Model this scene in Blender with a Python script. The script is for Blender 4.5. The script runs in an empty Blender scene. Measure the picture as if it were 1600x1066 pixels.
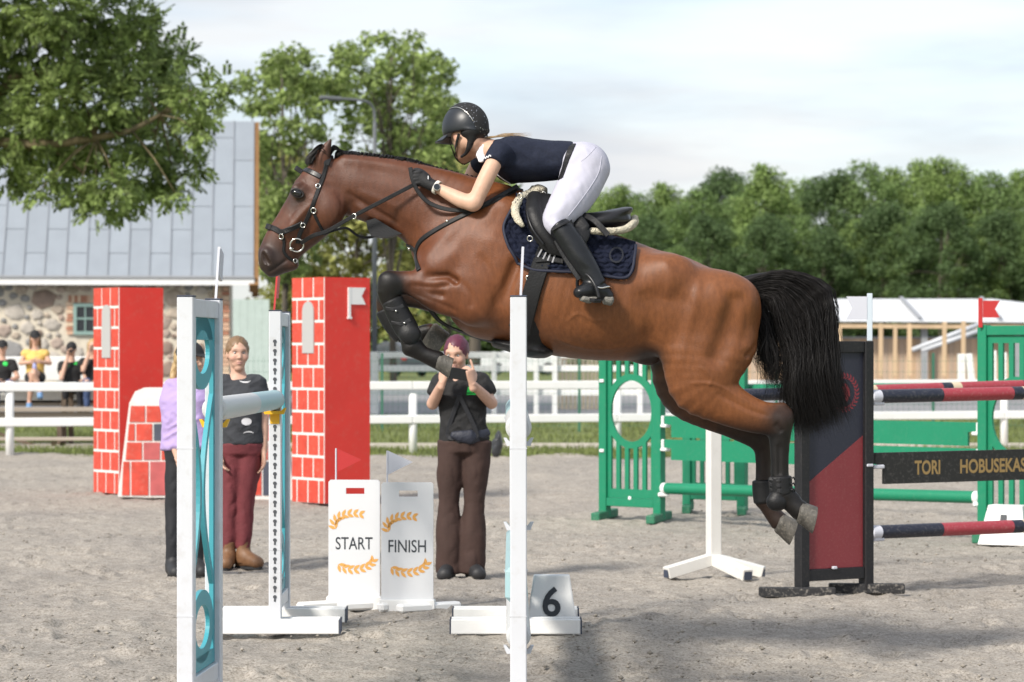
import bpy, bmesh, math, random
import numpy as np
from mathutils import Vector, Matrix, Euler
from mathutils.geometry import tessellate_polygon
from mathutils.bvhtree import BVHTree

# ------------------------------------------------------------------ camera, sky, sun, exposure
SC = bpy.context.scene
FOC, CXP, HYP, CAMH = 4200.0, 800.0, 552.0, 1.5      # focal length in px of a 1600 px wide frame, horizon row, eye height
cam_data = bpy.data.cameras.new("camera"); cam = bpy.data.objects.new("camera", cam_data)
SC.collection.objects.link(cam); SC.camera = cam
cam_data.sensor_width = 36.0; cam_data.lens = FOC / 1600 * 36.0
cam.location = (0, 0, CAMH); cam.rotation_euler = (math.radians(90), 0, 0)
cam_data.shift_y = (HYP - 533.0) / 1600.0
cam_data.clip_start = 0.5; cam_data.clip_end = 3000
cam_data.dof.use_dof = True; cam_data.dof.focus_distance = 12.7; cam_data.dof.aperture_fstop = 5.0

SUN_AZ, SUN_EL = math.radians(40), math.radians(40)   # behind the camera, 40 deg to its left
TO_SUN = Vector((-math.sin(SUN_AZ) * math.cos(SUN_EL), -math.cos(SUN_AZ) * math.cos(SUN_EL), math.sin(SUN_EL)))
sun_data = bpy.data.lights.new("sun", 'SUN'); sun = bpy.data.objects.new("sun", sun_data)
SC.collection.objects.link(sun)
sun_data.energy = 2.4; sun_data.angle = math.radians(10.0); sun_data.color = (1.0, 0.94, 0.85)
sun.rotation_euler = TO_SUN.to_track_quat('Z', 'Y').to_euler(); sun.location = TO_SUN * 60

world = bpy.data.worlds.new("World"); SC.world = world; world.use_nodes = True
nt = world.node_tree; nt.nodes.clear()
wo = nt.nodes.new('ShaderNodeOutputWorld'); wb = nt.nodes.new('ShaderNodeBackground'); wb.inputs[1].default_value = 0.15
sky = nt.nodes.new('ShaderNodeTexSky'); sky.sky_type = 'NISHITA'; sky.sun_disc = False
sky.sun_elevation = SUN_EL
sky.sun_rotation = math.atan2(TO_SUN.x, TO_SUN.y); sky.air_density = 1.0; sky.dust_density = 1.5
wtc = nt.nodes.new('ShaderNodeTexCoord'); wmap = nt.nodes.new('ShaderNodeMapping'); wmap.inputs['Scale'].default_value = (1.6, 1.6, 9.0)
wn = nt.nodes.new('ShaderNodeTexNoise'); wn.inputs['Scale'].default_value = 2.2; wn.inputs['Detail'].default_value = 7; wn.inputs['Roughness'].default_value = 0.55
wr = nt.nodes.new('ShaderNodeValToRGB'); wr.color_ramp.elements[0].position = 0.33; wr.color_ramp.elements[1].position = 0.62
wr.color_ramp.elements[0].color = (0.5, 0.5, 0.5, 1); wr.color_ramp.elements[1].color = (0.97, 0.97, 0.97, 1)
wn2 = nt.nodes.new('ShaderNodeTexNoise'); wn2.inputs['Scale'].default_value = 3.1; wn2.inputs['Detail'].default_value = 5
wr2 = nt.nodes.new('ShaderNodeValToRGB'); wr2.color_ramp.elements[0].position = 0.36; wr2.color_ramp.elements[1].position = 0.62
CLOUD = 2.75
wr2.color_ramp.elements[0].color = (CLOUD * .74, CLOUD * .80, CLOUD * .90, 1); wr2.color_ramp.elements[1].color = (CLOUD * 1.10, CLOUD * 1.10, CLOUD * 1.11, 1)
wm = nt.nodes.new('ShaderNodeMixRGB')
L = nt.links
L.new(wtc.outputs['Generated'], wmap.inputs[0]); L.new(wmap.outputs[0], wn.inputs['Vector']); L.new(wmap.outputs[0], wn2.inputs['Vector'])
L.new(wn.outputs['Fac'], wr.inputs[0]); L.new(wn2.outputs['Fac'], wr2.inputs[0])
L.new(wr.outputs[0], wm.inputs[0]); L.new(sky.outputs[0], wm.inputs[1]); L.new(wr2.outputs[0], wm.inputs[2])
L.new(wm.outputs[0], wb.inputs[0]); L.new(wb.outputs[0], wo.inputs[0])

SC.view_settings.view_transform = 'Standard'; SC.view_settings.look = 'None'
SC.view_settings.gamma = 1.0; SC.view_settings.exposure = 1.0; SC.view_settings.use_curve_mapping = False
SC.render.engine = 'CYCLES'
SC.cycles.use_denoising = True
SC.cycles.max_bounces = 6; SC.cycles.diffuse_bounces = 3; SC.cycles.glossy_bounces = 2
SC.cycles.transmission_bounces = 3; SC.cycles.transparent_max_bounces = 6
SC.cycles.caustics_reflective = False; SC.cycles.caustics_refractive = False

# ------------------------------------------------------------------ helpers
COL = SC.collection
random.seed(7); RNG = np.random.default_rng(7)
def P(px, py, d): return Vector(((px - CXP) * d / FOC, d, CAMH - (py - HYP) * d / FOC))
def GD(py): return CAMH * FOC / (py - HYP)             # distance of a ground point seen at row py
def V(*a): return Vector(a)

def attach(o, parent):
    if parent is not None:
        o.parent = parent
        o.matrix_parent_inverse = Matrix.Translation(parent.location).inverted() if parent.parent is None else Matrix.Identity(4)
def tag(o, label=None, cat=None, group=None, kind=None):
    if label: o['label'] = label
    if cat: o['category'] = cat
    if group: o['group'] = group
    if kind: o['kind'] = kind
    return o
def thing(name, label, cat, loc=(0, 0, 0), group=None):
    o = bpy.data.objects.new(name, None); COL.objects.link(o); o.location = loc
    o.empty_display_size = 0.1
    return tag(o, label, cat, group)
def mesh_obj(name, me, parent=None):
    o = bpy.data.objects.new(name, me); COL.objects.link(o); attach(o, parent); return o
def copy_tree(o, parent=None):
    c = o.copy(); COL.objects.link(c)
    if parent is not None:
        c.parent = parent; c.matrix_parent_inverse = o.matrix_parent_inverse.copy()
    for ch in list(o.children): copy_tree(ch, c)
    return c

# --- materials
def mat(name, col, rough=0.6, var=0.0, vscale=6.0, bump=0.0, bscale=40.0, spec=0.5, metal=0.0, attr=False, coat=0.0, sheen=0.0, island=0.0, trans=0.0, stretch=None, dirt=None):
    m = bpy.data.materials.new(name); m.use_nodes = True
    t = m.node_tree; n = t.nodes; b = n['Principled BSDF']; lk = t.links
    b.inputs['Roughness'].default_value = rough; b.inputs['Specular IOR Level'].default_value = spec; b.inputs['Metallic'].default_value = metal
    b.inputs['Coat Weight'].default_value = coat; b.inputs['Sheen Weight'].default_value = sheen
    c = None
    if attr:
        a = n.new('ShaderNodeAttribute'); a.attribute_name = 'Col'; c = a.outputs['Color']
    else:
        r = n.new('ShaderNodeRGB'); r.outputs[0].default_value = (*col, 1); c = r.outputs[0]
    geo = n.new('ShaderNodeNewGeometry')
    vec = geo.outputs['Position']
    if stretch:
        mp = n.new('ShaderNodeMapping'); mp.inputs['Scale'].default_value = stretch; lk.new(vec, mp.inputs[0]); vec = mp.outputs[0]
    if var > 0:
        nz = n.new('ShaderNodeTexNoise'); nz.inputs['Scale'].default_value = vscale; nz.inputs['Detail'].default_value = 5; lk.new(vec, nz.inputs['Vector'])
        mr = n.new('ShaderNodeMapRange'); mr.inputs[1].default_value = 0.25; mr.inputs[2].default_value = 0.75; mr.inputs[3].default_value = 1 - var; mr.inputs[4].default_value = 1 + var
        lk.new(nz.outputs['Fac'], mr.inputs[0])
        h = n.new('ShaderNodeMixRGB'); h.blend_type = 'MULTIPLY'; h.inputs[0].default_value = 1; lk.new(c, h.inputs[1]); lk.new(mr.outputs[0], h.inputs[2]); c = h.outputs[0]
    if island > 0:
        mr = n.new('ShaderNodeMapRange'); mr.inputs[3].default_value = 1 - island; mr.inputs[4].default_value = 1 + island
        lk.new(geo.outputs['Random Per Island'], mr.inputs[0])
        h = n.new('ShaderNodeMixRGB'); h.blend_type = 'MULTIPLY'; h.inputs[0].default_value = 1; lk.new(c, h.inputs[1]); lk.new(mr.outputs[0], h.inputs[2]); c = h.outputs[0]
    if dirt:
        nz = n.new('ShaderNodeTexNoise'); nz.inputs['Scale'].default_value = dirt[1]; nz.inputs['Detail'].default_value = 8; nz.inputs['Roughness'].default_value = 0.7; lk.new(geo.outputs['Position'], nz.inputs['Vector'])
        mr = n.new('ShaderNodeMapRange'); mr.inputs[1].default_value = 0.52; mr.inputs[2].default_value = 0.75; mr.inputs[4].default_value = dirt[2]; lk.new(nz.outputs['Fac'], mr.inputs[0])
        h = n.new('ShaderNodeMixRGB'); lk.new(mr.outputs[0], h.inputs[0]); lk.new(c, h.inputs[1]); h.inputs[2].default_value = (*dirt[0], 1); c = h.outputs[0]
    lk.new(c, b.inputs['Base Color'])
    if bump > 0:
        nz = n.new('ShaderNodeTexNoise'); nz.inputs['Scale'].default_value = bscale; nz.inputs['Detail'].default_value = 6; lk.new(vec, nz.inputs['Vector'])
        bp = n.new('ShaderNodeBump'); bp.inputs['Strength'].default_value = bump; bp.inputs['Distance'].default_value = 0.02
        lk.new(nz.outputs['Fac'], bp.inputs['Height']); lk.new(bp.outputs[0], b.inputs['Normal'])
    if trans > 0:
        tr = n.new('ShaderNodeBsdfTranslucent'); lk.new(c, tr.inputs[0]); ms = n.new('ShaderNodeMixShader'); ms.inputs[0].default_value = trans
        lk.new(b.outputs[0], ms.inputs[1]); lk.new(tr.outputs[0], ms.inputs[2]); lk.new(ms.outputs[0], n['Material Output'].inputs[0])
    return m

# --- polygon builder
class MB:
    def __init__(s, T=None): s.v = []; s.f = []; s.m = []; s.sm = []; s.T = T; s.mi = 0; s.smooth = False
    def add(s, vs, fs):
        o = len(s.v); s.v += [Vector(x) for x in vs]
        for f in fs: s.f.append([i + o for i in f]); s.m.append(s.mi); s.sm.append(s.smooth)
        return s
    def box(s, c, size, R=None, bev=0.0):
        c = Vector(c); h = Vector(size) / 2
        if bev > 0 and min(h) > bev * 1.05:
            vs = []; idx = {}
            for sx in (-1, 1):
                for sy in (-1, 1):
                    for sz in (-1, 1):
                        for ax in range(3):
                            p = [sx * (h.x - bev), sy * (h.y - bev), sz * (h.z - bev)]
                            p[ax] = (sx, sy, sz)[ax] * h[ax]
                            idx[(sx, sy, sz, ax)] = len(vs); vs.append(Vector(p))
            fs = []
            for ax in range(3):
                a, b = [(1, 2), (2, 0), (0, 1)][ax]
                for sg in (-1, 1):
                    q = []
                    for (u, w) in ((-1, -1), (1, -1), (1, 1), (-1, 1)):
                        k = [0, 0, 0]; k[ax] = sg; k[a] = u; k[b] = w; q.append(idx[(*k, ax)])
                    fs.append(q if sg > 0 else q[::-1])
            for ax in range(3):
                a, b = [(1, 2), (2, 0), (0, 1)][ax]
                for u in (-1, 1):
                    for w in (-1, 1):
                        k0 = [0, 0, 0]; k0[a] = u; k0[b] = w; k0[ax] = -1; k1 = list(k0); k1[ax] = 1
                        q = [idx[(*k0, a)], idx[(*k1, a)], idx[(*k1, b)], idx[(*k0, b)]]
                        fs.append(q)
            for sx in (-1, 1):
                for sy in (-1, 1):
                    for sz in (-1, 1):
                        fs.append([idx[(sx, sy, sz, 0)], idx[(sx, sy, sz, 1)], idx[(sx, sy, sz, 2)]])
            # orient outward
            of = []
            for f in fs:
                ce = sum((vs[i] for i in f), Vector()) / len(f); nn = (vs[f[1]] - vs[f[0]]).cross(vs[f[2]] - vs[f[0]])
                of.append(f if nn.dot(ce) > 0 else f[::-1])
            if R is not None: vs = [R @ x for x in vs]
            return s.add([c + x for x in vs], of)
        vs = [Vector((x * h.x, y * h.y, z * h.z)) for x in (-1, 1) for y in (-1, 1) for z in (-1, 1)]
        if R is not None: vs = [R @ x for x in vs]
        return s.add([c + x for x in vs], [(0, 1, 3, 2), (4, 6, 7, 5), (0, 4, 5, 1), (2, 3, 7, 6), (0, 2, 6, 4), (1, 5, 7, 3)])
    def beam(s, a, b, w, h, up=(0, 0, 1), bev=0.0):
        a = Vector(a); b = Vector(b); x = (b - a); ln = x.length; x.normalize(); u = Vector(up); y = u.cross(x)
        if y.length < 1e-5: y = Vector((0, 1, 0)).cross(x)
        y.normalize(); z = x.cross(y)
        R = Matrix((x, y, z)).transposed()
        return s.box((a + b) / 2, (ln, w, h), R, bev)
    def tube(s, pts, rad, n=8, cap=True, flat=None, up=None, closed=False):
        pts = [Vector(p) for p in pts]; N = len(pts)
        rads = rad if hasattr(rad, '__len__') else [rad] * N
        prev = Vector(up) if up is not None else None; rings = []
        vs = []
        for i, p in enumerate(pts):
            if closed: t = pts[(i + 1) % N] - pts[i - 1]
            else: t = pts[min(i + 1, N - 1)] - pts[max(i - 1, 0)]
            if t.length < 1e-9: t = Vector((0, 0, 1))
            t.normalize()
            if up is not None and not callable(up): prev = Vector(up)
            if prev is None: prev = Vector((0, 0, 1)) if abs(t.z) < 0.9 else Vector((1, 0, 0))
            nrm = prev - t * prev.dot(t)
            if nrm.length < 1e-6: nrm = t.orthogonal()
            nrm.normalize(); prev = nrm; bi = t.cross(nrm)
            r = rads[i]; r1 = r; r2 = r if flat is None else r * flat
            for k in range(n):
                a = 2 * math.pi * k / n; vs.append(p + nrm * (math.cos(a) * r2) + bi * (math.sin(a) * r1))
        fs = []
        for i in range(N if closed else N - 1):
            j = (i + 1) % N
            for k in range(n): fs.append((i * n + k, i * n + (k + 1) % n, j * n + (k + 1) % n, j * n + k))
        if cap and not closed: fs.append(list(range(n))[::-1]); fs.append([(N - 1) * n + k for k in range(n)])
        return s.add(vs, fs)
    def cyl(s, a, b, r, n=16, r2=None): return s.tube([a, b], [r, r if r2 is None else r2], n)
    def strap(s, pts, nrm, w, t):
        """flat band along pts; nrm = outward normal at each point"""
        pts = [Vector(p) for p in pts]; N = len(pts); vs = []; fs = []
        for i, p in enumerate(pts):
            tg = (pts[min(i + 1, N - 1)] - pts[max(i - 1, 0)]).normalized(); nn = Vector(nrm[i]); nn = (nn - tg * nn.dot(tg)).normalized(); sd = tg.cross(nn)
            ww = w[i] if hasattr(w, '__len__') else w
            e = min(t * .45, ww * .2)
            for (a, b) in ((-ww / 2, 0), (-ww / 2, t - e), (-ww / 2 + e, t), (ww / 2 - e, t), (ww / 2, t - e), (ww / 2, 0)): vs.append(p + sd * a + nn * b)
        for i in range(N - 1):
            for k in range(6): fs.append((i * 6 + k, i * 6 + (k + 1) % 6, i * 6 + 6 + (k + 1) % 6, i * 6 + 6 + k))
        fs.append([0, 1, 2, 3, 4, 5]); fs.append([(N - 1) * 6 + k for k in (5, 4, 3, 2, 1, 0)])
        return s.add(vs, fs)
    def prism(s, loops, org, u, v, n, t):
        """loops: outer + holes in 2D; extruded from plane org along n by t"""
        org = Vector(org); u = Vector(u); v = Vector(v); n = Vector(n)
        l3 = [[Vector((a, b, 0)) for a, b in lp] for lp in loops]
        tris = tessellate_polygon(l3); flat = [p for lp in l3 for p in lp]; N = len(flat)
        vs = [org + u * p.x + v * p.y for p in flat] + [org + u * p.x + v * p.y + n * t for p in flat]
        fs = [tuple(tr) for tr in tris] + [tuple(i + N for i in tr[::-1]) for tr in tris]
        o = 0
        for lp in l3:
            m = len(lp)
            for i in range(m): fs.append((o + i, o + (i + 1) % m, o + (i + 1) % m + N, o + i + N))
            o += m
        return s.add(vs, fs)
    def ball(s, c, r, nu=12, nv=8, R=None):
        c = Vector(c); r = Vector(r) if hasattr(r, '__len__') else Vector((r, r, r)); vs = [Vector((0, 0, r.z))]; fs = []
        for i in range(1, nv):
            th = math.pi * i / nv
            for k in range(nu): ph = 2 * math.pi * k / nu; vs.append(Vector((r.x * math.sin(th) * math.cos(ph), r.y * math.sin(th) * math.sin(ph), r.z * math.cos(th))))
        vs.append(Vector((0, 0, -r.z)))
        for k in range(nu): fs.append((0, 1 + k, 1 + (k + 1) % nu)); fs.append((len(vs) - 1, len(vs) - 2 - k, len(vs) - 2 - (k + 1) % nu))
        for i in range(nv - 2):
            for k in range(nu): a = 1 + i * nu; fs.append((a + k, a + nu + k, a + nu + (k + 1) % nu, a + (k + 1) % nu))
        if R is not None: vs = [R @ x for x in vs]
        return s.add([c + x for x in vs], fs)
    def lathe(s, prof, c, ax=(0, 0, 1), n=16):
        c = Vector(c); ax = Vector(ax).normalized(); u = ax.orthogonal().normalized(); w = ax.cross(u); vs = []; fs = []
        for r, h in prof:
            for k in range(n): a = 2 * math.pi * k / n; vs.append(c + ax * h + u * (r * math.cos(a)) + w * (r * math.sin(a)))
        for i in range(len(prof) - 1):
            for k in range(n): fs.append((i * n + k, i * n + (k + 1) % n, i * n + n + (k + 1) % n, i * n + n + k))
        return s.add(vs, fs)
    def build(s, name, m, parent=None, fix=True):
        me = bpy.data.meshes.new(name); vs = [tuple(s.T @ x) if s.T is not None else tuple(x) for x in s.v]
        me.from_pydata(vs, [], s.f)
        for mm in (m if isinstance(m, (list, tuple)) else [m]): me.materials.append(mm)
        if isinstance(m, (list, tuple)): me.polygons.foreach_set('material_index', s.m)
        if any(s.sm): me.polygons.foreach_set('use_smooth', s.sm)
        if fix:
            b = bmesh.new(); b.from_mesh(me); bmesh.ops.recalc_face_normals(b, faces=b.faces); b.to_mesh(me); b.free()
        me.update()
        return mesh_obj(name, me, parent)

def np_mesh(name, verts, faces, m, smooth=True, cols=None):
    """fast mesh from numpy arrays: faces (n,3) or (n,4)"""
    me = bpy.data.meshes.new(name); nv = len(verts); nf, k = faces.shape
    me.vertices.add(nv); me.vertices.foreach_set('co', np.asarray(verts, np.float32).ravel())
    me.loops.add(nf * k); me.loops.foreach_set('vertex_index', faces.astype(np.int32).ravel())
    me.polygons.add(nf); me.polygons.foreach_set('loop_start', np.arange(0, nf * k, k, dtype=np.int32)); me.polygons.foreach_set('loop_total', np.full(nf, k, np.int32))
    if smooth: me.polygons.foreach_set('use_smooth', np.ones(nf, bool))
    if cols is not None:
        a = me.attributes.new('Col', 'FLOAT_COLOR', 'POINT'); c4 = np.ones((nv, 4), np.float32); c4[:, :3] = cols; a.data.foreach_set('color', c4.ravel())
    me.materials.append(m); me.update(calc_edges=True); me.validate()
    return me

# --- value noise
def vnoise(x, y, z=None, seed=0):
    z = np.zeros_like(x) if z is None else z
    def hsh(i, j, k):
        n = (i.astype(np.int64) * 374761393 + j.astype(np.int64) * 668265263 + k.astype(np.int64) * 2147483647 + seed * 974711) & 0x7fffffff
        n = ((n ^ (n >> 13)) * 1274126177) & 0x7fffffff; n = n ^ (n >> 16)
        return (n & 0xffff) / 65535.0
    xi, yi, zi = np.floor(x), np.floor(y), np.floor(z); fx, fy, fz = x - xi, y - yi, z - zi
    fx = fx * fx * (3 - 2 * fx); fy = fy * fy * (3 - 2 * fy); fz = fz * fz * (3 - 2 * fz)
    r = 0
    for a in (0, 1):
        for b in (0, 1):
            for c in (0, 1):
                r = r + hsh(xi + a, yi + b, zi + c) * (fx if a else 1 - fx) * (fy if b else 1 - fy) * (fz if c else 1 - fz)
    return r - 0.5

# --- organic surfaces: smooth union of tapered elliptical limbs, skinned with surface nets
class SDF:
    def __init__(s, lo, hi, h):
        s.lo = np.array(lo, float); s.h = h; s.n = np.ceil((np.array(hi, float) - s.lo) / h).astype(int) + 1
        s.F = np.full(tuple(s.n), 1.0, np.float32); s.ax = [s.lo[i] + h * np.arange(s.n[i]) for i in range(3)]
    def _box(s, lo, hi):
        a = np.clip(np.floor((np.array(lo) - s.lo) / s.h).astype(int), 0, s.n); b = np.clip(np.ceil((np.array(hi) - s.lo) / s.h).astype(int) + 1, 0, s.n)
        if np.any(b <= a): return None
        sl = tuple(slice(a[i], b[i]) for i in range(3))
        X = s.ax[0][sl[0]][:, None, None]; Y = s.ax[1][sl[1]][None, :, None]; Z = s.ax[2][sl[2]][None, None, :]
        return sl, X, Y, Z
    def _comb(s, sl, d, k, sub=False):
        A = s.F[sl]
        if sub:
            d = -d; hh = np.maximum(k - np.abs(A - d), 0) / k; s.F[sl] = np.maximum(A, d) + hh * hh * k * .25
        else:
            hh = np.maximum(k - np.abs(A - d), 0) / k; s.F[sl] = np.minimum(A, d) - hh * hh * k * .25
    def chain(s, pts, k=0.03, lat=(0, 1, 0), sub=1, p=2.0, cut=False, cap=1.0):
        """pts: (pos, r, w): radius r across, w along lat"""
        q = [(Vector(a), float(r), float(w)) for a, r, w in pts]
        if sub > 1 and len(q) > 2:
            o = []
            for i in range(len(q) - 1):
                p0, p1, p2, p3 = q[max(i - 1, 0)], q[i], q[i + 1], q[min(i + 2, len(q) - 1)]
                for j in range(sub):
                    t = j / sub; t2 = t * t; t3 = t2 * t
                    cr = lambda a, b, c, d: 0.5 * (2 * b + (c - a) * t + (2 * a - 5 * b + 4 * c - d) * t2 + (3 * b - a - 3 * c + d) * t3)
                    o.append((cr(p0[0], p1[0], p2[0], p3[0]), max(cr(p0[1], p1[1], p2[1], p3[1]), 1e-3), max(cr(p0[2], p1[2], p2[2], p3[2]), 1e-3)))
            o.append(q[-1]); q = o
        P0 = np.array([a[0] for a in q]); mr = max(max(a[1], a[2]) for a in q); mg = mr + k + 2 * s.h
        bx = s._box(P0.min(0) - mg, P0.max(0) + mg)
        if bx is None: return s
        gsl = bx[0]; D = np.full(tuple(x.stop - x.start for x in gsl), 1.0, np.float32)
        lat = Vector(lat)
        for (a, ra, wa), (b, rb, wb) in zip(q[:-1], q[1:]):
            m = max(ra, rb, wa, wb) + k + 2 * s.h
            lo = [min(a[i], b[i]) - m for i in range(3)]; hi = [max(a[i], b[i]) + m for i in range(3)]
            bb = s._box(lo, hi)
            if bb is None: continue
            sl, X, Y, Z = bb
            u = b - a; ln = u.length
            if ln < 1e-6: continue
            u /= ln; l = lat - u * lat.dot(u); l = l.normalized() if l.length > 1e-4 else u.orthogonal().normalized(); n = u.cross(l)
            dx, dy, dz = X - a.x, Y - a.y, Z - a.z
            tu = dx * u.x + dy * u.y + dz * u.z; t = np.clip(tu / ln, 0, 1); qu = tu - t * ln
            ql = dx * l.x + dy * l.y + dz * l.z; qn = dx * n.x + dy * n.y + dz * n.z
            r = ra + (rb - ra) * t; w = wa + (wb - wa) * t; mn = np.minimum(r, w)
            if p == 2.0: e = np.sqrt((qn / r) ** 2 + (ql / w) ** 2 + (qu / (mn * cap)) ** 2)
            else: e = (np.abs(qn / r) ** p + np.abs(ql / w) ** p + np.abs(qu / (mn * cap)) ** p) ** (1 / p)
            d = (e - 1) * mn
            ls = tuple(slice(sl[i].start - gsl[i].start, sl[i].stop - gsl[i].start) for i in range(3))
            D[ls] = np.minimum(D[ls], d)
        s._comb(gsl, D, k, cut); return s
    def ell(s, c, r, R=None, k=0.03, cut=False):
        c = Vector(c); m = max(r) + k + 2 * s.h; bb = s._box([c[i] - m for i in range(3)], [c[i] + m for i in range(3)])
        if bb is None: return s
        sl, X, Y, Z = bb; dx, dy, dz = X - c.x, Y - c.y, Z - c.z
        if R is None: a, b, e = dx, dy, dz
        else:
            x, y, z = R.col[0], R.col[1], R.col[2]
            a = dx * x.x + dy * x.y + dz * x.z; b = dx * y.x + dy * y.y + dz * y.z; e = dx * z.x + dy * z.y + dz * z.z
        k0 = np.sqrt((a / r[0]) ** 2 + (b / r[1]) ** 2 + (e / r[2]) ** 2); k1 = np.sqrt((a / r[0] ** 2) ** 2 + (b / r[1] ** 2) ** 2 + (e / r[2] ** 2) ** 2)
        d = k0 * (k0 - 1) / np.maximum(k1, 1e-6)
        s._comb(sl, d, k, cut); return s
    def plane_cut(s, pt, n, k=0.004):
        """remove everything on the +n side"""
        pt = Vector(pt); n = Vector(n).normalized(); sl, X, Y, Z = s._box(s.lo, s.lo + s.h * s.n)
        d = (X - pt.x) * n.x + (Y - pt.y) * n.y + (Z - pt.z) * n.z
        s._comb(sl, -d, k, True); return s
    def skin(s):
        F = s.F; ins = F < 0; nx, ny, nz = F.shape
        cnt = np.zeros((nx - 1, ny - 1, nz - 1), np.int8)
        cs = [(a, b, c) for a in (0, 1) for b in (0, 1) for c in (0, 1)]
        for a, b, c in cs: cnt += ins[a:nx - 1 + a, b:ny - 1 + b, c:nz - 1 + c]
        mask = (cnt > 0) & (cnt < 8); ii, jj, kk = np.nonzero(mask); n = len(ii)
        idx = np.full(mask.shape, -1, np.int64); idx[mask] = np.arange(n)
        acc = np.zeros((n, 3)); num = np.zeros(n)
        for a in cs:
            for ax in range(3):
                if a[ax]: continue
                b = list(a); b[ax] = 1
                va = F[ii + a[0], jj + a[1], kk + a[2]]; vb = F[ii + b[0], jj + b[1], kk + b[2]]
                cr = (va < 0) != (vb < 0); t = np.where(cr, va / np.where(cr, va - vb, 1), 0)
                pos = np.tile(np.array(a, float), (n, 1)); pos[:, ax] += t
                acc[cr] += pos[cr]; num += cr
        verts = s.lo + s.h * (np.stack([ii, jj, kk], 1) + acc / num[:, None])
        qs = []
        for ax in range(3):
            o = [0, 1, 2]; o.remove(ax); u, w = o
            A = np.moveaxis(ins, (ax, u, w), (0, 1, 2)); I = np.moveaxis(idx, (ax, u, w), (0, 1, 2))
            e = A[:-1, 1:-1, 1:-1] != A[1:, 1:-1, 1:-1]; x, y, z = np.nonzero(e); y += 1; z += 1
            q = np.stack([I[x, y - 1, z - 1], I[x, y, z - 1], I[x, y, z], I[x, y - 1, z]], 1)
            fl = A[x, y, z] == (ax != 1)
            q[~fl] = q[~fl][:, ::-1]; qs.append(q)
        faces = np.concatenate(qs); faces = faces[(faces >= 0).all(1)]
        return verts, faces
def smooth_np(v, f, it=2, lam=0.5):
    e = np.concatenate([f[:, [0, 1]], f[:, [1, 2]], f[:, [2, 3]], f[:, [3, 0]]]); n = len(v)
    for _ in range(it):
        a = np.zeros_like(v); c = np.zeros(n)
        for k in range(3): a[:, k] = np.bincount(e[:, 0], v[e[:, 1], k], n) + np.bincount(e[:, 1], v[e[:, 0], k], n)
        c = np.bincount(e[:, 0], minlength=n) + np.bincount(e[:, 1], minlength=n)
        v = v + lam * (a / np.maximum(c, 1)[:, None] - v)
    return v
def bvh_of(v, f): return BVHTree.FromPolygons([tuple(x) for x in v], [tuple(int(i) for i in q) for q in f])
def bvh_me(me): return BVHTree.FromPolygons([tuple(v.co) for v in me.vertices], [tuple(p.vertices) for p in me.polygons])
CAMP = Vector((0, 0, CAMH))
def drape(bvh, px, py, off=0.0, dflt=12.9):
    d = (P(px, py, 1.0) - CAMP).normalized(); h = bvh.ray_cast(CAMP, d)
    if h[0] is None:
        p = P(px, py, dflt); h = bvh.find_nearest(p)
        n = h[1]; 
        return h[0] + n * off, n
    n = h[1] if h[1].dot(d) < 0 else -h[1]
    return h[0] + n * off, n
def spline(pts, n=6):
    """Catmull-Rom through 2D/3D tuples"""
    pts = [Vector(p) for p in pts]; out = []
    for i in range(len(pts) - 1):
        p0, p1, p2, p3 = pts[max(i - 1, 0)], pts[i], pts[i + 1], pts[min(i + 2, len(pts) - 1)]
        for j in range(n):
            t = j / n; out.append(0.5 * (2 * p1 + (p2 - p0) * t + (2 * p0 - 5 * p1 + 4 * p2 - p3) * t * t + (3 * p1 - p0 - 3 * p2 + p3) * t ** 3))
    out.append(pts[-1]); return out
def text_geo(txt, size, bold=0.0):
    cu = bpy.data.curves.new("lettering_curve", 'FONT'); cu.body = txt; cu.size = size; cu.offset = bold; cu.align_x = 'CENTER'; cu.resolution_u = 4
    o = bpy.data.objects.new("lettering_source", cu); COL.objects.link(o)
    dg = bpy.context.evaluated_depsgraph_get(); me = o.evaluated_get(dg).to_mesh()
    vs = [v.co.copy() for v in me.vertices]; fs = [tuple(p.vertices) for p in me.polygons]
    o.evaluated_get(dg).to_mesh_clear(); bpy.data.objects.remove(o); bpy.data.curves.remove(cu)
    return vs, fs
def lettering(name, txt, org, u, v, width, height, m, parent, off, bold=0.0):
    """flat letters centred on org, scaled to width x height, lifted off along u x v"""
    vs, fs = text_geo(txt, 1.0, bold); xs = [p.x for p in vs]; ys = [p.y for p in vs]
    x0, x1, y0, y1 = min(xs), max(xs), min(ys), max(ys); u = Vector(u); v = Vector(v); n = u.cross(v); org = Vector(org)
    b = MB(); b.add([org + u * (((p.x - x0) / (x1 - x0) - .5) * width) + v * (((p.y - y0) / (y1 - y0) - .5) * height) + n * off for p in vs], fs)
    return b.build(name, m, parent, fix=False)
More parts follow.
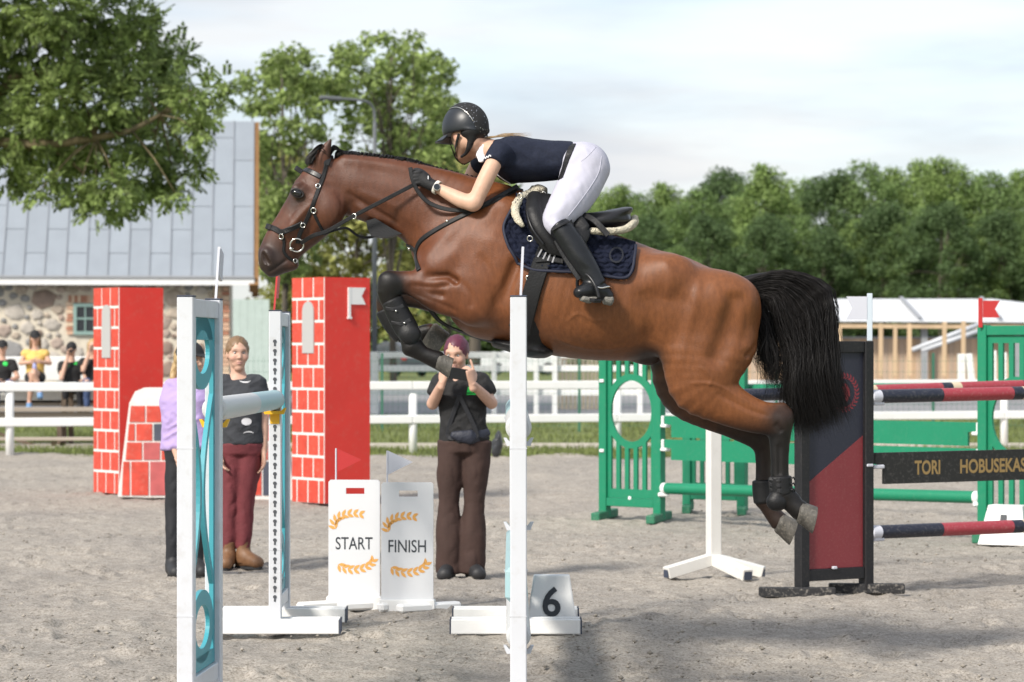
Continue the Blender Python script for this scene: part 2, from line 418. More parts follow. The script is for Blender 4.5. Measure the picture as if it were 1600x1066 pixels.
# ------------------------------------------------------------------ ground
def gz(d): 
    t = min(max((d - 45) / 15, 0), 1); t2 = min(max((d - 60) / 25, 0), 1)
    return .2 * t * t * (3 - 2 * t) + .1 * t2
def sand_mat():
    m = mat('arena_sand', (.36, .335, .30), .95, spec=.15)
    t = m.node_tree; n = t.nodes; lk = t.links; b = n['Principled BSDF']
    g = n.new('ShaderNodeNewGeometry')
    def noise(sc, det, rough=.6, sy=1.0):
        mp = n.new('ShaderNodeMapping'); mp.inputs['Scale'].default_value = (1, sy, 1); lk.new(g.outputs['Position'], mp.inputs[0])
        z = n.new('ShaderNodeTexNoise'); z.inputs['Scale'].default_value = sc; z.inputs['Detail'].default_value = det; z.inputs['Roughness'].default_value = rough; lk.new(mp.outputs[0], z.inputs['Vector']); return z.outputs['Fac']
    def ramp(f, p0, c0, p1, c1):
        r = n.new('ShaderNodeValToRGB'); e = r.color_ramp.elements; e[0].position = p0; e[0].color = (*c0, 1); e[1].position = p1; e[1].color = (*c1, 1); lk.new(f, r.inputs[0]); return r.outputs[0]
    def mul(a, c_, f=1.0):
        h = n.new('ShaderNodeMixRGB'); h.blend_type = 'MULTIPLY'; h.inputs[0].default_value = f; lk.new(a, h.inputs[1]); lk.new(c_, h.inputs[2]); return h.outputs[0]
    base = ramp(noise(.55, 6, .6, .6), .3, (.33, .31, .285), .72, (.455, .42, .37))      # damp and dry patches
    c = mul(base, ramp(noise(9, 6, .7), .3, (.72, .70, .68), .62, (1.06, 1.05, 1.04)), .85)
    c = mul(c, ramp(noise(70, 4, .75), .36, (.50, .48, .45), .56, (1.10, 1.09, 1.08)), .85)
    c = mul(c, ramp(noise(28, 3, .6), .30, (.40, .37, .33), .40, (1, 1, 1)), .85)             # scattered dark crumbs
    lk.new(c, b.inputs['Base Color'])
    bp = n.new('ShaderNodeBump'); bp.inputs['Strength'].default_value = .7; bp.inputs['Distance'].default_value = .02
    bp2 = n.new('ShaderNodeBump'); bp2.inputs['Strength'].default_value = .5; bp2.inputs['Distance'].default_value = .008
    lk.new(noise(22, 7, .7), bp.inputs['Height']); lk.new(noise(120, 4, .7), bp2.inputs['Height']); lk.new(bp.outputs[0], bp2.inputs['Normal']); lk.new(bp2.outputs[0], b.inputs['Normal'])
    return m
m_sand = sand_mat()
rgs = np.random.default_rng(21)
def arena():
    nd, nx = 620, 420
    dd = 7.0 * (38.6 / 7.0) ** (np.linspace(0, 1, nd)); uu = np.linspace(-1, 1, nx)
    D, U = np.meshgrid(dd, uu, indexing='ij'); X = U * (D * .225 + 1.2); 
    Z = vnoise(X * .7, D * .7, None, 1) * .05 + vnoise(X * 2.6, D * 2.6, None, 2) * .035 + vnoise(X * 7, D * 7, None, 3) * .026 + vnoise(X * 19, D * 19, None, 4) * .014 + vnoise(X * 45, D * 45, None, 12) * .008
    # hoof prints: oval hollows with a raised rim
    for k in range(900):
        d0 = 10 + 28 * rgs.random() ** 1.3; x0 = (rgs.random() * 2 - 1) * d0 * .21; r = .055 + .03 * rgs.random()
        q = np.abs(dd - d0) < .4; i0 = np.nonzero(q)[0]
        if len(i0) == 0: continue
        sl = slice(i0[0], i0[-1] + 1); rr = np.sqrt(((X[sl] - x0) / r) ** 2 + ((D[sl] - d0) / (r * 1.2)) ** 2)
        Z[sl] += -.028 * np.exp(-(rr / .85) ** 4) + .016 * np.exp(-((rr - 1.35) / .35) ** 2)
    Z *= .9; edge = np.clip((D - 36.5) / 2, 0, 1); Z = Z + edge * (vnoise(X * 1.2, D * 1.2, None, 7) * .12 + .05)
    v = np.stack([X, D, Z - .012], -1).reshape(-1, 3); i = np.arange(nd - 1)[:, None] * nx + np.arange(nx - 1)[None, :]; i = i.ravel()
    f = np.stack([i, i + 1, i + nx + 1, i + nx], 1)
    o = mesh_obj('arena_sand', np_mesh('arena_sand', v, f, m_sand)); tag(o, kind='structure')
arena()
# clods lying on the sand
def clods():
    vs = []; fs = []; o = 0; n = 5200
    base = np.array([[1, 0, 0], [-1, 0, 0], [0, 1, 0], [0, -1, 0], [0, 0, 1], [0, 0, -1]], float); tri = np.array([[0, 2, 4], [2, 1, 4], [1, 3, 4], [3, 0, 4], [2, 0, 5], [1, 2, 5], [3, 1, 5], [0, 3, 5]])
    for k in range(n):
        d = 11 + 27 * rgs.random() ** 1.5; x = (rgs.random() * 2 - 1) * d * .205; c = vnoise(np.array([x * .9]), np.array([d * .5]), None, 31)[0]
        if c < -.02 + .2 * (rgs.random() - .5): continue
        s = .004 + .011 * rgs.random() ** 3; v = base * (s * (0.6 + .8 * rgs.random((6, 1)))) * np.array([1.2, 1.2, .7]); a = rgs.random() * 6.3; R = np.array([[math.cos(a), -math.sin(a), 0], [math.sin(a), math.cos(a), 0], [0, 0, 1]])
        vs.append(v @ R.T + [x, d, .004]); fs.append(tri + o); o += 6
    ob = mesh_obj('sand_clods', np_mesh('sand_clods', np.concatenate(vs), np.concatenate(fs), mat('damp_sand_clod', (.27, .245, .21), .95, island=.35), smooth=False)); tag(ob, 'small damp clods of sand scattered over the arena surface', 'sand clods', kind='stuff')
clods()
m_grass = mat('meadow_grass', (.15, .175, .07), .9, var=.35, vscale=1.2, bump=.6, bscale=25, spec=.1)
m_path = mat('pale_gravel_path', (.46, .41, .34), .95, var=.2, vscale=3, bump=.4, bscale=30)
m_tar = mat('grey_gravel_yard', (.24, .24, .245), .9, var=.2, vscale=.6, bump=.3, bscale=20)
def strip(name, m, d0, d1, dz, w=.5, n=6):
    vs = []; fs = []
    for i in range(n + 1):
        d = d0 + (d1 - d0) * i / n; hw = d * w + 6
        vs += [(-hw, d, gz(d) + dz), (hw, d, gz(d) + dz)]
    for i in range(n): fs.append((2 * i, 2 * i + 1, 2 * i + 3, 2 * i + 2))
    o = MB().add(vs, fs).build(name, m); tag(o, kind='structure'); return o
g = MB(); g.add([(-1500, -300, -.06), (1500, -300, -.06), (1500, 44, -.06), (-1500, 44, -.06)], [(0, 1, 2, 3)])
for (a, b_) in ((44, 52), (52, 60), (60, 85), (85, 400), (400, 2500)): g.add([(-1500, a, gz(a) - .06), (1500, a, gz(a) - .06), (1500, b_, gz(b_) - .06), (-1500, b_, gz(b_) - .06)], [(0, 1, 2, 3)])
tag(g.build('ground', [m_grass][0]), kind='structure')
strip('grass_verge', m_grass, 38.3, 41.7, -.004); strip('sand_path', m_path, 41.7, 44.8, .004); strip('meadow', m_grass, 44.8, 57, -.012, n=10); strip('gravel_yard', m_tar, 57, 100, -.004, n=20)
def blades(name, label, n, d0, d1, hgt, seed, m):
    r = np.random.default_rng(seed); d = d0 + (d1 - d0) * r.random(n); x = (r.random(n) * 2 - 1) * d * .21; den = vnoise(x * .8, d * .8, None, seed)
    k = den > -.25 + .3 * (r.random(n) - .5); d, x = d[k], x[k]; n = len(d); z = np.array([gz(q) for q in d]) - .02
    a = r.random(n) * 6.28; h = hgt * (.5 + r.random(n)); w = .006 + .008 * r.random(n); lx, ly = r.normal(0, .35, n) * h, r.normal(0, .35, n) * h
    b0 = np.stack([x - np.cos(a) * w, d - np.sin(a) * w, z], 1); b1 = np.stack([x + np.cos(a) * w, d + np.sin(a) * w, z], 1); t = np.stack([x + lx, d + ly, z + h], 1)
    v = np.stack([b0, b1, t], 1).reshape(-1, 3); f = np.arange(n * 3).reshape(-1, 3)
    o = mesh_obj(name, np_mesh(name, v, f, m, smooth=False)); tag(o, label, 'grass', kind='stuff')
m_blade = mat('grass_blade', (.20, .235, .085), .8, island=.5, trans=.35, spec=.15)
blades('verge_grass', 'strip of short green grass along the foot of the white fence', 26000, 38.3, 41.7, .10, 5, m_blade)
blades('meadow_grass', 'green meadow grass between the gravel path and the yard', 30000, 44.9, 56.5, .09, 6, m_blade)

# ------------------------------------------------------------------ trees
def leaf_quads(C, N, size, r, aspect=.5):
    """one pointed quad per leaf at C with normal N"""
    n = len(C); t = r.normal(size=(n, 3)); t -= N * (t * N).sum(1)[:, None]; t /= np.linalg.norm(t, axis=1)[:, None] + 1e-9; b = np.cross(N, t); s = size * (.6 + .8 * r.random((n, 1)))
    v = np.stack([C - t * s, C + b * s * aspect + t * s * .1, C + t * s, C - b * s * aspect + t * s * .1], 1).reshape(-1, 3)
    return v, np.arange(n * 4).reshape(-1, 4)
def clump_leaves(cl, per, size, r, flat=.75):
    Cs = []; Ns = []
    for c, rad in cl:
        n = max(6, int(per * rad * rad)); d = r.normal(size=(n, 3)); d /= np.linalg.norm(d, axis=1)[:, None]
        q = rad * r.random((n, 1)) ** .45; p = np.array(c) + d * q * np.array([1, 1, flat]); nn = d * .7 + np.array([0, 0, .5]) + r.normal(0, .55, (n, 3)); nn /= np.linalg.norm(nn, axis=1)[:, None]
        Cs.append(p); Ns.append(nn)
    return leaf_quads(np.concatenate(Cs), np.concatenate(Ns), size, r)
m_bark = mat('grey_brown_bark', (.10, .085, .065), .9, var=.4, vscale=5, bump=.8, bscale=14, stretch=(1, 1, .25))
def foliage(name, col, tint=.45, trans=.3): return mat(name, col, .6, island=tint, trans=trans, spec=.25)
def limbs(mb, base, top, cl, r0, rg_, nl=14):
    base = Vector(base); top = Vector(top); mb.smooth = True
    mid = (base + top) / 2 + Vector((rg_.normal(0, .15), rg_.normal(0, .15), 0))
    mb.tube(spline([base - Vector((0, 0, .15)), base + (mid - base) * .4, mid, top], 4), list(np.interp(np.linspace(0, 1, 13), [0, .08, 1], [r0 * 1.35, r0, r0 * .3])), 9)
    for c, rad in [cl[i] for i in rg_.permutation(len(cl))[:nl]]:
        c = Vector(c); t = .25 + .65 * rg_.random(); s = base + (top - base) * t; s = base + (mid - base) * (t * 2) if t < .5 else mid + (top - mid) * (t * 2 - 1)
        m_ = (s + c) / 2 + Vector((rg_.normal(0, .2), rg_.normal(0, .2), .25 * (c - s).length * rg_.random()))
        mb.tube(spline([s, m_, c], 4), list(np.linspace(r0 * .38 * (1.1 - t * .6), r0 * .07, 9)), 6)
def tree_proto(seed, H, W, trunk, n_cl, rad, per, leaf, m_leaf, lowest=.25, shape=1.0, nl=16, sparse=0.0):
    """local-coordinate tree: returns (trunk mesh, crown mesh)"""
    r = np.random.default_rng(seed); cl = []
    for i in range(n_cl):
        u = r.random() ** .8; z = H * (lowest + (1 - lowest) * u) - rad * .6; prof = math.sin(math.pi * min(.97, (.16 + .84 * u) ** shape)) ** .6
        a = r.random() * 6.283; q = W / 2 * prof * (.35 + .65 * r.random() ** .5) 
        cl.append(((q * math.cos(a), q * math.sin(a), z), rad * (.55 + .7 * r.random())))
    v, f = clump_leaves(cl, per, leaf, r); crown = np_mesh('tree_crown', v, f, m_leaf, smooth=False)
    mb = MB(); limbs(mb, (0, 0, 0), (r.normal(0, .3), r.normal(0, .3), H * .86), cl, trunk, r, nl); o = mb.build('tree_trunk', m_bark); tm = o.data; bpy.data.objects.remove(o)
    return tm, crown
def place_tree(proto, name, label, loc, s=1.0, rz=0.0, group=None, sz=None):
    t = thing(name, label, 'tree', loc, group); t.rotation_euler = (0, 0, rz); t.scale = (s, s, sz or s)
    for nm, me in (('trunk', proto[0]), ('crown', proto[1])):
        o = bpy.data.objects.new(nm, me); COL.objects.link(o); o.parent = t
    return t
f_green = foliage('forest_leaves', (.185, .27, .095), .55, .45); f_dark = foliage('dark_forest_leaves', (.11, .17, .068), .5, .45); f_lime = foliage('pale_forest_leaves', (.235, .325, .105), .5, .45); f_maple = foliage('maple_leaves', (.26, .335, .11), .6, .48); f_maple2 = foliage('turning_maple_leaves', (.33, .34, .11), .6, .48)
pr_a = tree_proto(1, 12, 6.4, .16, 130, .85, 240, .105, f_green, .06, 1.1)
pr_b = tree_proto(2, 12, 5.6, .15, 120, .8, 250, .105, f_lime, .06, .8)
pr_c = tree_proto(3, 12, 6.8, .17, 135, .9, 230, .11, f_dark, .04, 1.3)
# the wood on the right: back row (tops read off the skyline) and a darker row of understorey in front
FT = [(748, 300, 'a'), (800, 300, 'c'), (860, 305, 'b'), (915, 296, 'a'), (958, 284, 'b'), (1005, 294, 'a'), (1045, 280, 'b'), (1090, 288, 'a'), (1132, 262, 'c'), (1163, 278, 'a'), (1203, 250, 'b'), (1250, 272, 'a'), (1300, 268, 'c'), (1346, 244, 'a'), (1398, 256, 'b'), (1440, 241, 'b'), (1482, 238, 'b'), (1512, 262, 'a'), (1552, 262, 'a'), (1592, 258, 'b'), (1640, 262, 'a'), (1690, 255, 'c')]
names_side = {'a': 'mid green', 'b': 'pale green', 'c': 'dark green'}
rt = np.random.default_rng(77); order = {}
POSW = ['first', 'second', 'third', 'fourth', 'fifth', 'sixth', 'seventh', 'eighth', 'ninth', 'tenth', 'eleventh', 'twelfth', 'thirteenth', 'fourteenth', 'fifteenth']
for i, (px, py, k) in enumerate(FT):
    d = 236 + rt.normal(0, 9); top = P(px, py, d).z - gz(d) + .3; order[k] = order.get(k, 0) + 1
    w_ = 'behind the rider' if px < 940 else 'on the skyline right of the rider'
    place_tree({'a': pr_a, 'b': pr_b, 'c': pr_c}[k], 'forest_tree', f'{names_side[k]} skyline tree of the far wood, {POSW[order[k] - 1]} of that green from the left', (P(px, py, d).x, d, gz(d)), top / 12.2, rt.random() * 6.28, 'trees of the far wood')
UT = [1010, 1060, 1105, 1150, 1198, 1240, 1290, 1335, 1380, 1425, 1470, 1515, 1560, 1605, 1650]
for i, px in enumerate(UT):
    d = 205 + rt.normal(0, 6); py = 380 - 62 * rt.random() - 20 * (px > 1250); top = P(px, py, d).z - gz(d)
    place_tree((pr_c, pr_a, pr_c, pr_b)[i % 4], 'understorey_tree', f'low dark tree at the foot of the far wood, {POSW[i]} from the left', (P(px, py, d).x, d, gz(d)), top / 12.2 * 1.0, rt.random() * 6.28, 'low trees in front of the far wood', )
# maples behind the horse's head
def custom_tree(name, label, base, clumps, per, leaf, m_leaf, r0, top, seed, nl=20, group=None, m_l2=None):
    """clumps: (px, py, d, r_px)"""
    r = np.random.default_rng(seed); cl = [(tuple(P(x, y, d)), rp * d / FOC) for x, y, d, rp in clumps]
    t = thing(name, label, 'tree', base, group); v, f = clump_leaves(cl, per, leaf, r); 
    o = mesh_obj('crown', np_mesh('tree_crown', v, f, m_leaf, smooth=False), t)
    mb = MB(); limbs(mb, base, top, cl, r0, r, nl); mb.build('trunk', m_bark, t); return t
def scatter_clumps(poly, n, d0, d1, r0, r1, seed):
    r = np.random.default_rng(seed); pl = [Vector(p) for p in poly]; out = []; xs = [p.x for p in pl]; ys = [p.y for p in pl]
    def ins(x, y):
        c = False
        for i in range(len(pl)):
            a, b = pl[i], pl[i - 1]
            if (a.y > y) != (b.y > y) and x < (b.x - a.x) * (y - a.y) / (b.y - a.y) + a.x: c = not c
        return c
    while len(out) < n:
        x = min(xs) + (max(xs) - min(xs)) * r.random(); y = min(ys) + (max(ys) - min(ys)) * r.random()
        if ins(x, y): out.append((x, y, d0 + (d1 - d0) * r.random(), r0 + (r1 - r0) * r.random()))
    return out
mpA = scatter_clumps([(385, 95), (420, 82), (470, 75), (500, 95), (515, 130), (500, 200), (505, 300), (500, 430), (400, 440), (395, 260), (372, 190), (380, 130)], 150, 86, 93, 9, 30, 41)
custom_tree('maple_tree', 'tall thin-crowned maple right beside the barn gable', (P(445, HYP, 90).x, 90, gz(90)), mpA, 300, .125, f_maple, .13, P(440, 110, 90), 42, 30)
mpB = scatter_clumps([(515, 100), (545, 70), (600, 52), (650, 62), (690, 85), (706, 120), (700, 190), (715, 230), (700, 300), (560, 300), (530, 240), (520, 170)], 180, 88, 96, 8, 28, 43)
custom_tree('maple_tree', 'tallest airy maple standing behind the lamp post', (P(615, HYP, 92).x, 92, gz(92)), mpB, 300, .125, f_maple, .13, P(612, 90, 92), 44, 34)
mpC = scatter_clumps([(395, 240), (470, 230), (520, 300), (570, 260), (640, 240), (720, 250), (800, 290), (820, 400), (800, 480), (400, 490), (395, 380)], 190, 97, 104, 14, 36, 45)
custom_tree('maple_tree', 'broad low yellowing maple spreading behind the horse\'s neck', (P(560, HYP, 100).x, 100, gz(100)), mpC, 230, .16, f_maple2, .14, P(560, 300, 100), 46, 30)
mpD = scatter_clumps([(600, 210), (680, 180), (730, 220), (790, 270), (800, 420), (620, 420)], 50, 105, 110, 20, 34, 47)
custom_tree('maple_tree', 'dark green maple behind the rider\'s helmet', (P(700, HYP, 108).x, 108, gz(108)), mpD, 190, .16, f_green, .14, P(700, 240, 108), 48, 20)
for x_, d_, h_, r_ in ((740, 84, 3.6, .17),):
    t = thing('tree_trunk', 'dark bare trunk rising behind the woman with the phone', 'tree', (P(x_, HYP, d_).x, d_, gz(d_))); mb = MB(); mb.smooth = True
    mb.tube([t.location - Vector((0, 0, .1)), t.location + Vector((.05, 0, h_ * .5)), t.location + Vector((0, 0, h_))], [r_ * 1.3, r_, r_ * .8], 10); mb.build('trunk', m_bark, t)
    cl = [((t.location.x + rt.normal(0, .7), d_ + rt.normal(0, .7), gz(d_) + 4.0 + rt.normal(0, .6)), .9) for _ in range(9)]; v, f = clump_leaves(cl, 130, .15, rt); mesh_obj('crown', np_mesh('tree_crown', v, f, f_dark, smooth=False), t)
# bushes closing the view under the maples
hd = np.random.default_rng(61)
for i, (px, py, d, wpx, m_) in enumerate(((405, 470, 172, 60, f_dark), (455, 430, 174, 70, f_maple2), (515, 440, 173, 75, f_green), (570, 425, 175, 80, f_maple), (630, 430, 174, 85, f_maple2), (690, 410, 176, 90, f_green), (760, 400, 178, 95, f_green), (835, 395, 178, 100, f_dark), (905, 390, 179, 100, f_green), (975, 400, 178, 95, f_dark))):
    base = Vector((P(px, HYP, d).x, d, gz(d))); hh = P(px, py, d).z - gz(d); cl = []
    for _ in range(40): cl.append(((base.x + hd.normal(0, .3) * wpx * d / FOC, d + hd.normal(0, 1.0), base.z + hh * (.05 + .80 * hd.random())), .8 + .7 * hd.random()))
    t = thing('hedge_bush', 'dense bush filling the gap under the maples, %s from the left' % POSW[i], 'bush', base, 'bushes under the maples'); v, f = clump_leaves(cl, 75, .2, hd); mesh_obj('crown', np_mesh('bush_crown', v, f, m_, smooth=False), t)
    mb = MB(); limbs(mb, base, base + Vector((0, 0, hh * .7)), cl, .07, hd, 8); mb.build('stem', m_bark, t)
# ash tree overhanging from the left
def ash():
    r = np.random.default_rng(5)
    vis = [(20, 20, 60), (80, 10, 60), (150, 20, 52), (60, 80, 62), (130, 80, 60), (195, 60, 45), (215, 30, 36), (190, 110, 46), (250, 95, 38), (285, 85, 24), (20, 140, 62), (90, 150, 62), (155, 160, 55), (210, 170, 46), (262, 150, 34), (300, 140, 30), (335, 145, 24), (352, 130, 12), (300, 180, 26), (325, 175, 20), (15, 210, 58), (75, 220, 60), (135, 225, 52), (190, 230, 48), (245, 225, 38), (285, 220, 28), (310, 205, 18), (25, 270, 36), (80, 275, 30), (130, 285, 34), (180, 285, 40), (230, 285, 40), (272, 275, 34), (300, 262, 20), (150, 325, 22), (180, 318, 24), (120, 310, 16), (278, 308, 16), (210, 310, 14), (60, 300, 14), (240, 60, 30), (270, 120, 30)]
    cl = [(P(x, y, 51.5 + r.normal(0, 1.8)), rp * 52 / FOC) for x, y, rp in vis]
    cen = Vector((-14.0, 52.8, 12.2))
    for i in range(120):
        d = Vector(r.normal(size=3)).normalized(); p = cen + Vector((d.x * 7.2, d.y * 6.0, d.z * 6.4)) * (.45 + .55 * r.random())
        px = CXP + p.x / p.y * FOC; py = HYP - (p.z - CAMH) / p.y * FOC
        if px > -30 and py > -30: continue
        cl.append((p, 1.0 + .6 * r.random()))
    t = thing('ash_tree', 'leafy ash tree hanging over the barn roof from the left', 'tree', (-14.5, 52.8, 0))
    # pinnate leaves: 9 leaflets on each stalk
    B = []; D = []; 
    for c, rad in cl:
        n = int(330 * rad * rad * (1.0 if c.x > -11.4 else .3)) + 4; d = r.normal(size=(n, 3)); d /= np.linalg.norm(d, axis=1)[:, None]; B.append(np.array(c) + d * rad * r.random((n, 1)) ** .5 * np.array([1, 1, .8])); dd = d * .6 + r.normal(0, .5, (n, 3)) + np.array([0, 0, -.25]); D.append(dd / np.linalg.norm(dd, axis=1)[:, None])
    B = np.concatenate(B); D = np.concatenate(D); n = len(B); up = np.array([0, 0, 1.0]) + r.normal(0, .4, (n, 3)); S = np.cross(D, up); S /= np.linalg.norm(S, axis=1)[:, None] + 1e-9; N = np.cross(S, D)
    Ls = (.22 + .12 * r.random((n, 1))); vs = []
    for j in range(9):
        if j == 8: o = B + D * Ls; dr = D
        else:
            k = j // 2; sg = 1 if j % 2 else -1; o = B + D * Ls * (.25 + .2 * k); dr = D * .55 + S * sg * .83 - N * .12
        l_ = Ls * .42; w = np.cross(dr, N); w /= np.linalg.norm(w, axis=1)[:, None] + 1e-9
        vs.append(np.stack([o, o + dr * l_ * .5 + w * l_ * .30, o + dr * l_ - N * l_ * .12, o + dr * l_ * .5 - w * l_ * .30], 1))
    v = np.concatenate(vs).reshape(-1, 3); f = np.arange(len(v)).reshape(-1, 4)
    mesh_obj('crown', np_mesh('ash_crown', v, f, foliage('ash_leaves', (.22, .29, .095), .65, .5), smooth=False), t)
    mb = MB(); mb.smooth = True; mb.tube(spline([(-14.5, 52.79, -0.32), (-14.65, 52.79, 2.36), (-14.34, 52.63, 5.36), (-14.02, 52.79, 9.45), (-13.87, 52.79, 15.76)], 4), list(np.linspace(.4, .12, 17)), 10)
    for st in ([(-14.34, 52.63, 5.67), tuple(P(-60, 200, 52.0)), tuple(P(20, 232, 51.4)), tuple(P(80, 232, 51.1)), tuple(P(130, 270, 50.7))], [(-14.18, 52.63, 6.93), tuple(P(-40, 150, 52.0)), tuple(P(30, 118, 52.0)), tuple(P(110, 118, 52.0)), tuple(P(170, 100, 52.0)), tuple(P(230, 90, 51.7))],
               [(-14.18, 52.63, 6.62), tuple(P(-40, 215, 50.4)), tuple(P(70, 225, 49.8)), tuple(P(150, 215, 49.6)), tuple(P(205, 203, 49.8)), tuple(P(250, 180, 50.1)), tuple(P(310, 150, 50.4))], [(-14.18, 52.63, 6.3), tuple(P(-20, 190, 53.6)), tuple(P(100, 180, 53.6)), tuple(P(220, 200, 53.3)), tuple(P(260, 215, 52.9))], [(-14.02, 52.79, 8.67), tuple(P(0, 40, 52.0)), tuple(P(90, 40, 52.0)), tuple(P(160, 20, 52.0))]):
        q = spline(st, 5); mb.tube(q, list(np.linspace(.12, .025, len(q))), 7)
    for c, rad in cl[:42]:
        s_ = min((Vector(p) for p in [P(80, 232, 51.1), P(110, 118, 52.0), P(150, 215, 49.6), P(205, 203, 49.8), P(250, 180, 50.1), P(220, 200, 53.3), P(90, 40, 52.0), P(170, 100, 52.0)]), key=lambda p: (p - c).length); mb.tube([s_, (s_ + c) / 2 + Vector((0, 0, .08)), c], [.022, .015, .007], 5)
    mb.build('trunk', mat('lichen_bark', (.15, .12, .065), .9, var=.5, vscale=6, bump=.6, bscale=20), t)
ash()
# ------------------------------------------------------------------ barn
m_mortar = mat('pale_lime_mortar', (.62, .56, .46), .95, var=.15, vscale=3, bump=.5, bscale=12)
m_roof = mat('grey_zinc_sheet', (.24, .26, .29), .45, var=.10, vscale=.8, spec=.4)
m_roofs = [mat('zinc_panel_%s' % n_, (a, a * 1.12, a * 1.27), .45, var=.06, vscale=1.5) for n_, a in (('light', .275), ('mid', .27), ('dull', .262))]
m_wt = mat('white_paint', (.78, .78, .77), .6, var=.05, vscale=5, bump=.08, bscale=50)
m_wood = mat('brown_stained_board', (.22, .11, .035), .7, var=.25, vscale=4, stretch=(1, 1, .2))
m_brick = [mat('brick_%s' % n_, c, .9, var=.15, vscale=12, bump=.3, bscale=30) for n_, c in (('pale', (.62, .40, .28)), ('red', (.42, .20, .13)), ('buff', (.66, .50, .36)))]
m_stone = [mat('fieldstone_%s' % n_, c, .85, var=.22, vscale=4, bump=.5, bscale=9) for n_, c in (('pink', (.40, .32, .27)), ('grey', (.27, .265, .26)), ('buff', (.43, .36, .29)), ('rust', (.28, .21, .17)), ('pale', (.46, .42, .37)))]
BA = Vector((-7.70, 80.0, 3.70)); be = Vector((-.996, -.09, 0)).normalized(); bb_ = Vector((-.09, .996, 0)).normalized(); bu = Vector((0, 0, 1))
def bw(s, u, b=0.0): return BA + be * s + bu * (u - 3.70) + bb_ * b       # s along the wall, u height, b back
BARN = thing('barn', 'fieldstone barn with steep grey metal roof on the left', 'barn', bw(0, .3))
rise, run = 5.0, 3.55; sl = Vector((0, 0, rise)) + bb_ * run; sl_n = sl.normalized(); rn = be.cross(sl_n); rn = rn if rn.y < 0 else -rn
mb = MB()
LEN = 16.0
mb.add([bw(0, 3.70), bw(LEN, 3.70), bw(LEN, 3.7) + sl, bw(0, 3.7) + sl, bw(LEN, 3.7) + bb_ * 2 * run, bw(0, 3.7) + bb_ * 2 * run], [(0, 1, 2, 3), (3, 2, 4, 5)])
roof = mb.build('roof', m_roof, BARN)
rp = np.random.default_rng(8); pw = .615
for c in range(26):
    t0 = -.02; k = 0; o0 = (c % 2) * .5
    edges = [0] + [e for e in np.arange(.95 + (.9 if c % 2 else 0.0), 6.1, 1.8)] + [6.13]
    for a, b_ in zip(edges[:-1], edges[1:]):
        m_ = MB(); s0, s1 = c * pw + .006, (c + 1) * pw - .006
        p = [bw(s0, 3.7) + sl_n * a, bw(s1, 3.7) + sl_n * a, bw(s1, 3.7) + sl_n * (b_ - .012), bw(s0, 3.7) + sl_n * (b_ - .012)]
        lift = [.006, .006, .02, .02]; top = [q + rn * (l + .012) for q, l in zip(p, (.016, .016, .006, .006))]; bot = [q + rn * .003 for q in p]
        m_.add(top + bot, [(0, 1, 2, 3), (0, 4, 5, 1), (1, 5, 6, 2), (2, 6, 7, 3), (3, 7, 4, 0)]); m_.build('panel', m_roofs[rp.integers(0, 3)], roof)
    m_ = MB(); m_.beam(bw(c * pw, 3.7) + rn * .03, bw(c * pw, 3.7) + sl_n * 6.13 + rn * .03, .03, .05, rn); m_.build('seam', m_roof, roof)
mb = MB(); mb.beam(bw(-.03, 3.62, -.05), bw(LEN, 3.62, -.05), .12, .2); mb.build('gutter_board', m_wt, BARN)
mb = MB(); mb.beam(bw(-.03, 3.76, -.09), bw(LEN, 3.76, -.09), .14, .06); mb.build('gutter', mat('grey_gutter', (.35, .36, .38), .5), BARN)
mb = MB(); mb.beam(bw(-.02, 3.42, .0) , bw(-.02, 3.42, 0) + sl * 1.03, .28, .36, rn); mb.build('barge_board', m_wood, BARN)
mb = MB(); mb.beam(bw(-.02, 3.42, 2 * run), bw(-.02, 3.42, 2 * run) + Vector((0, 0, rise)) - bb_ * run, .2, .36, rn); mb.build('barge_board', m_wood, BARN)
# walls
WX = .70
mb = MB(); mb.add([bw(WX, .1, .5), bw(LEN, .1, .5), bw(LEN, 3.62, .5), bw(WX, 3.62, .5), bw(WX, .1, 6.6), bw(WX, 3.62, 6.6), bw(WX, 8.2, 3.55)], [(0, 1, 2, 3), (0, 4, 5, 6, 3)]); wall = mb.build('wall', m_mortar, BARN, fix=False)
WS = 4.98; WU0, WU1 = 2.05, 2.98       # window opening
placed = []
rs_ = np.random.default_rng(14); tries = 0
for rad in [.34] * 4 + [.27] * 12 + [.22] * 26 + [.17] * 60 + [.12] * 110 + [.08] * 300:
    for _ in range(26):
        s = 1.22 + rs_.random() * 7.1; u = .45 + rs_.random() * 3.1
        if abs(s - WS) < .62 + rad and WU0 - .25 - rad < u < WU1 + .28 + rad: continue
        if u + rad * .8 > 3.62 or s - rad < 1.18: continue
        if all(((s - a) / 1.12) ** 2 + (u - b) ** 2 > (rad + c + .014) ** 2 * .84 for a, b, c in placed): placed.append((s, u, rad)); break
    if len(placed) >= 299: break
for s, u, rad in placed:
    k = rs_.integers(6, 9); ph = rs_.random() * 6.28; ri = []
    for i in range(k):
        a = ph + 2 * math.pi * i / k; q = rad * (.80 + .40 * rs_.random()); ri.append((math.cos(a) * q * 1.16, math.sin(a) * q * .95))
    vs = [bw(s + x, u + y, .5) for x, y in ri] + [bw(s + x * .93, u + y * .93, .46) for x, y in ri] + [bw(s + x * .6, u + y * .6, .43) for x, y in ri]
    m_ = MB(); m_.smooth = False; m_.add(vs, [(i, (i + 1) % k, k + (i + 1) % k, k + i) for i in range(k)] + [(k + i, k + (i + 1) % k, 2 * k + (i + 1) % k, 2 * k + i) for i in range(k)] + [[2 * k + i for i in range(k)]])
    m_.build('stone', m_stone[rs_.choice(5, p=[.24, .24, .22, .12, .18])], wall)
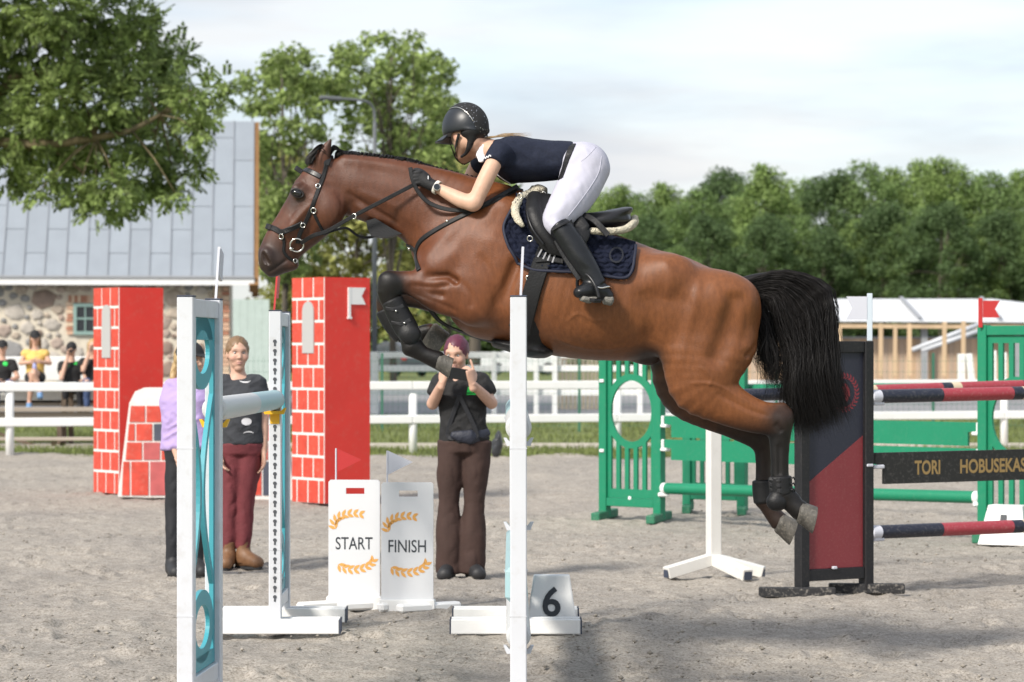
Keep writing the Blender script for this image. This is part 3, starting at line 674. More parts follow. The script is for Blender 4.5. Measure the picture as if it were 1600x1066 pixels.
# brick quoins at the corner and round the window
for i in range(26):
    u = .25 + i * .132
    for j in range(2):
        L_ = .24 if (i + j) % 2 else .2; s = WX + (j * .235) + (.0 if i % 2 else .02); m_ = MB(); m_.box(bw(s + L_ / 2, u, .47), (L_ - .015, .10, .112), Matrix((be, bb_, bu)).transposed()); m_.build('brick', m_brick[rs_.integers(0, 3)], wall)
for i in range(8):
    for sd in (-1, 1): m_ = MB(); m_.box(bw(WS + sd * (.43 + (.03 if i % 2 else 0)), WU0 + .06 + i * .125, .47), (.2, .09, .105), Matrix((be, bb_, bu)).transposed()); m_.build('brick', m_brick[rs_.integers(0, 3)], wall)
for i in range(11): m_ = MB(); m_.box(bw(WS - .45 + i * .09, WU1 + .13, .47), (.075, .09, .22), Matrix((be, bb_, bu)).transposed()); m_.build('brick', m_brick[rs_.integers(0, 3)], wall)
m_teal = mat('teal_window_paint', (.24, .36, .33), .6); m_pane = mat('dark_window_glass', (.02, .025, .03), .08, spec=.6)
m_ = MB(); R_ = Matrix((be, bb_, bu)).transposed()
for x in (-.30, .30): m_.box(bw(WS + x, (WU0 + WU1) / 2, .44), (.1, .1, WU1 - WU0), R_)
for z in (WU0 + .05, WU1 - .05): m_.box(bw(WS, z, .44), (.5, .098, .1), R_)
wn_ = m_.build('window', m_teal, BARN)
for z in (.28, .68): m_ = MB(); m_.box(bw(WS, WU0 + z, .46), (.5, .02, .34), R_); m_.build('pane', m_pane, wn_)
m_ = MB(); m_.box(bw(WS, WU0 + .48, .44), (.5, .06, .05), R_); m_.box(bw(WS, WU0 + .48, .437), (.035, .06, .78), R_); m_.build('glazing_bar', m_teal, wn_)
# green-grey board screen beside the gable
SCR = thing('board_screen', 'tall pale green board screen beside the barn corner', 'screen', P(392, 600, 79))
m_scr = mat('pale_green_board', (.42, .50, .46), .7, var=.06)
for i in range(5):
    x0 = 364 + i * 11.4; a = P(x0, 468, 79); c = P(x0 + 11.2, 612, 79); m_ = MB(); m_.box(((a.x + c.x) / 2, 79, (a.z + c.z) / 2), (c.x - a.x, .06, a.z - c.z)); m_.build('board', m_scr, SCR)
# lamp post
LP = thing('street_lamp', 'tall grey street lamp with curved arm behind the horse\'s neck', 'street lamp', (P(585, HYP, 66).x, 66, gz(66)))
m_lamp = mat('grey_lamp_steel', (.13, .14, .15), .5); mb = MB(); mb.smooth = True
mb.tube([P(585, 605, 66), P(585, 400, 66), P(585.5, 190, 66)], [.068, .06, .045], 12); mb.build('pole', m_lamp, LP)
mb = MB(); mb.smooth = True; mb.tube(spline([P(585.5, 192, 66), P(584, 172, 66), P(575, 160, 65.9), P(556, 156, 65.8), P(530, 154.5, 65.7)], 5), .035, 8); mb.build('arm', m_lamp, LP)
mb = MB(); mb.beam(P(535, 155, 65.7), P(499, 152.5, 65.6), .2, .10, bev=.03); mb.build('lamp_head', m_lamp, LP)
# ------------------------------------------------------------------ the horse (left side to the camera, over the oxer)
HD = 12.9; HS = HD / FOC
def hp(px, py, off=0.0): return P(px, py, HD + off)
def hc(lst, off=0.0):
    """(px, py, r_px, w_m[, off]) -> chain stations"""
    return [(hp(a[0], a[1], a[4] if len(a) > 4 else off), a[2] * (HD + (a[4] if len(a) > 4 else off)) / FOC, a[3]) for a in lst]
def mirrored(st): return [(Vector((p.x, 2 * HD - p.y, p.z)), r, w) for p, r, w in st]

hs = SDF((-1.28, HD - .42, .55), (1.50, HD + .42, 2.62), 0.0066)
# trunk
hs.chain(hc([(712, 430, 50, .14), (735, 418, 92, .19), (765, 413, 116, .23), (800, 420, 117, .262), (850, 440, 111, .29), (900, 455, 104.5, .302), (950, 466, 97, .298),
             (1000, 474, 87, .285), (1040, 474, 77, .272), (1085, 482, 67, .262), (1122, 492, 62, .235), (1140, 498, 47, .17)]), k=.03, sub=3, p=2.25)
# neck
hs.chain(hc([(725, 372, 84, .17), (708, 353, 80, .15), (686, 337, 70.5, .128), (656, 322, 60, .108), (624, 309, 54.5, .095), (588, 301, 50, .088), (556, 293, 46, .08), (528, 287, 40, .072)]), k=.07, sub=3)
# crest line of the neck and withers
hs.chain(hc([(540, 250, 5, .03), (600, 257, 6, .035), (660, 270, 8, .04), (730, 290, 10, .05), (790, 308, 14, .06), (830, 330, 16, .08)]), k=.05, sub=2)
# head
hs.chain(hc([(510, 268, 27, .066), (499, 300, 42, .088), (491, 325, 44.5, .09), (476, 344, 41.5, .08), (459, 363, 36.5, .066), (447, 377, 34, .057), (436, 393, 30.5, .054), (431, 408, 26, .057), (429, 415, 19, .05)]), k=.025, sub=3)
hs.ell(hp(452, 415), (15 * HS, .04, 9 * HS), k=.02)                                   # chin
hs.chain(hc([(415, 395, 10, .03), (418, 414, 12, .04), (424, 424, 9, .035)]), k=.02)      # upper lip
for sg in (-1, 1):
    hs.ell(hp(513, 329, sg * .062), (27 * HS, .05, 31 * HS), k=.03)                    # jowl
    hs.ell(hp(468, 298, sg * .077), (14 * HS, .024, 10 * HS), Euler((0, .5, 0)).to_matrix(), k=.03)  # brow over the eye
    hs.chain(hc([(490, 312, 5, .02), (468, 338, 5, .016), (450, 362, 4, .01)], sg * .068), k=.045)   # cheek bone
    hs.ell(hp(418, 402, sg * .05), (10 * HS, .024, 15 * HS), Euler((0, -.3, 0)).to_matrix(), k=.02)    # nostril rim
    hs.chain(hc([(503, 262, 13, .02), (503, 248, 13, .022), (510, 232, 8.5, .016), (517, 218, 2.5, .006)], sg * .052), k=.012, sub=2)  # ear
    # shoulder blade, upper arm and breast
    hs.chain(hc([(792, 330, 26, .05), (750, 375, 36, .06), (705, 415, 38, .065), (690, 428, 34, .06)], sg * .165), k=.06, sub=2)
    hs.chain(hc([(775, 385, 30, .05), (762, 440, 36, .06), (744, 482, 24, .05)], sg * .20), k=.06, sub=2)
    hs.ell(hp(682, 425, sg * .10), (32 * HS, .09, 40 * HS), k=.05)
    # hip, thigh and croup
    hs.ell(hp(1045, 425, sg * .20), (38 * HS, .07, 26 * HS), k=.08)
    hs.ell(hp(1120, 470, sg * .15), (66 * HS, .12, 46 * HS), k=.06)
hs.ell(hp(1006, 556), (24 * HS, .05, 14 * HS), Euler((0, .3, 0)).to_matrix(), k=.03)   # sheath
# hind legs: near (left) then far (right)
hs.chain(hc([(1108, 490, 74, .13, -.12), (1103, 535, 80, .125, -.14), (1098, 575, 63, .11, -.15), (1102, 602, 54, .095, -.155), (1130, 627, 37, .075, -.155), (1165, 645, 29, .06, -.155), (1197, 655, 25, .05, -.155), (1217, 662, 20.5, .046, -.155)]), k=.04, sub=3)
hs.chain(hc([(1219, 655, 20, .044), (1219, 675, 18, .042), (1218, 698, 15.5, .034), (1218.5, 725, 14, .03), (1219, 750, 14.5, .031), (1222, 774, 18, .036)], -.155), k=.02, sub=2)
hs.chain(hc([(1222, 774, 17, .035), (1236, 787, 14, .033), (1249, 797, 16.5, .038)], -.155), k=.015, sub=2)
hs.chain(hc([(1230, 770, 10, .022), (1243, 779, 8, .02)], -.155), k=.015)
hs.chain(hc([(1205, 640, 9, .02), (1222, 638, 10, .022), (1230, 645, 9, .024), (1228, 662, 9, .02)], -.155), k=.02)
hs.chain(hc([(1080, 500, 60, .12, .12), (1075, 550, 62, .12, .14), (1065, 592, 46, .10, .15), (1075, 622, 36, .085, .155), (1105, 645, 26, .07, .155), (1140, 661, 22, .055, .155), (1170, 676, 20, .046, .155), (1190, 688, 18, .044, .155)]), k=.04, sub=3)
hs.chain(hc([(1194, 676, 18, .042), (1194, 700, 15.5, .036), (1194, 725, 13.5, .03), (1194, 755, 14, .031), (1197, 782, 17, .036)], .155), k=.02, sub=2)
hs.chain(hc([(1197, 782, 16, .035), (1208, 803, 13.5, .033), (1217, 814, 15.5, .038)], .155), k=.015, sub=2)
# fore legs: near folded tight, far folded tighter
hs.chain(hc([(748, 455, 46, .075, -.17), (715, 459, 39, .068, -.165), (682, 455, 32, .058, -.16), (655, 446, 23, .05, -.155), (632, 442, 18.5, .043, -.15), (611, 444, 20, .046, -.15)]), k=.035, sub=3)
hs.ell(hp(737, 488, -.17), (17 * HS, .045, 16 * HS), k=.04)
hs.chain(hc([(610, 440, 20, .046), (606, 456, 17, .043), (611, 474, 14.5, .034), (624, 499, 13, .03), (637, 523, 14, .031), (644, 542, 17, .036)], -.15), k=.02, sub=2)
hs.chain(hc([(644, 542, 16.5, .035), (662, 554, 12.5, .032), (684, 563, 15, .037)], -.15), k=.015, sub=2)
hs.chain(hc([(748, 460, 40, .07, .17), (715, 463, 33, .065, .165), (682, 463, 27, .055, .16), (650, 462, 20, .045, .155), (625, 462, 18, .042, .15), (606, 466, 18, .044, .15)]), k=.03, sub=3)
hs.chain(hc([(606, 466, 18, .044), (603, 480, 15, .038), (614, 505, 13, .03), (632, 524, 14, .031), (648, 526, 15.5, .034), (662, 520, 12.5, .032), (672, 519, 14, .036)], .15), k=.015, sub=2)
# hollows: nostrils, jaw groove, flank, elbow fold, gaskin groove
for sg in (-1, 1):
    hs.chain(hc([(411, 397, 3.5, .016), (414, 406, 5.5, .02), (419, 412, 3.5, .016)], sg * .066), k=.008, cut=True)
    hs.chain(hc([(552, 322, 5, .015), (545, 345, 6, .02)], sg * .085), k=.04, cut=True)
    hs.chain(hc([(560, 318, 4, .012), (600, 338, 4, .012), (640, 362, 3, .01)], sg * .112), k=.05, cut=True)   # jugular groove
hs.chain(hc([(772, 500, 4, .012), (790, 455, 5, .014), (806, 415, 4, .01)], -.262), k=.05, cut=True)
hs.chain(hc([(668, 432, 4, .02), (700, 431, 3.5, .015), (713, 440, 4, .012)], -.222), k=.025, cut=True)
hs.chain(hc([(1010, 530, 8, .02), (1024, 556, 7, .03)], -.27), k=.06, cut=True)
hs.chain(hc([(640, 452, 2, .01), (690, 462, 2.5, .01)], -.215), k=.03, cut=True)
hs.chain(hc([(1150, 470, 4, .01), (1140, 520, 5, .012), (1120, 560, 4, .01)], -.262), k=.07, cut=True)
hs.chain(hc([(1040, 470, 10, .012), (1032, 520, 8, .012)], -.30), k=.08, cut=True)
hv, hf = hs.skin(); hv = smooth_np(hv, hf, 4, .5)
# soft muscle and rib relief on the flanks
tt = vnoise(hv[:, 0] * 9, hv[:, 1] * 9, hv[:, 2] * 7, 3) * .005 + vnoise(hv[:, 0] * 22, hv[:, 1] * 22, hv[:, 2] * 16, 5) * .0022
sgn = np.sign(hv[:, 1] - HD); hv[:, 1] += sgn * tt * np.clip(np.abs(hv[:, 1] - HD) / .1, 0, 1)
def vnormals(v, f):
    a = np.cross(v[f[:, 2]] - v[f[:, 0]], v[f[:, 3]] - v[f[:, 1]]); n = np.zeros_like(v)
    for k in range(4):
        for c in range(3): n[:, c] += np.bincount(f[:, k], a[:, c], len(v))
    return n / (np.linalg.norm(n, axis=1)[:, None] + 1e-12)
# sculpted creases (-), ridges and veins (+): image-plane polyline, width px, height m; worked into both sides
hn = vnormals(hv, hf); hn *= np.where(((hv - np.array([0, HD, 0])) * hn)[:, 1].sum() > 0, 1, -1)
hpx = CXP + hv[:, 0] / HD * FOC; hpy = HYP - (hv[:, 2] - CAMH) / HD * FOC; amt = np.zeros(len(hv))
def crease(pts, w, hgt, near_only=False):
    q = np.array([list(p) for p in spline(pts, 5)]); best = np.full(len(hv), 1e9)
    bx = (hpx > q[:, 0].min() - 4 * w) & (hpx < q[:, 0].max() + 4 * w) & (hpy > q[:, 1].min() - 4 * w) & (hpy < q[:, 1].max() + 4 * w); ix = np.nonzero(bx)[0]
    if len(ix) == 0: return
    X, Y = hpx[ix], hpy[ix]; d2 = np.full(len(ix), 1e9); along = np.zeros(len(ix))
    for i in range(len(q) - 1):
        a, b_ = q[i], q[i + 1]; u = b_ - a; l2 = (u * u).sum() + 1e-9; t = np.clip(((X - a[0]) * u[0] + (Y - a[1]) * u[1]) / l2, 0, 1); dd = (X - a[0] - t * u[0]) ** 2 + (Y - a[1] - t * u[1]) ** 2; m = dd < d2; d2[m] = dd[m]; along[m] = (i + t[m]) / (len(q) - 1)
    fade = np.clip(along / .2, 0, 1) * np.clip((1 - along) / .2, 0, 1); lat_ = np.clip(np.abs(hn[ix, 1]) * 1.4 - .1, 0, 1); k = np.exp(-d2 / (w * w)) * fade * lat_ * hgt
    if near_only: k = k * (hv[ix, 1] < HD)
    amt[ix] += k
for c in (([(765, 305), (740, 340), (702, 385), (674, 415)], 9, -.005), ([(748, 398), (772, 440), (776, 482)], 7, -.006), ([(700, 372), (720, 402), (712, 432)], 11, -.003), ([(640, 446), (680, 451), (708, 446)], 4, -.007), ([(640, 457), (690, 476), (718, 490)], 4, -.006), ([(720, 440), (738, 465), (735, 485)], 5, -.004),
          ([(560, 262), (600, 275), (650, 292), (705, 316)], 9, -.004), ([(543, 300), (560, 313), (600, 337), (625, 352)], 4, -.009), ([(552, 318), (575, 335), (600, 348)], 4, .005), ([(560, 300), (590, 312), (630, 330)], 6, .004),
          ([(1000, 455), (1016, 505), (1010, 545)], 14, -.010), ([(1030, 402), (1043, 438), (1036, 470)], 9, .007), ([(1152, 452), (1162, 500), (1150, 548)], 7, -.006), ([(1088, 432), (1078, 480), (1062, 540), (1052, 588)], 9, .006), ([(1120, 440), (1132, 480), (1118, 530), (1100, 570)], 10, -.004), ([(1185, 528), (1170, 548), (1158, 560)], 4, -.008),
          ([(1112, 612), (1160, 637), (1198, 650)], 4, -.006), ([(1070, 598), (1110, 600), (1150, 620), (1190, 640)], 2.5, .004), ([(1085, 570), (1105, 590), (1100, 605)], 2.5, .003),
          ([(865, 528), (900, 541), (940, 546), (985, 540)], 3, .004), ([(880, 508), (900, 492), (925, 502), (950, 500)], 2.5, .003), ([(905, 470), (930, 480), (945, 470)], 2.5, .002),
          ([(1204, 660), (1216, 674)], 5, -.006), ([(1211, 690), (1212, 745)], 3, -.006), ([(1227, 690), (1228, 745)], 3, .004), ([(1187, 712), (1188, 748)], 3, -.004),
          ([(492, 318), (470, 341), (455, 360)], 4, .006), ([(458, 345), (450, 365), (440, 382)], 2.5, .003), ([(475, 322), (462, 330), (455, 342)], 3, -.003), ([(418, 428), (437, 416), (452, 404)], 2.5, -.006), ([(480, 284), (474, 290), (476, 294)], 5, -.006), ([(524, 300), (536, 318), (532, 345), (518, 358)], 4, -.004), ([(500, 340), (486, 362), (470, 385)], 5, -.004),
          ([(690, 440), (672, 460), (680, 480)], 6, .003), ([(660, 400), (690, 405), (720, 395)], 12, .003), ([(770, 330), (800, 350), (820, 390)], 12, -.004)): crease(*c)
for i in range(9): x = 872 + i * 15; crease([(x + 10, 448), (x + 4, 480), (x - 10, 528)], 5.5, -.0012)
hv = hv + hn * amt[:, None]
HB = bvh_of(hv, hf)

# coat: bay with black points
ppx = CXP + hv[:, 0] / hv[:, 1] * FOC; ppy = HYP - (hv[:, 2] - CAMH) / hv[:, 1] * FOC
def blob(cx, cy, rx, ry, a=0.0, soft=.35):
    c, s_ = math.cos(a), math.sin(a); x = (ppx - cx) * c + (ppy - cy) * s_; y = -(ppx - cx) * s_ + (ppy - cy) * c
    return np.clip((1 + soft - np.sqrt((x / rx) ** 2 + (y / ry) ** 2)) / (2 * soft), 0, 1)
bay = np.array([.135, .041, .015]); warm = np.array([.205, .074, .024]); dark = np.array([.007, .0055, .005]); deep = np.array([.080, .030, .016])
col = np.tile(bay, (len(hv), 1))
def mixc(w, c):
    global col
    col = col * (1 - w[:, None]) + np.array(c) * w[:, None]
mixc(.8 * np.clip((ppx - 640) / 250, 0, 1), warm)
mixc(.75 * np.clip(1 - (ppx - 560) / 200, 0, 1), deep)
mixc(.35 * np.clip(vnoise(hv[:, 0] * 5, hv[:, 1] * 5, hv[:, 2] * 5, 9) + .3, 0, 1), deep)
near = hv[:, 1] < HD
mixc(.85 * blob(422, 410, 34, 34, 0, .45), [.022, .017, .016])          # muzzle
mixc(.75 * blob(462, 306, 17, 24, .3, .5), [.03, .018, .014])          # round the eye
mixc(blob(606, 450, 30, 34, 0, .3), dark); mixc(blob(632, 515, 44, 54, -.5, .25), dark); mixc(blob(668, 555, 60, 34, .3, .25), dark)
mixc(.5 * blob(640, 470, 40, 20, 0, .5), dark)
lowh = np.clip((ppy - 640 + .12 * (ppx - 1190)) / 42, 0, 1) * (ppx > 1120); mixc(lowh, dark)
mixc(.85 * blob(1228, 655, 30, 34, 0, .4), dark)
mixc((ppx > 960) * (hv[:, 1] > HD + .03) * np.clip((ppy - 560) / 40, 0, 1) * .7, [.03, .016, .011])  # far hind leg darkened: shade under the body put into its colour
mixc(.9 * blob(1012, 562, 26, 20, 0, .5), [.02, .014, .012])
mixc(.6 * blob(518, 222, 6, 26, .2, .4), dark)
HORSE = thing('horse', 'bay horse with black mane, tail and legs jumping over the teal and white oxer', 'horse', P(850, HYP, HD) * 1)
HORSE.location = (P(850, HYP, HD).x, HD, .55)
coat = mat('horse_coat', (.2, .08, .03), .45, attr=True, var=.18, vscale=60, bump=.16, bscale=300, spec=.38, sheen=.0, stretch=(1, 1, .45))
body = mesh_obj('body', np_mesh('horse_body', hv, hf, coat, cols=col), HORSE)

m_hoof = mat('hoof_horn', (.085, .078, .068), .6, var=.4, vscale=25, bump=.3, bscale=90, stretch=(1, 1, .3), dirt=((.30, .27, .22), 60, .7))
m_sole = mat('hoof_sole', (.17, .145, .11), .9, var=.5, vscale=40, bump=.8, bscale=70)
def hoof(cor, sole, toe, off, r0, r1):
    a = hp(*cor, off); b = hp(*sole, off); ax = (b - a).normalized(); tdir = (hp(*toe, off) - b); tdir = (tdir - ax * tdir.dot(ax)).normalized(); sd = ax.cross(tdir)
    m = MB(); m.smooth = True; rings = []; n = 20
    prof = [(-.15, .84, .0), (0.0, 1.0, 0.0), (.18, 1.0, .05), (.8, 1.10, .30), (1.0, 1.12, .38)]
    vs = []
    for t, s_, sh in prof:
        c = a + (b - a) * t
        for k in range(n):
            an = 2 * math.pi * k / n; rr = r0 + (r1 - r0) * max(t, 0)
            ct = math.cos(an); e = 1.12 if ct > 0 else .86
            vs.append(c + tdir * (ct * rr * s_ * e + sh * rr * .9) + sd * (math.sin(an) * rr * s_ * .92))
    fs = [(i * n + k, i * n + (k + 1) % n, i * n + n + (k + 1) % n, i * n + n + k) for i in range(len(prof) - 1) for k in range(n)]
    fs.append(list(range(n))[::-1]); m.add(vs, fs)
    # sole: rim, hollow and frog
    m.mi = 1; m.smooth = False; c = a + (b - a); last = vs[-n:]; ce = sum(last, Vector()) / n
    r2 = [ce + (p - ce) * .82 for p in last]; r3 = [ce + (p - ce) * .7 - ax * .012 for p in last]
    m.add(last + r2 + r3, [(k, (k + 1) % n, n + (k + 1) % n, n + k) for k in range(n)] + [(n + k, n + (k + 1) % n, 2 * n + (k + 1) % n, 2 * n + k) for k in range(n)] + [[2 * n + k for k in range(n)]])
    rr = r1
    m.prism([[(-rr * .75, -rr * .42), (rr * .45, 0), (-rr * .75, rr * .42), (-rr * .55, 0)]], ce - ax * .013, tdir, sd, ax, .012)
    return m.build('hoof', [m_hoof, m_sole], HORSE)
hoof((1251, 799), (1275, 804), (1284, 826), -.155, .054, .058)
hoof((1219, 816), (1243, 825), (1248, 842), .155, .052, .056)
hoof((685, 563), (707, 569), (718, 592), -.15, .042, .044)
hoof((673, 520), (695, 534), (672, 552), .15, .062, .072)

# eye
m_eye = mat('eye_gloss', (.006, .005, .005), .04, spec=.8)
m_lid = mat('eye_lid', (.015, .011, .01), .5)
for sg in (-1, 1):
    b = MB(); b.smooth = True
    pt, nn = drape(HB, 464.5, 302)
    if sg > 0: pt = Vector((pt.x, 2 * HD - pt.y, pt.z))
    b.ball(pt + Vector((0, -sg * -.006, 0)) * 1, (.026, .016, .017), 16, 10, Euler((0, .35, 0)).to_matrix()); e = b.build('eye', m_eye, HORSE)
    b = MB(); ring = [pt + Vector((math.cos(a) * .029, sg * .006, math.sin(a) * .0185 + .25 * -math.cos(a) * .029)) for a in np.linspace(0, 2 * math.pi, 20, endpoint=False)]
    b.smooth = True; b.tube(ring, .005, 6, closed=True); b.build('eyelid', m_lid, e)

# --- hair
def strands(name, roots, m, parent, n=5):
    """roots: list of (list of points, radius)"""
    vs = []; fs = []; o = 0
    for pts, r in roots:
        pts = np.array(pts); k = len(pts); t = np.gradient(pts, axis=0); t /= np.linalg.norm(t, axis=1)[:, None] + 1e-9
        u = np.cross(t, [.3, .9, .2]); u /= np.linalg.norm(u, axis=1)[:, None] + 1e-9; w = np.cross(t, u)
        rr = r * np.interp(np.linspace(0, 1, k), [0, .15, .7, 1], [.7, 1, .8, .12])[:, None]
        ring = [pts + u * rr * math.cos(a) + w * rr * math.sin(a) for a in (0, 2.094, 4.189)]
        v = np.stack(ring, 1).reshape(-1, 3); vs.append(v)
        i = np.arange(k - 1)[:, None] * 3
        for a in range(3):
            b = (a + 1) % 3; fs.append(np.concatenate([i + a, i + b, i + 3 + b, i + 3 + a], 1) + o)
        o += k * 3
    return mesh_obj(name, np_mesh(name, np.concatenate(vs), np.concatenate(fs), m), parent)
m_hair = mat('black_hair', (.0085, .007, .0065), .45, spec=.3, island=.6)
rg = np.random.default_rng(11); tl = []
for i in range(7000):
    # guide: leaves the dock, arches over, falls and streams back
    a = rg.random(); b = rg.normal(0, 1)
    inner = rg.random() < .10
    rx, ry = 1168 + 10 * a, 437 + 32 * a                        # root along the dock
    if inner:
        ctl = [(rx, ry), (1186 + rg.normal(0, 5), 462 + 30 * a), (1196 + rg.normal(0, 8), 510 + rg.normal(0, 10)), (1204 + rg.normal(0, 12), 560), (1212 + rg.normal(0, 14), 600 + rg.normal(0, 14))]
    else:
        q = a ** .8; en = rg.random()
        top = (1230 - 26 * q + rg.normal(0, 4), 421 + 46 * q + abs(rg.normal(0, 3)))
        mid = (1296 - 82 * q + rg.normal(0, 4), 452 + 62 * q)
        low = (1304 - 72 * q + rg.normal(0, 5), 540 + 14 * q + rg.normal(0, 6))
        ln = 1.06 - .45 * rg.random() ** 2
        end = (1326 - 78 * q * (0.6 + .8 * en) + rg.normal(0, 7) - (1 - ln) * 12, low[1] + (642 + 30 * q - low[1] + rg.normal(0, 9)) * ln)
        l2 = (low[0] + (end[0] - low[0]) * .42 - 4, low[1] + (end[1] - low[1]) * .5)
        ctl = [(rx, ry), top, mid, low, l2, end]
    if rg.random() < .06: ctl = [(c[0] + rg.normal(0, 2 + 5 * j_ / len(ctl)), c[1] + rg.normal(0, 2 + 4 * j_ / len(ctl))) for j_, c in enumerate(ctl)]     # flyaways
    y0 = rg.normal(0, .022); y1 = rg.normal(0, .055)
    k = len(ctl); pts = spline([hp(c[0], c[1], y0 + (y1 - y0) * min(1, j / (k - 2))) for j, c in enumerate(ctl)], 3)
    tl.append((pts, .0006 + .0009 * rg.random()))
tail = strands('tail', tl, m_hair, HORSE)
dk = SDF((.9, HD - .15, 1.5), (1.5, HD + .15, 2.0), .008)
dk.chain(hc([(1160, 446, 13, .035), (1185, 442, 15, .035), (1215, 440, 15, .03), (1250, 448, 17, .03), (1276, 470, 17, .03), (1284, 505, 15, .028), (1284, 545, 10, .02)]), k=.01, sub=3)
dk.chain(hc([(1180, 460, 14, .03), (1215, 470, 22, .035), (1245, 500, 26, .035), (1256, 550, 22, .03), (1262, 590, 10, .02)]), k=.02, sub=2)
v_, f_ = dk.skin(); mesh_obj('tail_core', np_mesh('tail_core', v_, f_, m_hair), tail)
# mane: pulled short, small tufts along the crest, and the forelock
mn = []
crest = spline([(522, 245), (550, 246), (600, 251.5), (636, 257), (669, 267), (732, 284), (775, 295)], 10)
for i in range(3000):
    t = rg.random() * (len(crest) - 1.01); c = crest[int(t)] + (crest[int(t) + 1] - crest[int(t)]) * (t % 1)
    clump = math.sin(t * 5.2) * 1.3
    side = rg.normal(.006, .016); h_ = 9.0 + clump * 1.3 + rg.normal(0, .9)
    r0 = hp(c.x, c.y + 5, side * .4)
    mn.append(([r0, hp(c.x + 2, c.y - h_ * .55, side), hp(c.x + 5 + rg.normal(0, 1), c.y - h_ * .8, side + .012), hp(c.x + 9 + rg.normal(0, 2), c.y - 3 + rg.normal(0, 1.5), side + .03)], .0021))
for i in range(900):
    a = rg.random(); s_ = rg.normal(0, .02)
    if rg.random() < .8:
        mn.append((spline([hp(512 + 4 * a, 238 + 10 * a, s_), hp(503 - 3 * a, 225 + 14 * a, s_ * 1.4), hp(488 + 4 * a, 235 + 14 * a, s_ * 1.8), hp(478 + 10 * a + rg.normal(0, 1.5), 254 + rg.normal(0, 3), s_ * 2)], 4), .0022))
    else:
        mn.append((spline([hp(515, 240 + 8 * a, s_), hp(520 + 3 * a, 227 + 8 * a, s_), hp(530 + 4 * a, 232 + 6 * a, s_ + .01), hp(537 + rg.normal(0, 2), 243 + rg.normal(0, 3), s_ + .02)], 4), .0012))
strands('mane', mn, m_hair, HORSE)
# ------------------------------------------------------------------ tack
m_leather = mat('black_leather', (.011, .011, .012), .5, var=.25, vscale=20, bump=.12, bscale=120, spec=.32)
m_leather2 = mat('smooth_black_leather', (.014, .014, .016), .36, bump=.05, bscale=60, spec=.4)
m_steel = mat('polished_steel', (.75, .73, .68), .22, metal=1.0)
m_navy = mat('navy_quilted_cotton', (.008, .011, .026), .85, var=.2, vscale=30, bump=.25, bscale=300, spec=.2)
m_fleece = mat('cream_sheepskin', (.72, .66, .52), .95, var=.18, vscale=40, bump=1.0, bscale=140, spec=.1)
m_neo = mat('black_neoprene', (.012, .012, .014), .6, bump=.15, bscale=200)
def mir(p): return Vector((p.x, 2 * HD - p.y, p.z))
def dstrap(b, pts, w, t=.005, off=.0005, bvh=None, both=True, n=5):
    q = spline(pts, n); a = [drape(bvh or HB, c.x, c.y, off) for c in q]
    ps = [x[0] for x in a]; ns = [x[1] for x in a]
    for _ in range(2): ps = [ps[0]] + [(ps[i - 1] + ps[i] * 2 + ps[i + 1]) / 4 for i in range(1, len(ps) - 1)] + [ps[-1]]
    ns = [ns[0]] + [(ns[i - 1] + ns[i] + ns[i + 1]).normalized() for i in range(1, len(ns) - 1)] + [ns[-1]]
    b.strap(ps, ns, w, t)
    if both: PEND.append(([mir(p) for p in ps], [Vector((x.x, -x.y, x.z)) for x in ns], w, t))
PEND = []
class SideMB(MB):
    """builds the near band and, as a second part of the same name, its twin on the far side"""
    def build(s, name, m, parent=None, fix=True):
        o = MB.build(s, name, m, parent, fix)
        for a in PEND: MB().strap(*a).build(name, m, parent)
        PEND.clear(); return o
def across(b, px, py, w, t, r, a0, a1, tilt=(0, 0)):
    """band over the top of the head/neck, joining both sides"""
    pass
def ring3(b, c, r, rad, n=18, nrm=(0, 1, 0)):
    nn = Vector(nrm).normalized(); u = nn.orthogonal().normalized(); w = nn.cross(u)
    b.smooth = True; b.tube([Vector(c) + u * (r * math.cos(a)) + w * (r * math.sin(a)) for a in np.linspace(0, 2 * math.pi, n, endpoint=False)], rad, 6, closed=True); b.smooth = False

# bridle
BR = thing('bridle', 'black leather bridle with steel rings on the bay horse\'s head', 'bridle', hp(480, 330))
b = SideMB(); dstrap(b, [(510, 256), (505, 277), (499, 292), (489, 320), (477, 348), (468, 366), (465, 380)], .020, .006); b.build('cheekpiece', m_leather, BR)
b = SideMB(); dstrap(b, [(466, 263), (476, 265), (490, 271), (501, 277)], .026, .008); b.build('browband', m_leather2, BR)
b = SideMB(); dstrap(b, [(421, 355), (430, 358), (441, 363), (455, 357), (473, 349)], .026, .007); b.build('noseband', m_leather, BR)
b = SideMB(); dstrap(b, [(441, 364), (444, 380), (443, 393), (452, 404), (460, 408)], .014, .005); b.build('flash_strap', m_leather, BR)
b = SideMB(); dstrap(b, [(489, 330), (496, 345), (503, 358), (508, 366)], .016, .005); b.build('throat_strap', m_leather, BR)
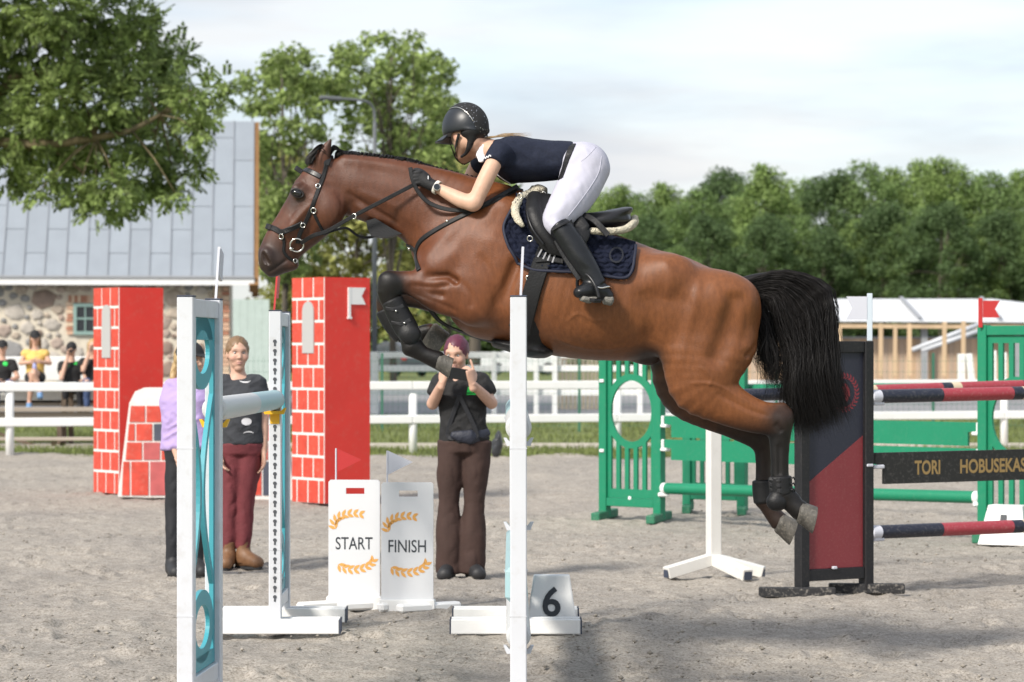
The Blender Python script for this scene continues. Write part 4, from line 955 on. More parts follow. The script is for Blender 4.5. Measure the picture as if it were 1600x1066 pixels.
# poll strap and noseband bridge across the head, following the horse in cross section
def over(b, p0, pm, w, t):
    a = drape(HB, *p0)[0]; c = mir(a); m = hp(*pm); ps = []; ns = []
    for i in range(15):
        th = math.pi * i / 14; q = (a + c) / 2; v = m - q
        ps.append(q + (a - q) * math.cos(th) * 1.02 + v * math.sin(th)); ns.append(((a - q).normalized() * math.cos(th) + v.normalized() * math.sin(th)))
    b.strap(ps, ns, w, t)
b = MB(); over(b, (510, 258), (516, 244), .03, .006); b.build('headpiece', m_leather, BR)
b = MB(); over(b, (467, 264), (463, 263), .024, .007); b.build('browband_front', m_leather2, BR)
b = MB(); over(b, (424, 356), (418, 354), .028, .009); b.build('nose_bridge', m_leather, BR)
b = MB(); over(b, (459, 407), (464, 410), .014, .005); b.build('chin_strap', m_leather, BR)
for (x, y, r, rad) in ((463.5, 382.5, .0325, .0042), (441, 369.5, .0125, .0028), (490.5, 329, .0125, .0028), (497, 291.5, .011, .0028), (473, 351.5, .011, .0028), (460, 408, .010, .0026)):
    pt, nn = drape(HB, x, y, .008)
    for sg in (0, 1):
        b = MB(); p_ = mir(pt) if sg else pt; ring3(b, p_, r, rad, 20, (nn.x, nn.y * (-1 if sg else 1), nn.z)); o = b.build('bit_ring' if r > .03 else 'buckle', m_steel, BR)
        if r > .03:
            b = MB(); b.smooth = True; b.ball(p_ + Vector((-.027, -.004 if not sg else .004, -.018)), .0105, 12, 8); b.build('bit_bolt', m_steel, o)
# reins: straight rein from the bit to the gloved hand, martingale forks, slack loop
RN = thing('reins', 'black leather reins running from the bit rings to the rider\'s gloves', 'reins', hp(560, 340))
for sg in (-1, 1):
    bit = drape(HB, 470, 379, .01)[0]; bit = bit if sg < 0 else mir(bit)
    pts = spline([bit, hp(490, 368, sg * .115), hp(512, 361, sg * .118), hp(552, 338, sg * .125), hp(600, 313, sg * .14), hp(648, 288, sg * .135)], 6)
    b = MB(); b.strap(pts, [Vector((0, sg, 0))] * len(pts), .019, .005); b.build('rein', m_leather, RN)
    # slack bight hanging from the hand back to the withers
    pts = spline([hp(641, 262, sg * .15), hp(645, 282, sg * .16), hp(655, 302, sg * .165), hp(672, 318, sg * .17), hp(700, 327.5, sg * .18), hp(730, 328, sg * .19), hp(758, 319, sg * .2), hp(785, 304, sg * .17), hp(808, 291, sg * .1)], 6)
    b = MB(); b.strap(pts, [Vector((0, sg, .15))] * len(pts), .02, .006); b.build('slack_rein', m_leather, RN)
    b = MB(); p_ = hp(553, 338, sg * .128); ring3(b, p_, .012, .003, 16, (.5, 1, 0)); b.build('rein_stop', m_steel, RN)
    pts = spline([hp(508, 365, sg * .11), hp(528, 358.5, sg * .10), hp(543, 357, sg * .09), hp(560, 369, sg * .06), hp(578, 371, sg * .03), hp(596, 364, sg * .02)], 5)
    b = MB(); b.strap(pts, [Vector((0, sg, 0))] * len(pts), .012, .004); b.build('martingale_fork', m_leather, RN)
b = MB(); b.prism([[(0, 0), (14, -4), (40, 12), (56, 20), (30, 26), (8, 24), (2, 12)]], hp(572, 345, -.07), (HS, 0, 0), (0, 0, -HS), (0, 1, 0), .14); b.build('neck_guard', m_neo, RN)
# breastplate
BP = thing('breastplate', 'black leather breastplate strap around the bay horse\'s chest and shoulders', 'breastplate', hp(690, 370))
b = SideMB(); dstrap(b, [(818, 292), (800, 300), (775, 313), (750, 325), (728, 335), (700, 349), (677, 362), (660, 374), (652, 386), (650, 402), (655, 423)], .025, .007); b.build('shoulder_strap', m_leather, BP)
b = SideMB(); dstrap(b, [(651, 398), (645, 388), (637, 384)], .022, .006); b.build('chest_strap', m_leather, BP)
for x, y in ((700, 347), (642, 388)):
    pt, nn = drape(HB, x, y, .009); b = MB(); b.smooth = True; b.ball(pt, .008, 10, 6); b.build('stud', m_steel, BP)
b = MB(); pts = spline([drape(HB, 660, 436, -.03)[0], hp(664, 462, -.03), hp(686, 500, 0), hp(735, 523, 0), hp(790, 539, 0)], 6); b.strap(pts, [Vector((0, -.3, -1))] * len(pts), .035, .006); b.build('girth_strap', m_leather, BP)

# saddle pad: quilted navy sheet lying over the back
pad_poly = spline([(806, 318), (795, 335), (786.5, 357), (793, 383), (809, 406), (830, 421), (866, 425), (905, 427), (945, 433), (974, 436), (986, 427), (990, 408), (991, 388)], 4)
pad_top = spline([(806, 308), (845, 328), (900, 350), (950, 370), (991, 385)], 6)
def inside(poly, x, y):
    c = False; n = len(poly)
    for i in range(n):
        a, b_ = poly[i], poly[i - 1]
        if (a.y > y) != (b_.y > y) and x < (b_.x - a.x) * (y - a.y) / (b_.y - a.y) + a.x: c = not c
    return c
def pad_sheet(name, nu, nv, lo, m, parent, off, quilt, top, th=.012):
    """loft between the spine line and the lower outline, draped on the horse; both sides"""
    vs = []; low = spline([(p.x, p.y) for p in lo], 1); 
    def at(lst, u):
        L_ = [0]
        for i in range(1, len(lst)): L_.append(L_[-1] + (lst[i] - lst[i - 1]).length)
        s_ = u * L_[-1]
        for i in range(1, len(lst)):
            if L_[i] >= s_: f = (s_ - L_[i - 1]) / max(L_[i] - L_[i - 1], 1e-6); return lst[i - 1] + (lst[i] - lst[i - 1]) * f
        return lst[-1]
    W = nv * 2 + 1; grid = []
    for iu in range(nu + 1):
        u = iu / nu; t_ = at(top, u); l_ = at(low, u); row = []
        for iv in range(nv + 1):
            v = iv / nv; c = t_ + (l_ - t_) * v
            hit = HB.ray_cast(Vector((hp(c.x, c.y).x, HD - 1, hp(c.x, c.y).z)), Vector((0, 1, 0)))
            zc = hp(c.x, c.y)
            if hit[0] is None or v < .06: y = -.012 - v * .8
            else: y = hit[0].y - HD
            row.append((zc, y))
        grid.append(row)
    ys = np.array([[g[1] for g in r] for r in grid])
    for _ in range(3):
        q = ys.copy(); q[1:-1, 1:-1] = (ys[:-2, 1:-1] + ys[2:, 1:-1] + ys[1:-1, :-2] + ys[1:-1, 2:] + 2 * ys[1:-1, 1:-1]) / 6; q[0] = q[1]; q[-1] = q[-2]; ys = np.minimum(q, ys + .004)
    F_ = []; V_ = []
    for side in (-1, 1):
        for layer in (0, 1):
            base = len(V_)
            for iu in range(nu + 1):
                for iv in range(nv + 1):
                    zc, _ = grid[iu][iv]; y = ys[iu, iv]; e = off + (quilt(zc.x, zc.z, iu / nu, iv / nv) if layer else 0)
                    edge = min(iv / nv, 1) 
                    yy = HD + (y - e * (1 if iv > 0 else 0) - (th if layer else 0)) * (1 if side < 0 else -1)
                    V_.append((zc.x, yy, zc.z + (off + (th if layer else 0)) * max(0, 1 - iv / nv * 3)))
            for iu in range(nu):
                for iv in range(nv):
                    a = base + iu * (nv + 1) + iv; F_.append((a, a + 1, a + nv + 2, a + nv + 1))
        A = base - (nu + 1) * (nv + 1); B = base
        for iu in range(nu): a = iu * (nv + 1) + nv; F_.append((A + a, B + a, B + a + nv + 1, A + a + nv + 1))
        for iv in range(nv):
            F_.append((A + iv, A + iv + 1, B + iv + 1, B + iv)); a = nu * (nv + 1) + iv; F_.append((A + a, B + a, B + a + 1, A + a + 1))
    me = np_mesh(name, np.array(V_), np.array(F_), m)
    o = mesh_obj(name, me, parent); bm = bmesh.new(); bm.from_mesh(me); bmesh.ops.recalc_face_normals(bm, faces=bm.faces); bm.to_mesh(me); bm.free()
    return o
def scallop(x, z, u, v):
    """fish-scale quilting about 6 cm wide"""
    s_ = .062; h_ = .046; j = math.floor(z / h_); best = 9
    for jj in (j - 1, j, j + 1, j + 2):
        ox = .5 * (jj % 2); i = math.floor(x / s_ - ox + .5)
        for ii in (i - 1, i, i + 1):
            d = math.hypot((x / s_ - ox - ii), (z / h_ - jj) * h_ / s_); best = min(best, abs(d - .62))
    return .013 * (1 - math.exp(-(best / .085) ** 2)) - .008 + (.0 if v < .94 else -.002)
PAD = thing('saddle_pad', 'navy blue quilted saddle pad under the black saddle', 'saddle pad', hp(890, 390))
pad_sheet('quilted_sheet', 110, 66, pad_poly, m_navy, PAD, .010, scallop, pad_top)
b = MB(); b.smooth = True
q = [drape(HB, c.x, c.y, .02) for c in spline([(p.x, p.y) for p in pad_poly], 2)]
m_bind = mat('navy_binding', (.012, .015, .034), .7)
for sg in (0, 1): b = MB(); b.smooth = True; b.tube([mir(x[0]) if sg else x[0] for x in q], .0075, 7); b.build('binding', m_bind, PAD)
# emblem stitched tone on tone at the rear corner
em = MB()
def dleaf(b, bvh, cx, cy, a, L_, w_, off, th):
    pts = [(cx + math.cos(a) * L_ * t - math.sin(a) * w_ * s_, cy + math.sin(a) * L_ * t + math.cos(a) * w_ * s_) for t, s_ in ((-.5, 0), (-.2, .45), (.15, .45), (.5, 0), (.15, -.45), (-.2, -.45))]
    p3 = [drape(bvh, x, y, off)[0] for x, y in pts]; b.add(p3, [(0, 1, 2, 3, 4, 5)])
for k in range(16):
    a = 2 * math.pi * k / 16; dleaf(em, HB, 961 + 10 * math.cos(a), 404 + 10 * math.sin(a), a + 1.2, 6, 3, .031, .002)
em.build('wreath_emblem', mat('dark_thread', (.008, .009, .014), .5), PAD)

# sheepskin half pad peeping out in front of and behind the saddle
FL = thing('half_pad', 'cream sheepskin half pad between the saddle and the navy pad', 'half pad', hp(890, 350))
fs_ = SDF((-.05, HD - .37, 1.9), (.72, HD + .37, 2.40), .0075)
for sg in (-1, 1):
    fs_.chain(hc([(838, 301, 8, .025, sg * .03), (822, 306, 7, .022, sg * .08), (809, 316, 7, .02, sg * .19), (805, 330, 6.5, .018, sg * .25), (809, 343, 6, .016, sg * .29), (816, 352, 4, .014, sg * .305)]), k=.02, sub=3)
    fs_.chain(hc([(925, 361, 5.5, .018, sg * .275), (950, 362, 6, .02, sg * .25), (975, 359, 6, .022, sg * .2), (987, 352, 6.5, .025, sg * .12), (990, 346, 6, .025, sg * .0)]), k=.02, sub=3)
fs_.ell(hp(842, 297, -.01), (14 * HS, .06, 8 * HS), k=.02)
v_, f_ = fs_.skin(); n3 = vnoise(v_[:, 0] * 70, v_[:, 1] * 70, v_[:, 2] * 70, 2) * .010 + vnoise(v_[:, 0] * 150, v_[:, 1] * 150, v_[:, 2] * 150, 4) * .008
ce = np.array([.33, HD, 2.0]); dr = v_ - ce; dr /= np.linalg.norm(dr, axis=1)[:, None]; v_ = v_ + dr * n3[:, None]
mesh_obj('fleece', np_mesh('fleece', v_, f_, m_fleece), FL)

# saddle
SA = thing('saddle', 'black leather jumping saddle with stirrups under the rider', 'saddle', hp(890, 345))
ss = SDF((.0, HD - .40, 1.80), (.64, HD + .40, 2.42), .0075)
ss.chain(hc([(838, 306, 9, .05), (850, 317, 9, .085), (872, 333, 9, .11), (900, 342, 9, .14), (930, 342, 10, .17), (955, 338, 10, .17), (975, 332, 8, .15), (985, 328, 4, .12)]), k=.02, sub=3)
ss.chain(hc([(880, 345, 14, .14), (920, 352, 13, .18), (950, 350, 12, .18), (978, 345, 9, .14)]), k=.02, sub=2)
v_, f_ = ss.skin(); mesh_obj('seat', np_mesh('saddle_seat', smooth_np(v_, f_, 1), f_, m_leather2), SA)
for sg in (-1, 1):
    s2 = SDF((-.02, HD + (-.42 if sg < 0 else .1), 1.72), (.5, HD + (-.1 if sg < 0 else .42), 2.42), .0075)
    s2.chain(hc([(845, 312, 22, .03, sg * .14), (850, 335, 30, .02, sg * .25), (866, 362, 34, .014, sg * .308), (880, 382, 27, .012, sg * .322), (888, 394, 14, .01, sg * .326)]), k=.015, sub=3)
    s2.chain(hc([(836, 308, 12, .03, sg * .16), (834, 330, 13, .03, sg * .265), (842, 355, 12, .026, sg * .31), (858, 378, 9, .02, sg * .325), (870, 390, 5, .012, sg * .328)]), k=.012, sub=3)
    s2.chain(hc([(898, 345, 14, .014, sg * .25), (908, 360, 16, .012, sg * .30), (905, 378, 12, .01, sg * .325)]), k=.01, sub=2)
    v_, f_ = s2.skin(); fl = mesh_obj('flap', np_mesh('saddle_flap', smooth_np(v_, f_, 1), f_, m_leather), SA)
    b = MB(); pts = spline([hp(828, 312, sg * .21), hp(824, 332, sg * .285), hp(832, 358, sg * .335), hp(850, 383, sg * .345)], 6); b.smooth = True; b.tube(pts, .006, 6); b.build('knee_roll_piping', m_leather2, fl)
    # billet keeper strap behind the leg
    b = MB(); pts = spline([hp(912, 336, sg * .23), hp(930, 346, sg * .29), hp(950, 368, sg * .315)], 5); b.strap(pts, [Vector((0, sg, .3))] * len(pts), .028, .005); b.build('keeper_strap', m_leather, SA)
    # stirrup leather and iron
    b = MB(); pts = spline([hp(868, 376, sg * .35), hp(882, 402, sg * .365), hp(899, 428, sg * .385), hp(905, 437, sg * .39)], 5); b.strap(pts, [Vector((0, sg, .1))] * len(pts), .022, .005); le = b.build('stirrup_leather', m_leather, SA)
    b = MB(); b.smooth = True
    arch = spline([hp(903, 452, sg * .345), hp(902, 440, sg * .355), hp(907, 430, sg * .37), hp(918, 430, sg * .405), hp(930, 446, sg * .435), hp(936, 466, sg * .445)], 6)
    b.tube(arch, .008, 8); b.smooth = False
    b.beam(hp(904, 461, sg * .335), hp(934, 471, sg * .445), .05, .016, bev=.004); b.build('stirrup_iron', m_leather2, SA)
for x, y, o_ in ((813, 306, -.19), (849, 304, -.1), (828, 373, -.34)):
    b = MB(); ring3(b, hp(x, y, o_), .013, .003, 14, (.2, 1, .3)); b.build('dee_ring', m_steel, SA)

# girth with belly guard
GI = thing('girth', 'black leather girth with belly guard behind the foreleg', 'girth', hp(830, 480))
b = SideMB(); dstrap(b, [(856, 388), (850, 402), (840, 430), (832, 455), (824, 485), (818, 510), (818, 530)], .085, .012, .012); b.build('girth_band', m_leather, GI)
for k in range(4):
    b = SideMB(); x = 847 + k * 7.5; dstrap(b, [(x + 9, 372 + k), (x + 2, 388 + k), (x - 6, 404 + k * 3)], .008, .004, .03, both=False); b.build('billet', mat('grey_web', (.32, .32, .34), .7) if k == 0 else bpy.data.materials['grey_web'], GI)
b = SideMB(); dstrap(b, [(838, 408), (858, 407), (880, 411)], .026, .006, .026, both=False); b.build('surcingle_loop', m_leather, GI)
gs = SDF((-.15, HD - .3, 1.44), (.28, HD + .3, 1.75), .008)
gs.chain(hc([(776, 535, 9, .12), (800, 541, 10, .17), (828, 546, 13, .2), (850, 549, 11, .19), (860, 549, 6, .15)]), k=.01, sub=2)
for sg in (-1, 1): gs.chain(hc([(819, 500, 26, .012, sg * .245), (826, 522, 24, .016, sg * .215), (836, 542, 18, .03, sg * .14)]), k=.02, sub=2)
v_, f_ = gs.skin(); mesh_obj('belly_guard', np_mesh('belly_guard', v_, f_, m_leather), GI)
b = MB(); pt = drape(HB, 827, 435, .02)[0]; ring3(b, pt, .012, .003); b.build('girth_ring', m_steel, GI)

# leg boots
def leg_boot(name, label, st, off, extra, group, straps):
    T_ = thing(name, label, 'leg boot', hp(st[0][0], st[0][1], off), group)
    p3 = [hp(a[0], a[1], off) for a in st]; lo = np.min([list(p) for p in p3], 0) - .1; hi = np.max([list(p) for p in p3], 0) + .1
    s_ = SDF(lo, hi, .0055); s_.chain(hc(st, off), k=.008, sub=3, cap=.25); extra(s_, off)
    v, f = s_.skin(); sh = mesh_obj('shell', np_mesh(name + '_shell', smooth_np(v, f, 1), f, m_leather), T_); bv = bvh_of(v, f)
    for pts in straps:
        b = MB(); ps = [drape(bv, x, y, .001) if off < 0 else None for x, y in pts]
        if off < 0: b.strap([p[0] for p in ps], [p[1] for p in ps], .018, .004); b.build('strap', m_neo, T_)
    return T_, bv
t1, bv1 = leg_boot('tendon_boot', 'black tendon boot on the near folded foreleg', [(613, 470, 17.5, .046), (622, 490, 18.5, .044), (634, 512, 19, .045), (641, 524, 17, .045)], -.15,
         lambda s_, o: s_.ell(hp(641, 523, o - .03), (17 * HS, .03, 16 * HS), k=.012), 'leg boots on the horse', [[(603, 482), (615, 484), (630, 478)], [(612, 504), (626, 507), (641, 500)]])
for x, y in ((619, 486), (632, 505)):
    b = MB(); b.smooth = True; b.ball(drape(bv1, x, y, .006)[0], .006, 8, 6); b.build('stud', m_steel, t1)
leg_boot('tendon_boot', 'black tendon boot on the far foreleg, behind the near one', [(603, 484, 16.5, .044), (613, 503, 17, .043), (630, 523, 17, .044)], .15, lambda s_, o: None, 'leg boots on the horse', [])
leg_boot('fetlock_boot', 'black fetlock boot with three straps on the near hind leg', [(1219, 746, 18.5, .044), (1220, 760, 18.5, .044), (1222, 772, 18, .044)], -.155, lambda s_, o: s_.ell(hp(1214, 784, o - .01), (17 * HS, .04, 15 * HS), k=.012), 'leg boots on the horse',
         [[(1203, 748), (1218, 750), (1236, 747)], [(1203, 757), (1218, 759), (1237, 756)], [(1204, 766), (1219, 768), (1238, 765)]])
leg_boot('fetlock_boot', 'black fetlock boot on the far hind leg, left of the near one', [(1192, 752, 17, .044), (1193, 768, 17.5, .044), (1195, 784, 17.5, .044)], .155, lambda s_, o: None, 'leg boots on the horse', [])
for y in (748, 757, 766):
    b = MB(); b.smooth = True; b.tube([hp(1236, y, -.19), hp(1240, y - 2, -.185), hp(1242, y + 2, -.18)], .004, 6); b.build('strap_hook', m_neo, bpy.data.objects['fetlock_boot'])
# ------------------------------------------------------------------ the rider
m_skin = mat('skin', (.58, .36, .26), .5, attr=True, var=.06, vscale=40, spec=.35)
m_shirt = mat('navy_sport_shirt', (.013, .017, .034), .75, var=.25, vscale=90, bump=.35, bscale=260, spec=.25)
m_breech = mat('white_breeches', (.47, .465, .545), .7, var=.03, vscale=12, bump=.05, bscale=200, spec=.2)
m_boot = mat('black_riding_boot', (.010, .011, .013), .34, var=.2, vscale=14, bump=.08, bscale=40, spec=.4)
m_glove = mat('black_glove', (.010, .010, .012), .7, bump=.2, bscale=200)
m_helm = mat('matt_black_helmet', (.016, .019, .024), .38, spec=.45)
m_velvet = mat('black_glitter_panel', (.010, .010, .011), .75, bump=.3, bscale=300)
m_white = mat('white_cotton', (.8, .8, .84), .8)
def hb(lst, off=0.0): return hc(lst, off)
RI = thing('person', 'rider in black helmet, navy shirt and white breeches leaning over the horse\'s neck', 'person', hp(880, 300), None)
SKIN = np.array([.60, .375, .27])
# --- body: head, neck, arms and legs in one surface (mostly under the clothes)
rs = SDF((-.56, HD - .50, 1.74), (.55, HD + .50, 2.74), .0075)
fdir = Vector((-.50, .82, -.26)).normalized()                       # where she looks: ahead, away from the camera and a little down
hc0 = hp(731, 206)
fz = Vector((0, 0, 1)); fx = fdir.cross(fz).normalized(); fu = fx.cross(fdir).normalized()
def fp(a, b, c): return hc0 + fdir * a + fx * b + fu * c
HR = Matrix((fdir, fx, fu)).transposed()
rs.ell(hc0 + fu * .012, (.094, .073, .10), HR, k=.02)
rs.chain([(fp(.045, 0, -.03), .055, .055), (fp(.06, 0, -.085), .038, .04), (fp(.075, 0, -.118), .02, .024)], k=.03, lat=fx)    # face and jaw
rs.chain([(fp(.088, 0, .0), .008, .009), (fp(.108, 0, -.04), .012, .014)], k=.012, lat=fx)        # nose
for sg in (-1, 1):
    rs.ell(fp(.0, sg * .073, -.015), (.02, .009, .031), HR, k=.008)                                     # ear
    rs.chain([(fp(-.01, sg * .05, -.05), .02, .02), (fp(.055, sg * .03, -.105), .016, .016)], k=.03)
rs.chain([(hp(762, 236), .052, .06), (hp(745, 229), .048, .052), (fp(-.03, 0, -.06), .048, .05)], k=.03)
rs.chain(hc([(890, 250, 24, .12), (850, 250, 26, .11), (810, 248, 28, .12), (780, 242, 22, .14), (765, 234, 14, .08)]), k=.03, sub=2)
for sg in (-1, 1):
    if sg < 0: arm = [(779, 243, 11, .035, -.15), (771, 256, 13, .041, -.20), (757, 284, 13.2, .040, -.225), (744, 312, 12.2, .037, -.235), (739, 319, 11.5, .036, -.235)]
    else: arm = [(774, 243, 11, .035, .15), (752, 252, 13, .043, .20), (738, 275, 12.5, .040, .22), (728, 298, 12, .037, .225)]
    rs.chain(hc(arm), k=.02, sub=3)
    if sg < 0: rs.chain(hc([(741, 317, 11.5, .035, -.235), (724, 314, 12.4, .037, -.22), (705, 305, 11, .034, -.19), (690, 297, 8.8, .029, -.165), (680, 292, 7.6, .026, -.155), (672, 288, 8, .026, -.15)]), k=.018, sub=3)
    else: rs.chain(hc([(728, 298, 12, .035, .225), (710, 303, 12, .036, .21), (692, 298, 9, .03, .18), (674, 289, 8, .026, .155)]), k=.018, sub=2)
    rs.chain(hc([(910, 262, 28, .07, sg * .09), (890, 310, 24, .06, sg * .2), (866, 346, 16, .045, sg * .30), (890, 380, 13, .035, sg * .335), (915, 425, 10, .03, sg * .35), (930, 448, 10, .03, sg * .36), (912, 456, 8, .028, sg * .385)]), k=.02, sub=2)
v_, f_ = rs.skin(); v_ = smooth_np(v_, f_, 1)
c_ = np.tile(SKIN, (len(v_), 1))
d_ = v_ - np.array(hc0); a_ = d_ @ np.array(fdir); b_ = d_ @ np.array(fx); e_ = d_ @ np.array(fu)
lips = np.exp(-((a_ - .09) / .02) ** 2 - (b_ / .02) ** 2 - ((e_ + .078) / .008) ** 2)
c_ = c_ * (1 - lips[:, None] * .7) + np.array([.45, .15, .13]) * lips[:, None] * .7
ear = np.exp(-((a_) / .025) ** 2 - ((e_ + .015) / .03) ** 2) * (np.abs(b_) > .06); c_ = c_ * (1 - ear[:, None] * .25 * np.array([.3, 1, 1]))
brow = np.exp(-((e_ - .012) / .006) ** 2 - ((np.abs(b_) - .032) / .016) ** 2) * (a_ > .05); c_ = c_ * (1 - .7 * brow[:, None])
mesh_obj('body', np_mesh('rider_body', v_, f_, m_skin, cols=c_), RI)
for sg in (-1, 1):
    b = MB(); b.smooth = True; b.ball(fp(.082, sg * .031, -.004), .012, 10, 8); b.build('eye', m_eye, RI)
# --- shirt with sleeves
sh = SDF((-.25, HD - .34, 2.2), (.36, HD + .34, 2.62), .0065)
sh.chain(hc([(893, 250, 29, .135), (872, 251, 30.5, .14), (840, 251, 33.5, .138), (808, 249, 36, .148), (784, 243, 31, .16), (768, 234, 18, .10)]), k=.03, sub=3, p=2.3, cap=.3)
sh.chain(hc([(783, 238, 20, .06, -.135), (775, 246, 17, .055, -.18), (770, 255, 15.2, .052, -.205)]), k=.03, sub=2, cap=.12)
sh.chain(hc([(780, 238, 20, .06, .135), (762, 248, 16, .055, .18), (745, 262, 14.5, .05, .215)]), k=.03, sub=2, cap=.12)
sh.chain(hc([(790, 268, 10, .07, 0), (798, 276, 9, .06, 0)]), k=.04)                  # front of the shirt hanging away
v_, f_ = sh.skin(); v_ = smooth_np(v_, f_, 1)
wr_ = vnoise(v_[:, 0] * 16 + v_[:, 2] * 12, v_[:, 1] * 8, v_[:, 2] * 26, 6) * .009 + vnoise(v_[:, 0] * 40, v_[:, 1] * 20, v_[:, 2] * 40, 8) * .003
v_[:, 1] += np.sign(v_[:, 1] - HD) * wr_; v_[:, 2] += wr_ * .5
SHB = bvh_of(v_, f_); shirt = mesh_obj('shirt', np_mesh('rider_shirt', v_, f_, m_shirt), RI)
b = MB()
for x, w_ in ((756, 0), (0, 0)):
    pass
q = [drape(SHB, *c, .002) for c in spline([(754, 249.5), (757, 246), (759, 247.5), (761, 244.5), (763, 246), (765, 243), (767.5, 244.5)], 3)]
b.strap([x[0] for x in q], [x[1] for x in q], .006, .001); b.build('sleeve_script', m_white, shirt)
b = MB(); q = [drape(SHB, *c, .002) for c in spline([(777, 272), (786, 279), (797, 286)], 4)]; b.strap([x[0] for x in q], [x[1] for x in q], .007, .003); b.build('shirt_trim', m_white, shirt)
# collar
cs_ = SDF((-.2, HD - .15, 2.3), (-.04, HD + .15, 2.62), .005)
cs_.chain(hc([(757, 234, 19, .07), (750, 231, 16.5, .066)]), k=.01, lat=(0, 1, 0), cap=.25)
cs_.chain(hc([(752, 243, 8, .012, -.06), (752, 252, 4.5, .008, -.075)]), k=.02)
v_, f_ = cs_.skin(); mesh_obj('collar', np_mesh('rider_collar', v_, f_, m_white), RI)
# --- breeches
bs = SDF((.05, HD - .46, 2.02), (.54, HD + .46, 2.56), .007)
bs.chain(hc([(893, 250, 27, .145), (905, 255, 33, .165), (914, 261, 38.5, .17), (912, 268, 36, .15)]), k=.03, sub=2)
for sg in (-1, 1):
    bs.chain(hc([(914, 262, 38, .09, sg * .085), (906, 288, 35, .095, sg * .13), (890, 315, 31, .088, sg * .205), (873, 337, 24, .07, sg * .27), (864, 348, 17.5, .058, sg * .30), (869, 356, 15, .054, sg * .315), (878, 366, 13, .05, sg * .325)]), k=.035, sub=3)
v_, f_ = bs.skin(); v_ = smooth_np(v_, f_, 1)
wr_ = vnoise(v_[:, 0] * 26 - v_[:, 2] * 22, v_[:, 1] * 14, v_[:, 2] * 10 + v_[:, 0] * 10, 16) * .007 + vnoise(v_[:, 0] * 60 + v_[:, 2] * 30, v_[:, 1] * 20, v_[:, 2] * 24, 17) * .004; v_[:, 1] += np.sign(v_[:, 1] - HD) * wr_
BB = bvh_of(v_, f_); br = mesh_obj('breeches', np_mesh('rider_breeches', v_, f_, m_breech), RI)
b = MB(); b.smooth = True
for ln in ([(940, 244), (936, 268), (924, 290), (904, 318), (888, 338)], [(897, 226), (888, 245), (884, 262), (878, 282)], [(931, 230), (918, 244), (908, 252)]):
    q = [drape(BB, c.x, c.y, -.0012)[0] for c in spline(ln, 6)]; b.tube(q, .0032, 5)
b.build('seam', m_breech, br)
b = MB(); q = [drape(BB, c.x, c.y, .0) for c in spline([(895, 226), (887, 246), (882, 262), (876, 280)], 4)]; b.strap([x[0] for x in q], [x[1] for x in q], .032, .005); b.build('belt', m_leather, RI)
# --- tall boots
for sg in (-1, 1):
    bo = SDF((.12, HD + (-.52 if sg < 0 else .2), 1.7), (.56, HD + (-.2 if sg < 0 else .52), 2.16), .0065)
    bo.chain(hc([(872, 353, 17.5, .062, sg * .318), (882, 366, 19.5, .062, sg * .328), (893, 382, 20.5, .06, sg * .338), (907, 405, 20, .056, sg * .35), (919, 424, 18, .048, sg * .36), (929, 440, 16, .042, sg * .37), (935, 448, 15, .042, sg * .375)]), k=.01, sub=3, cap=.15)
    bo.chain(hc([(940, 456, 14, .038, sg * .375), (926, 454, 14, .04, sg * .385), (914, 455, 12, .043, sg * .395), (905, 457, 9, .036, sg * .405)]), k=.015, sub=2)
    bo.chain(hc([(944, 458, 12, .036, sg * .37), (950, 463, 10, .034, sg * .37)]), k=.012)
    v_, f_ = bo.skin(); v_ = smooth_np(v_, f_, 1)
    wr_ = vnoise(v_[:, 0] * 10, v_[:, 1] * 10, v_[:, 2] * 34 + v_[:, 0] * 14, 26) * .007 * np.clip((2.02 - v_[:, 2]) / .12, 0, 1); v_[:, 1] += sg * wr_; v_[:, 0] += wr_ * .5
    bt = mesh_obj('boot', np_mesh('rider_boot', v_, f_, m_boot), RI)
    sm = mat('boot_sole', (.20, .19, .17), .9, bump=.5, bscale=120, var=.3, vscale=50) if sg < 0 else bpy.data.materials['boot_sole']
    so = SDF((.2, HD + sg * .375 - .09, 1.68), (.58, HD + sg * .375 + .09, 1.86), .005)
    so.chain(hc([(909, 466, 5, .04, sg * .405), (920, 469, 5.5, .042, sg * .395), (930, 467, 4, .032, sg * .385)]), k=.006, cap=.5)
    so.chain(hc([(945, 468, 8, .036, sg * .375), (955, 470, 8, .036, sg * .372)]), k=.005, cap=.5)
    v_, f_ = so.skin(); mesh_obj('sole', np_mesh('boot_sole', v_, f_, sm), bt)
    b = MB(); pts = spline([hp(930, 448, sg * .425), hp(940, 450, sg * .425), hp(951, 448, sg * .41), hp(955, 450, sg * .38)], 4); b.smooth = True; b.tube(pts, .0045, 6); b.build('spur', m_steel, bt)
    b = MB(); pts = spline([hp(862, 360, sg * .378), hp(876, 352, sg * .388), hp(889, 346, sg * .375)], 4); b.strap(pts, [Vector((0, sg, .2))] * len(pts), .012, .004); b.build('boot_top_trim', m_leather2, bt)
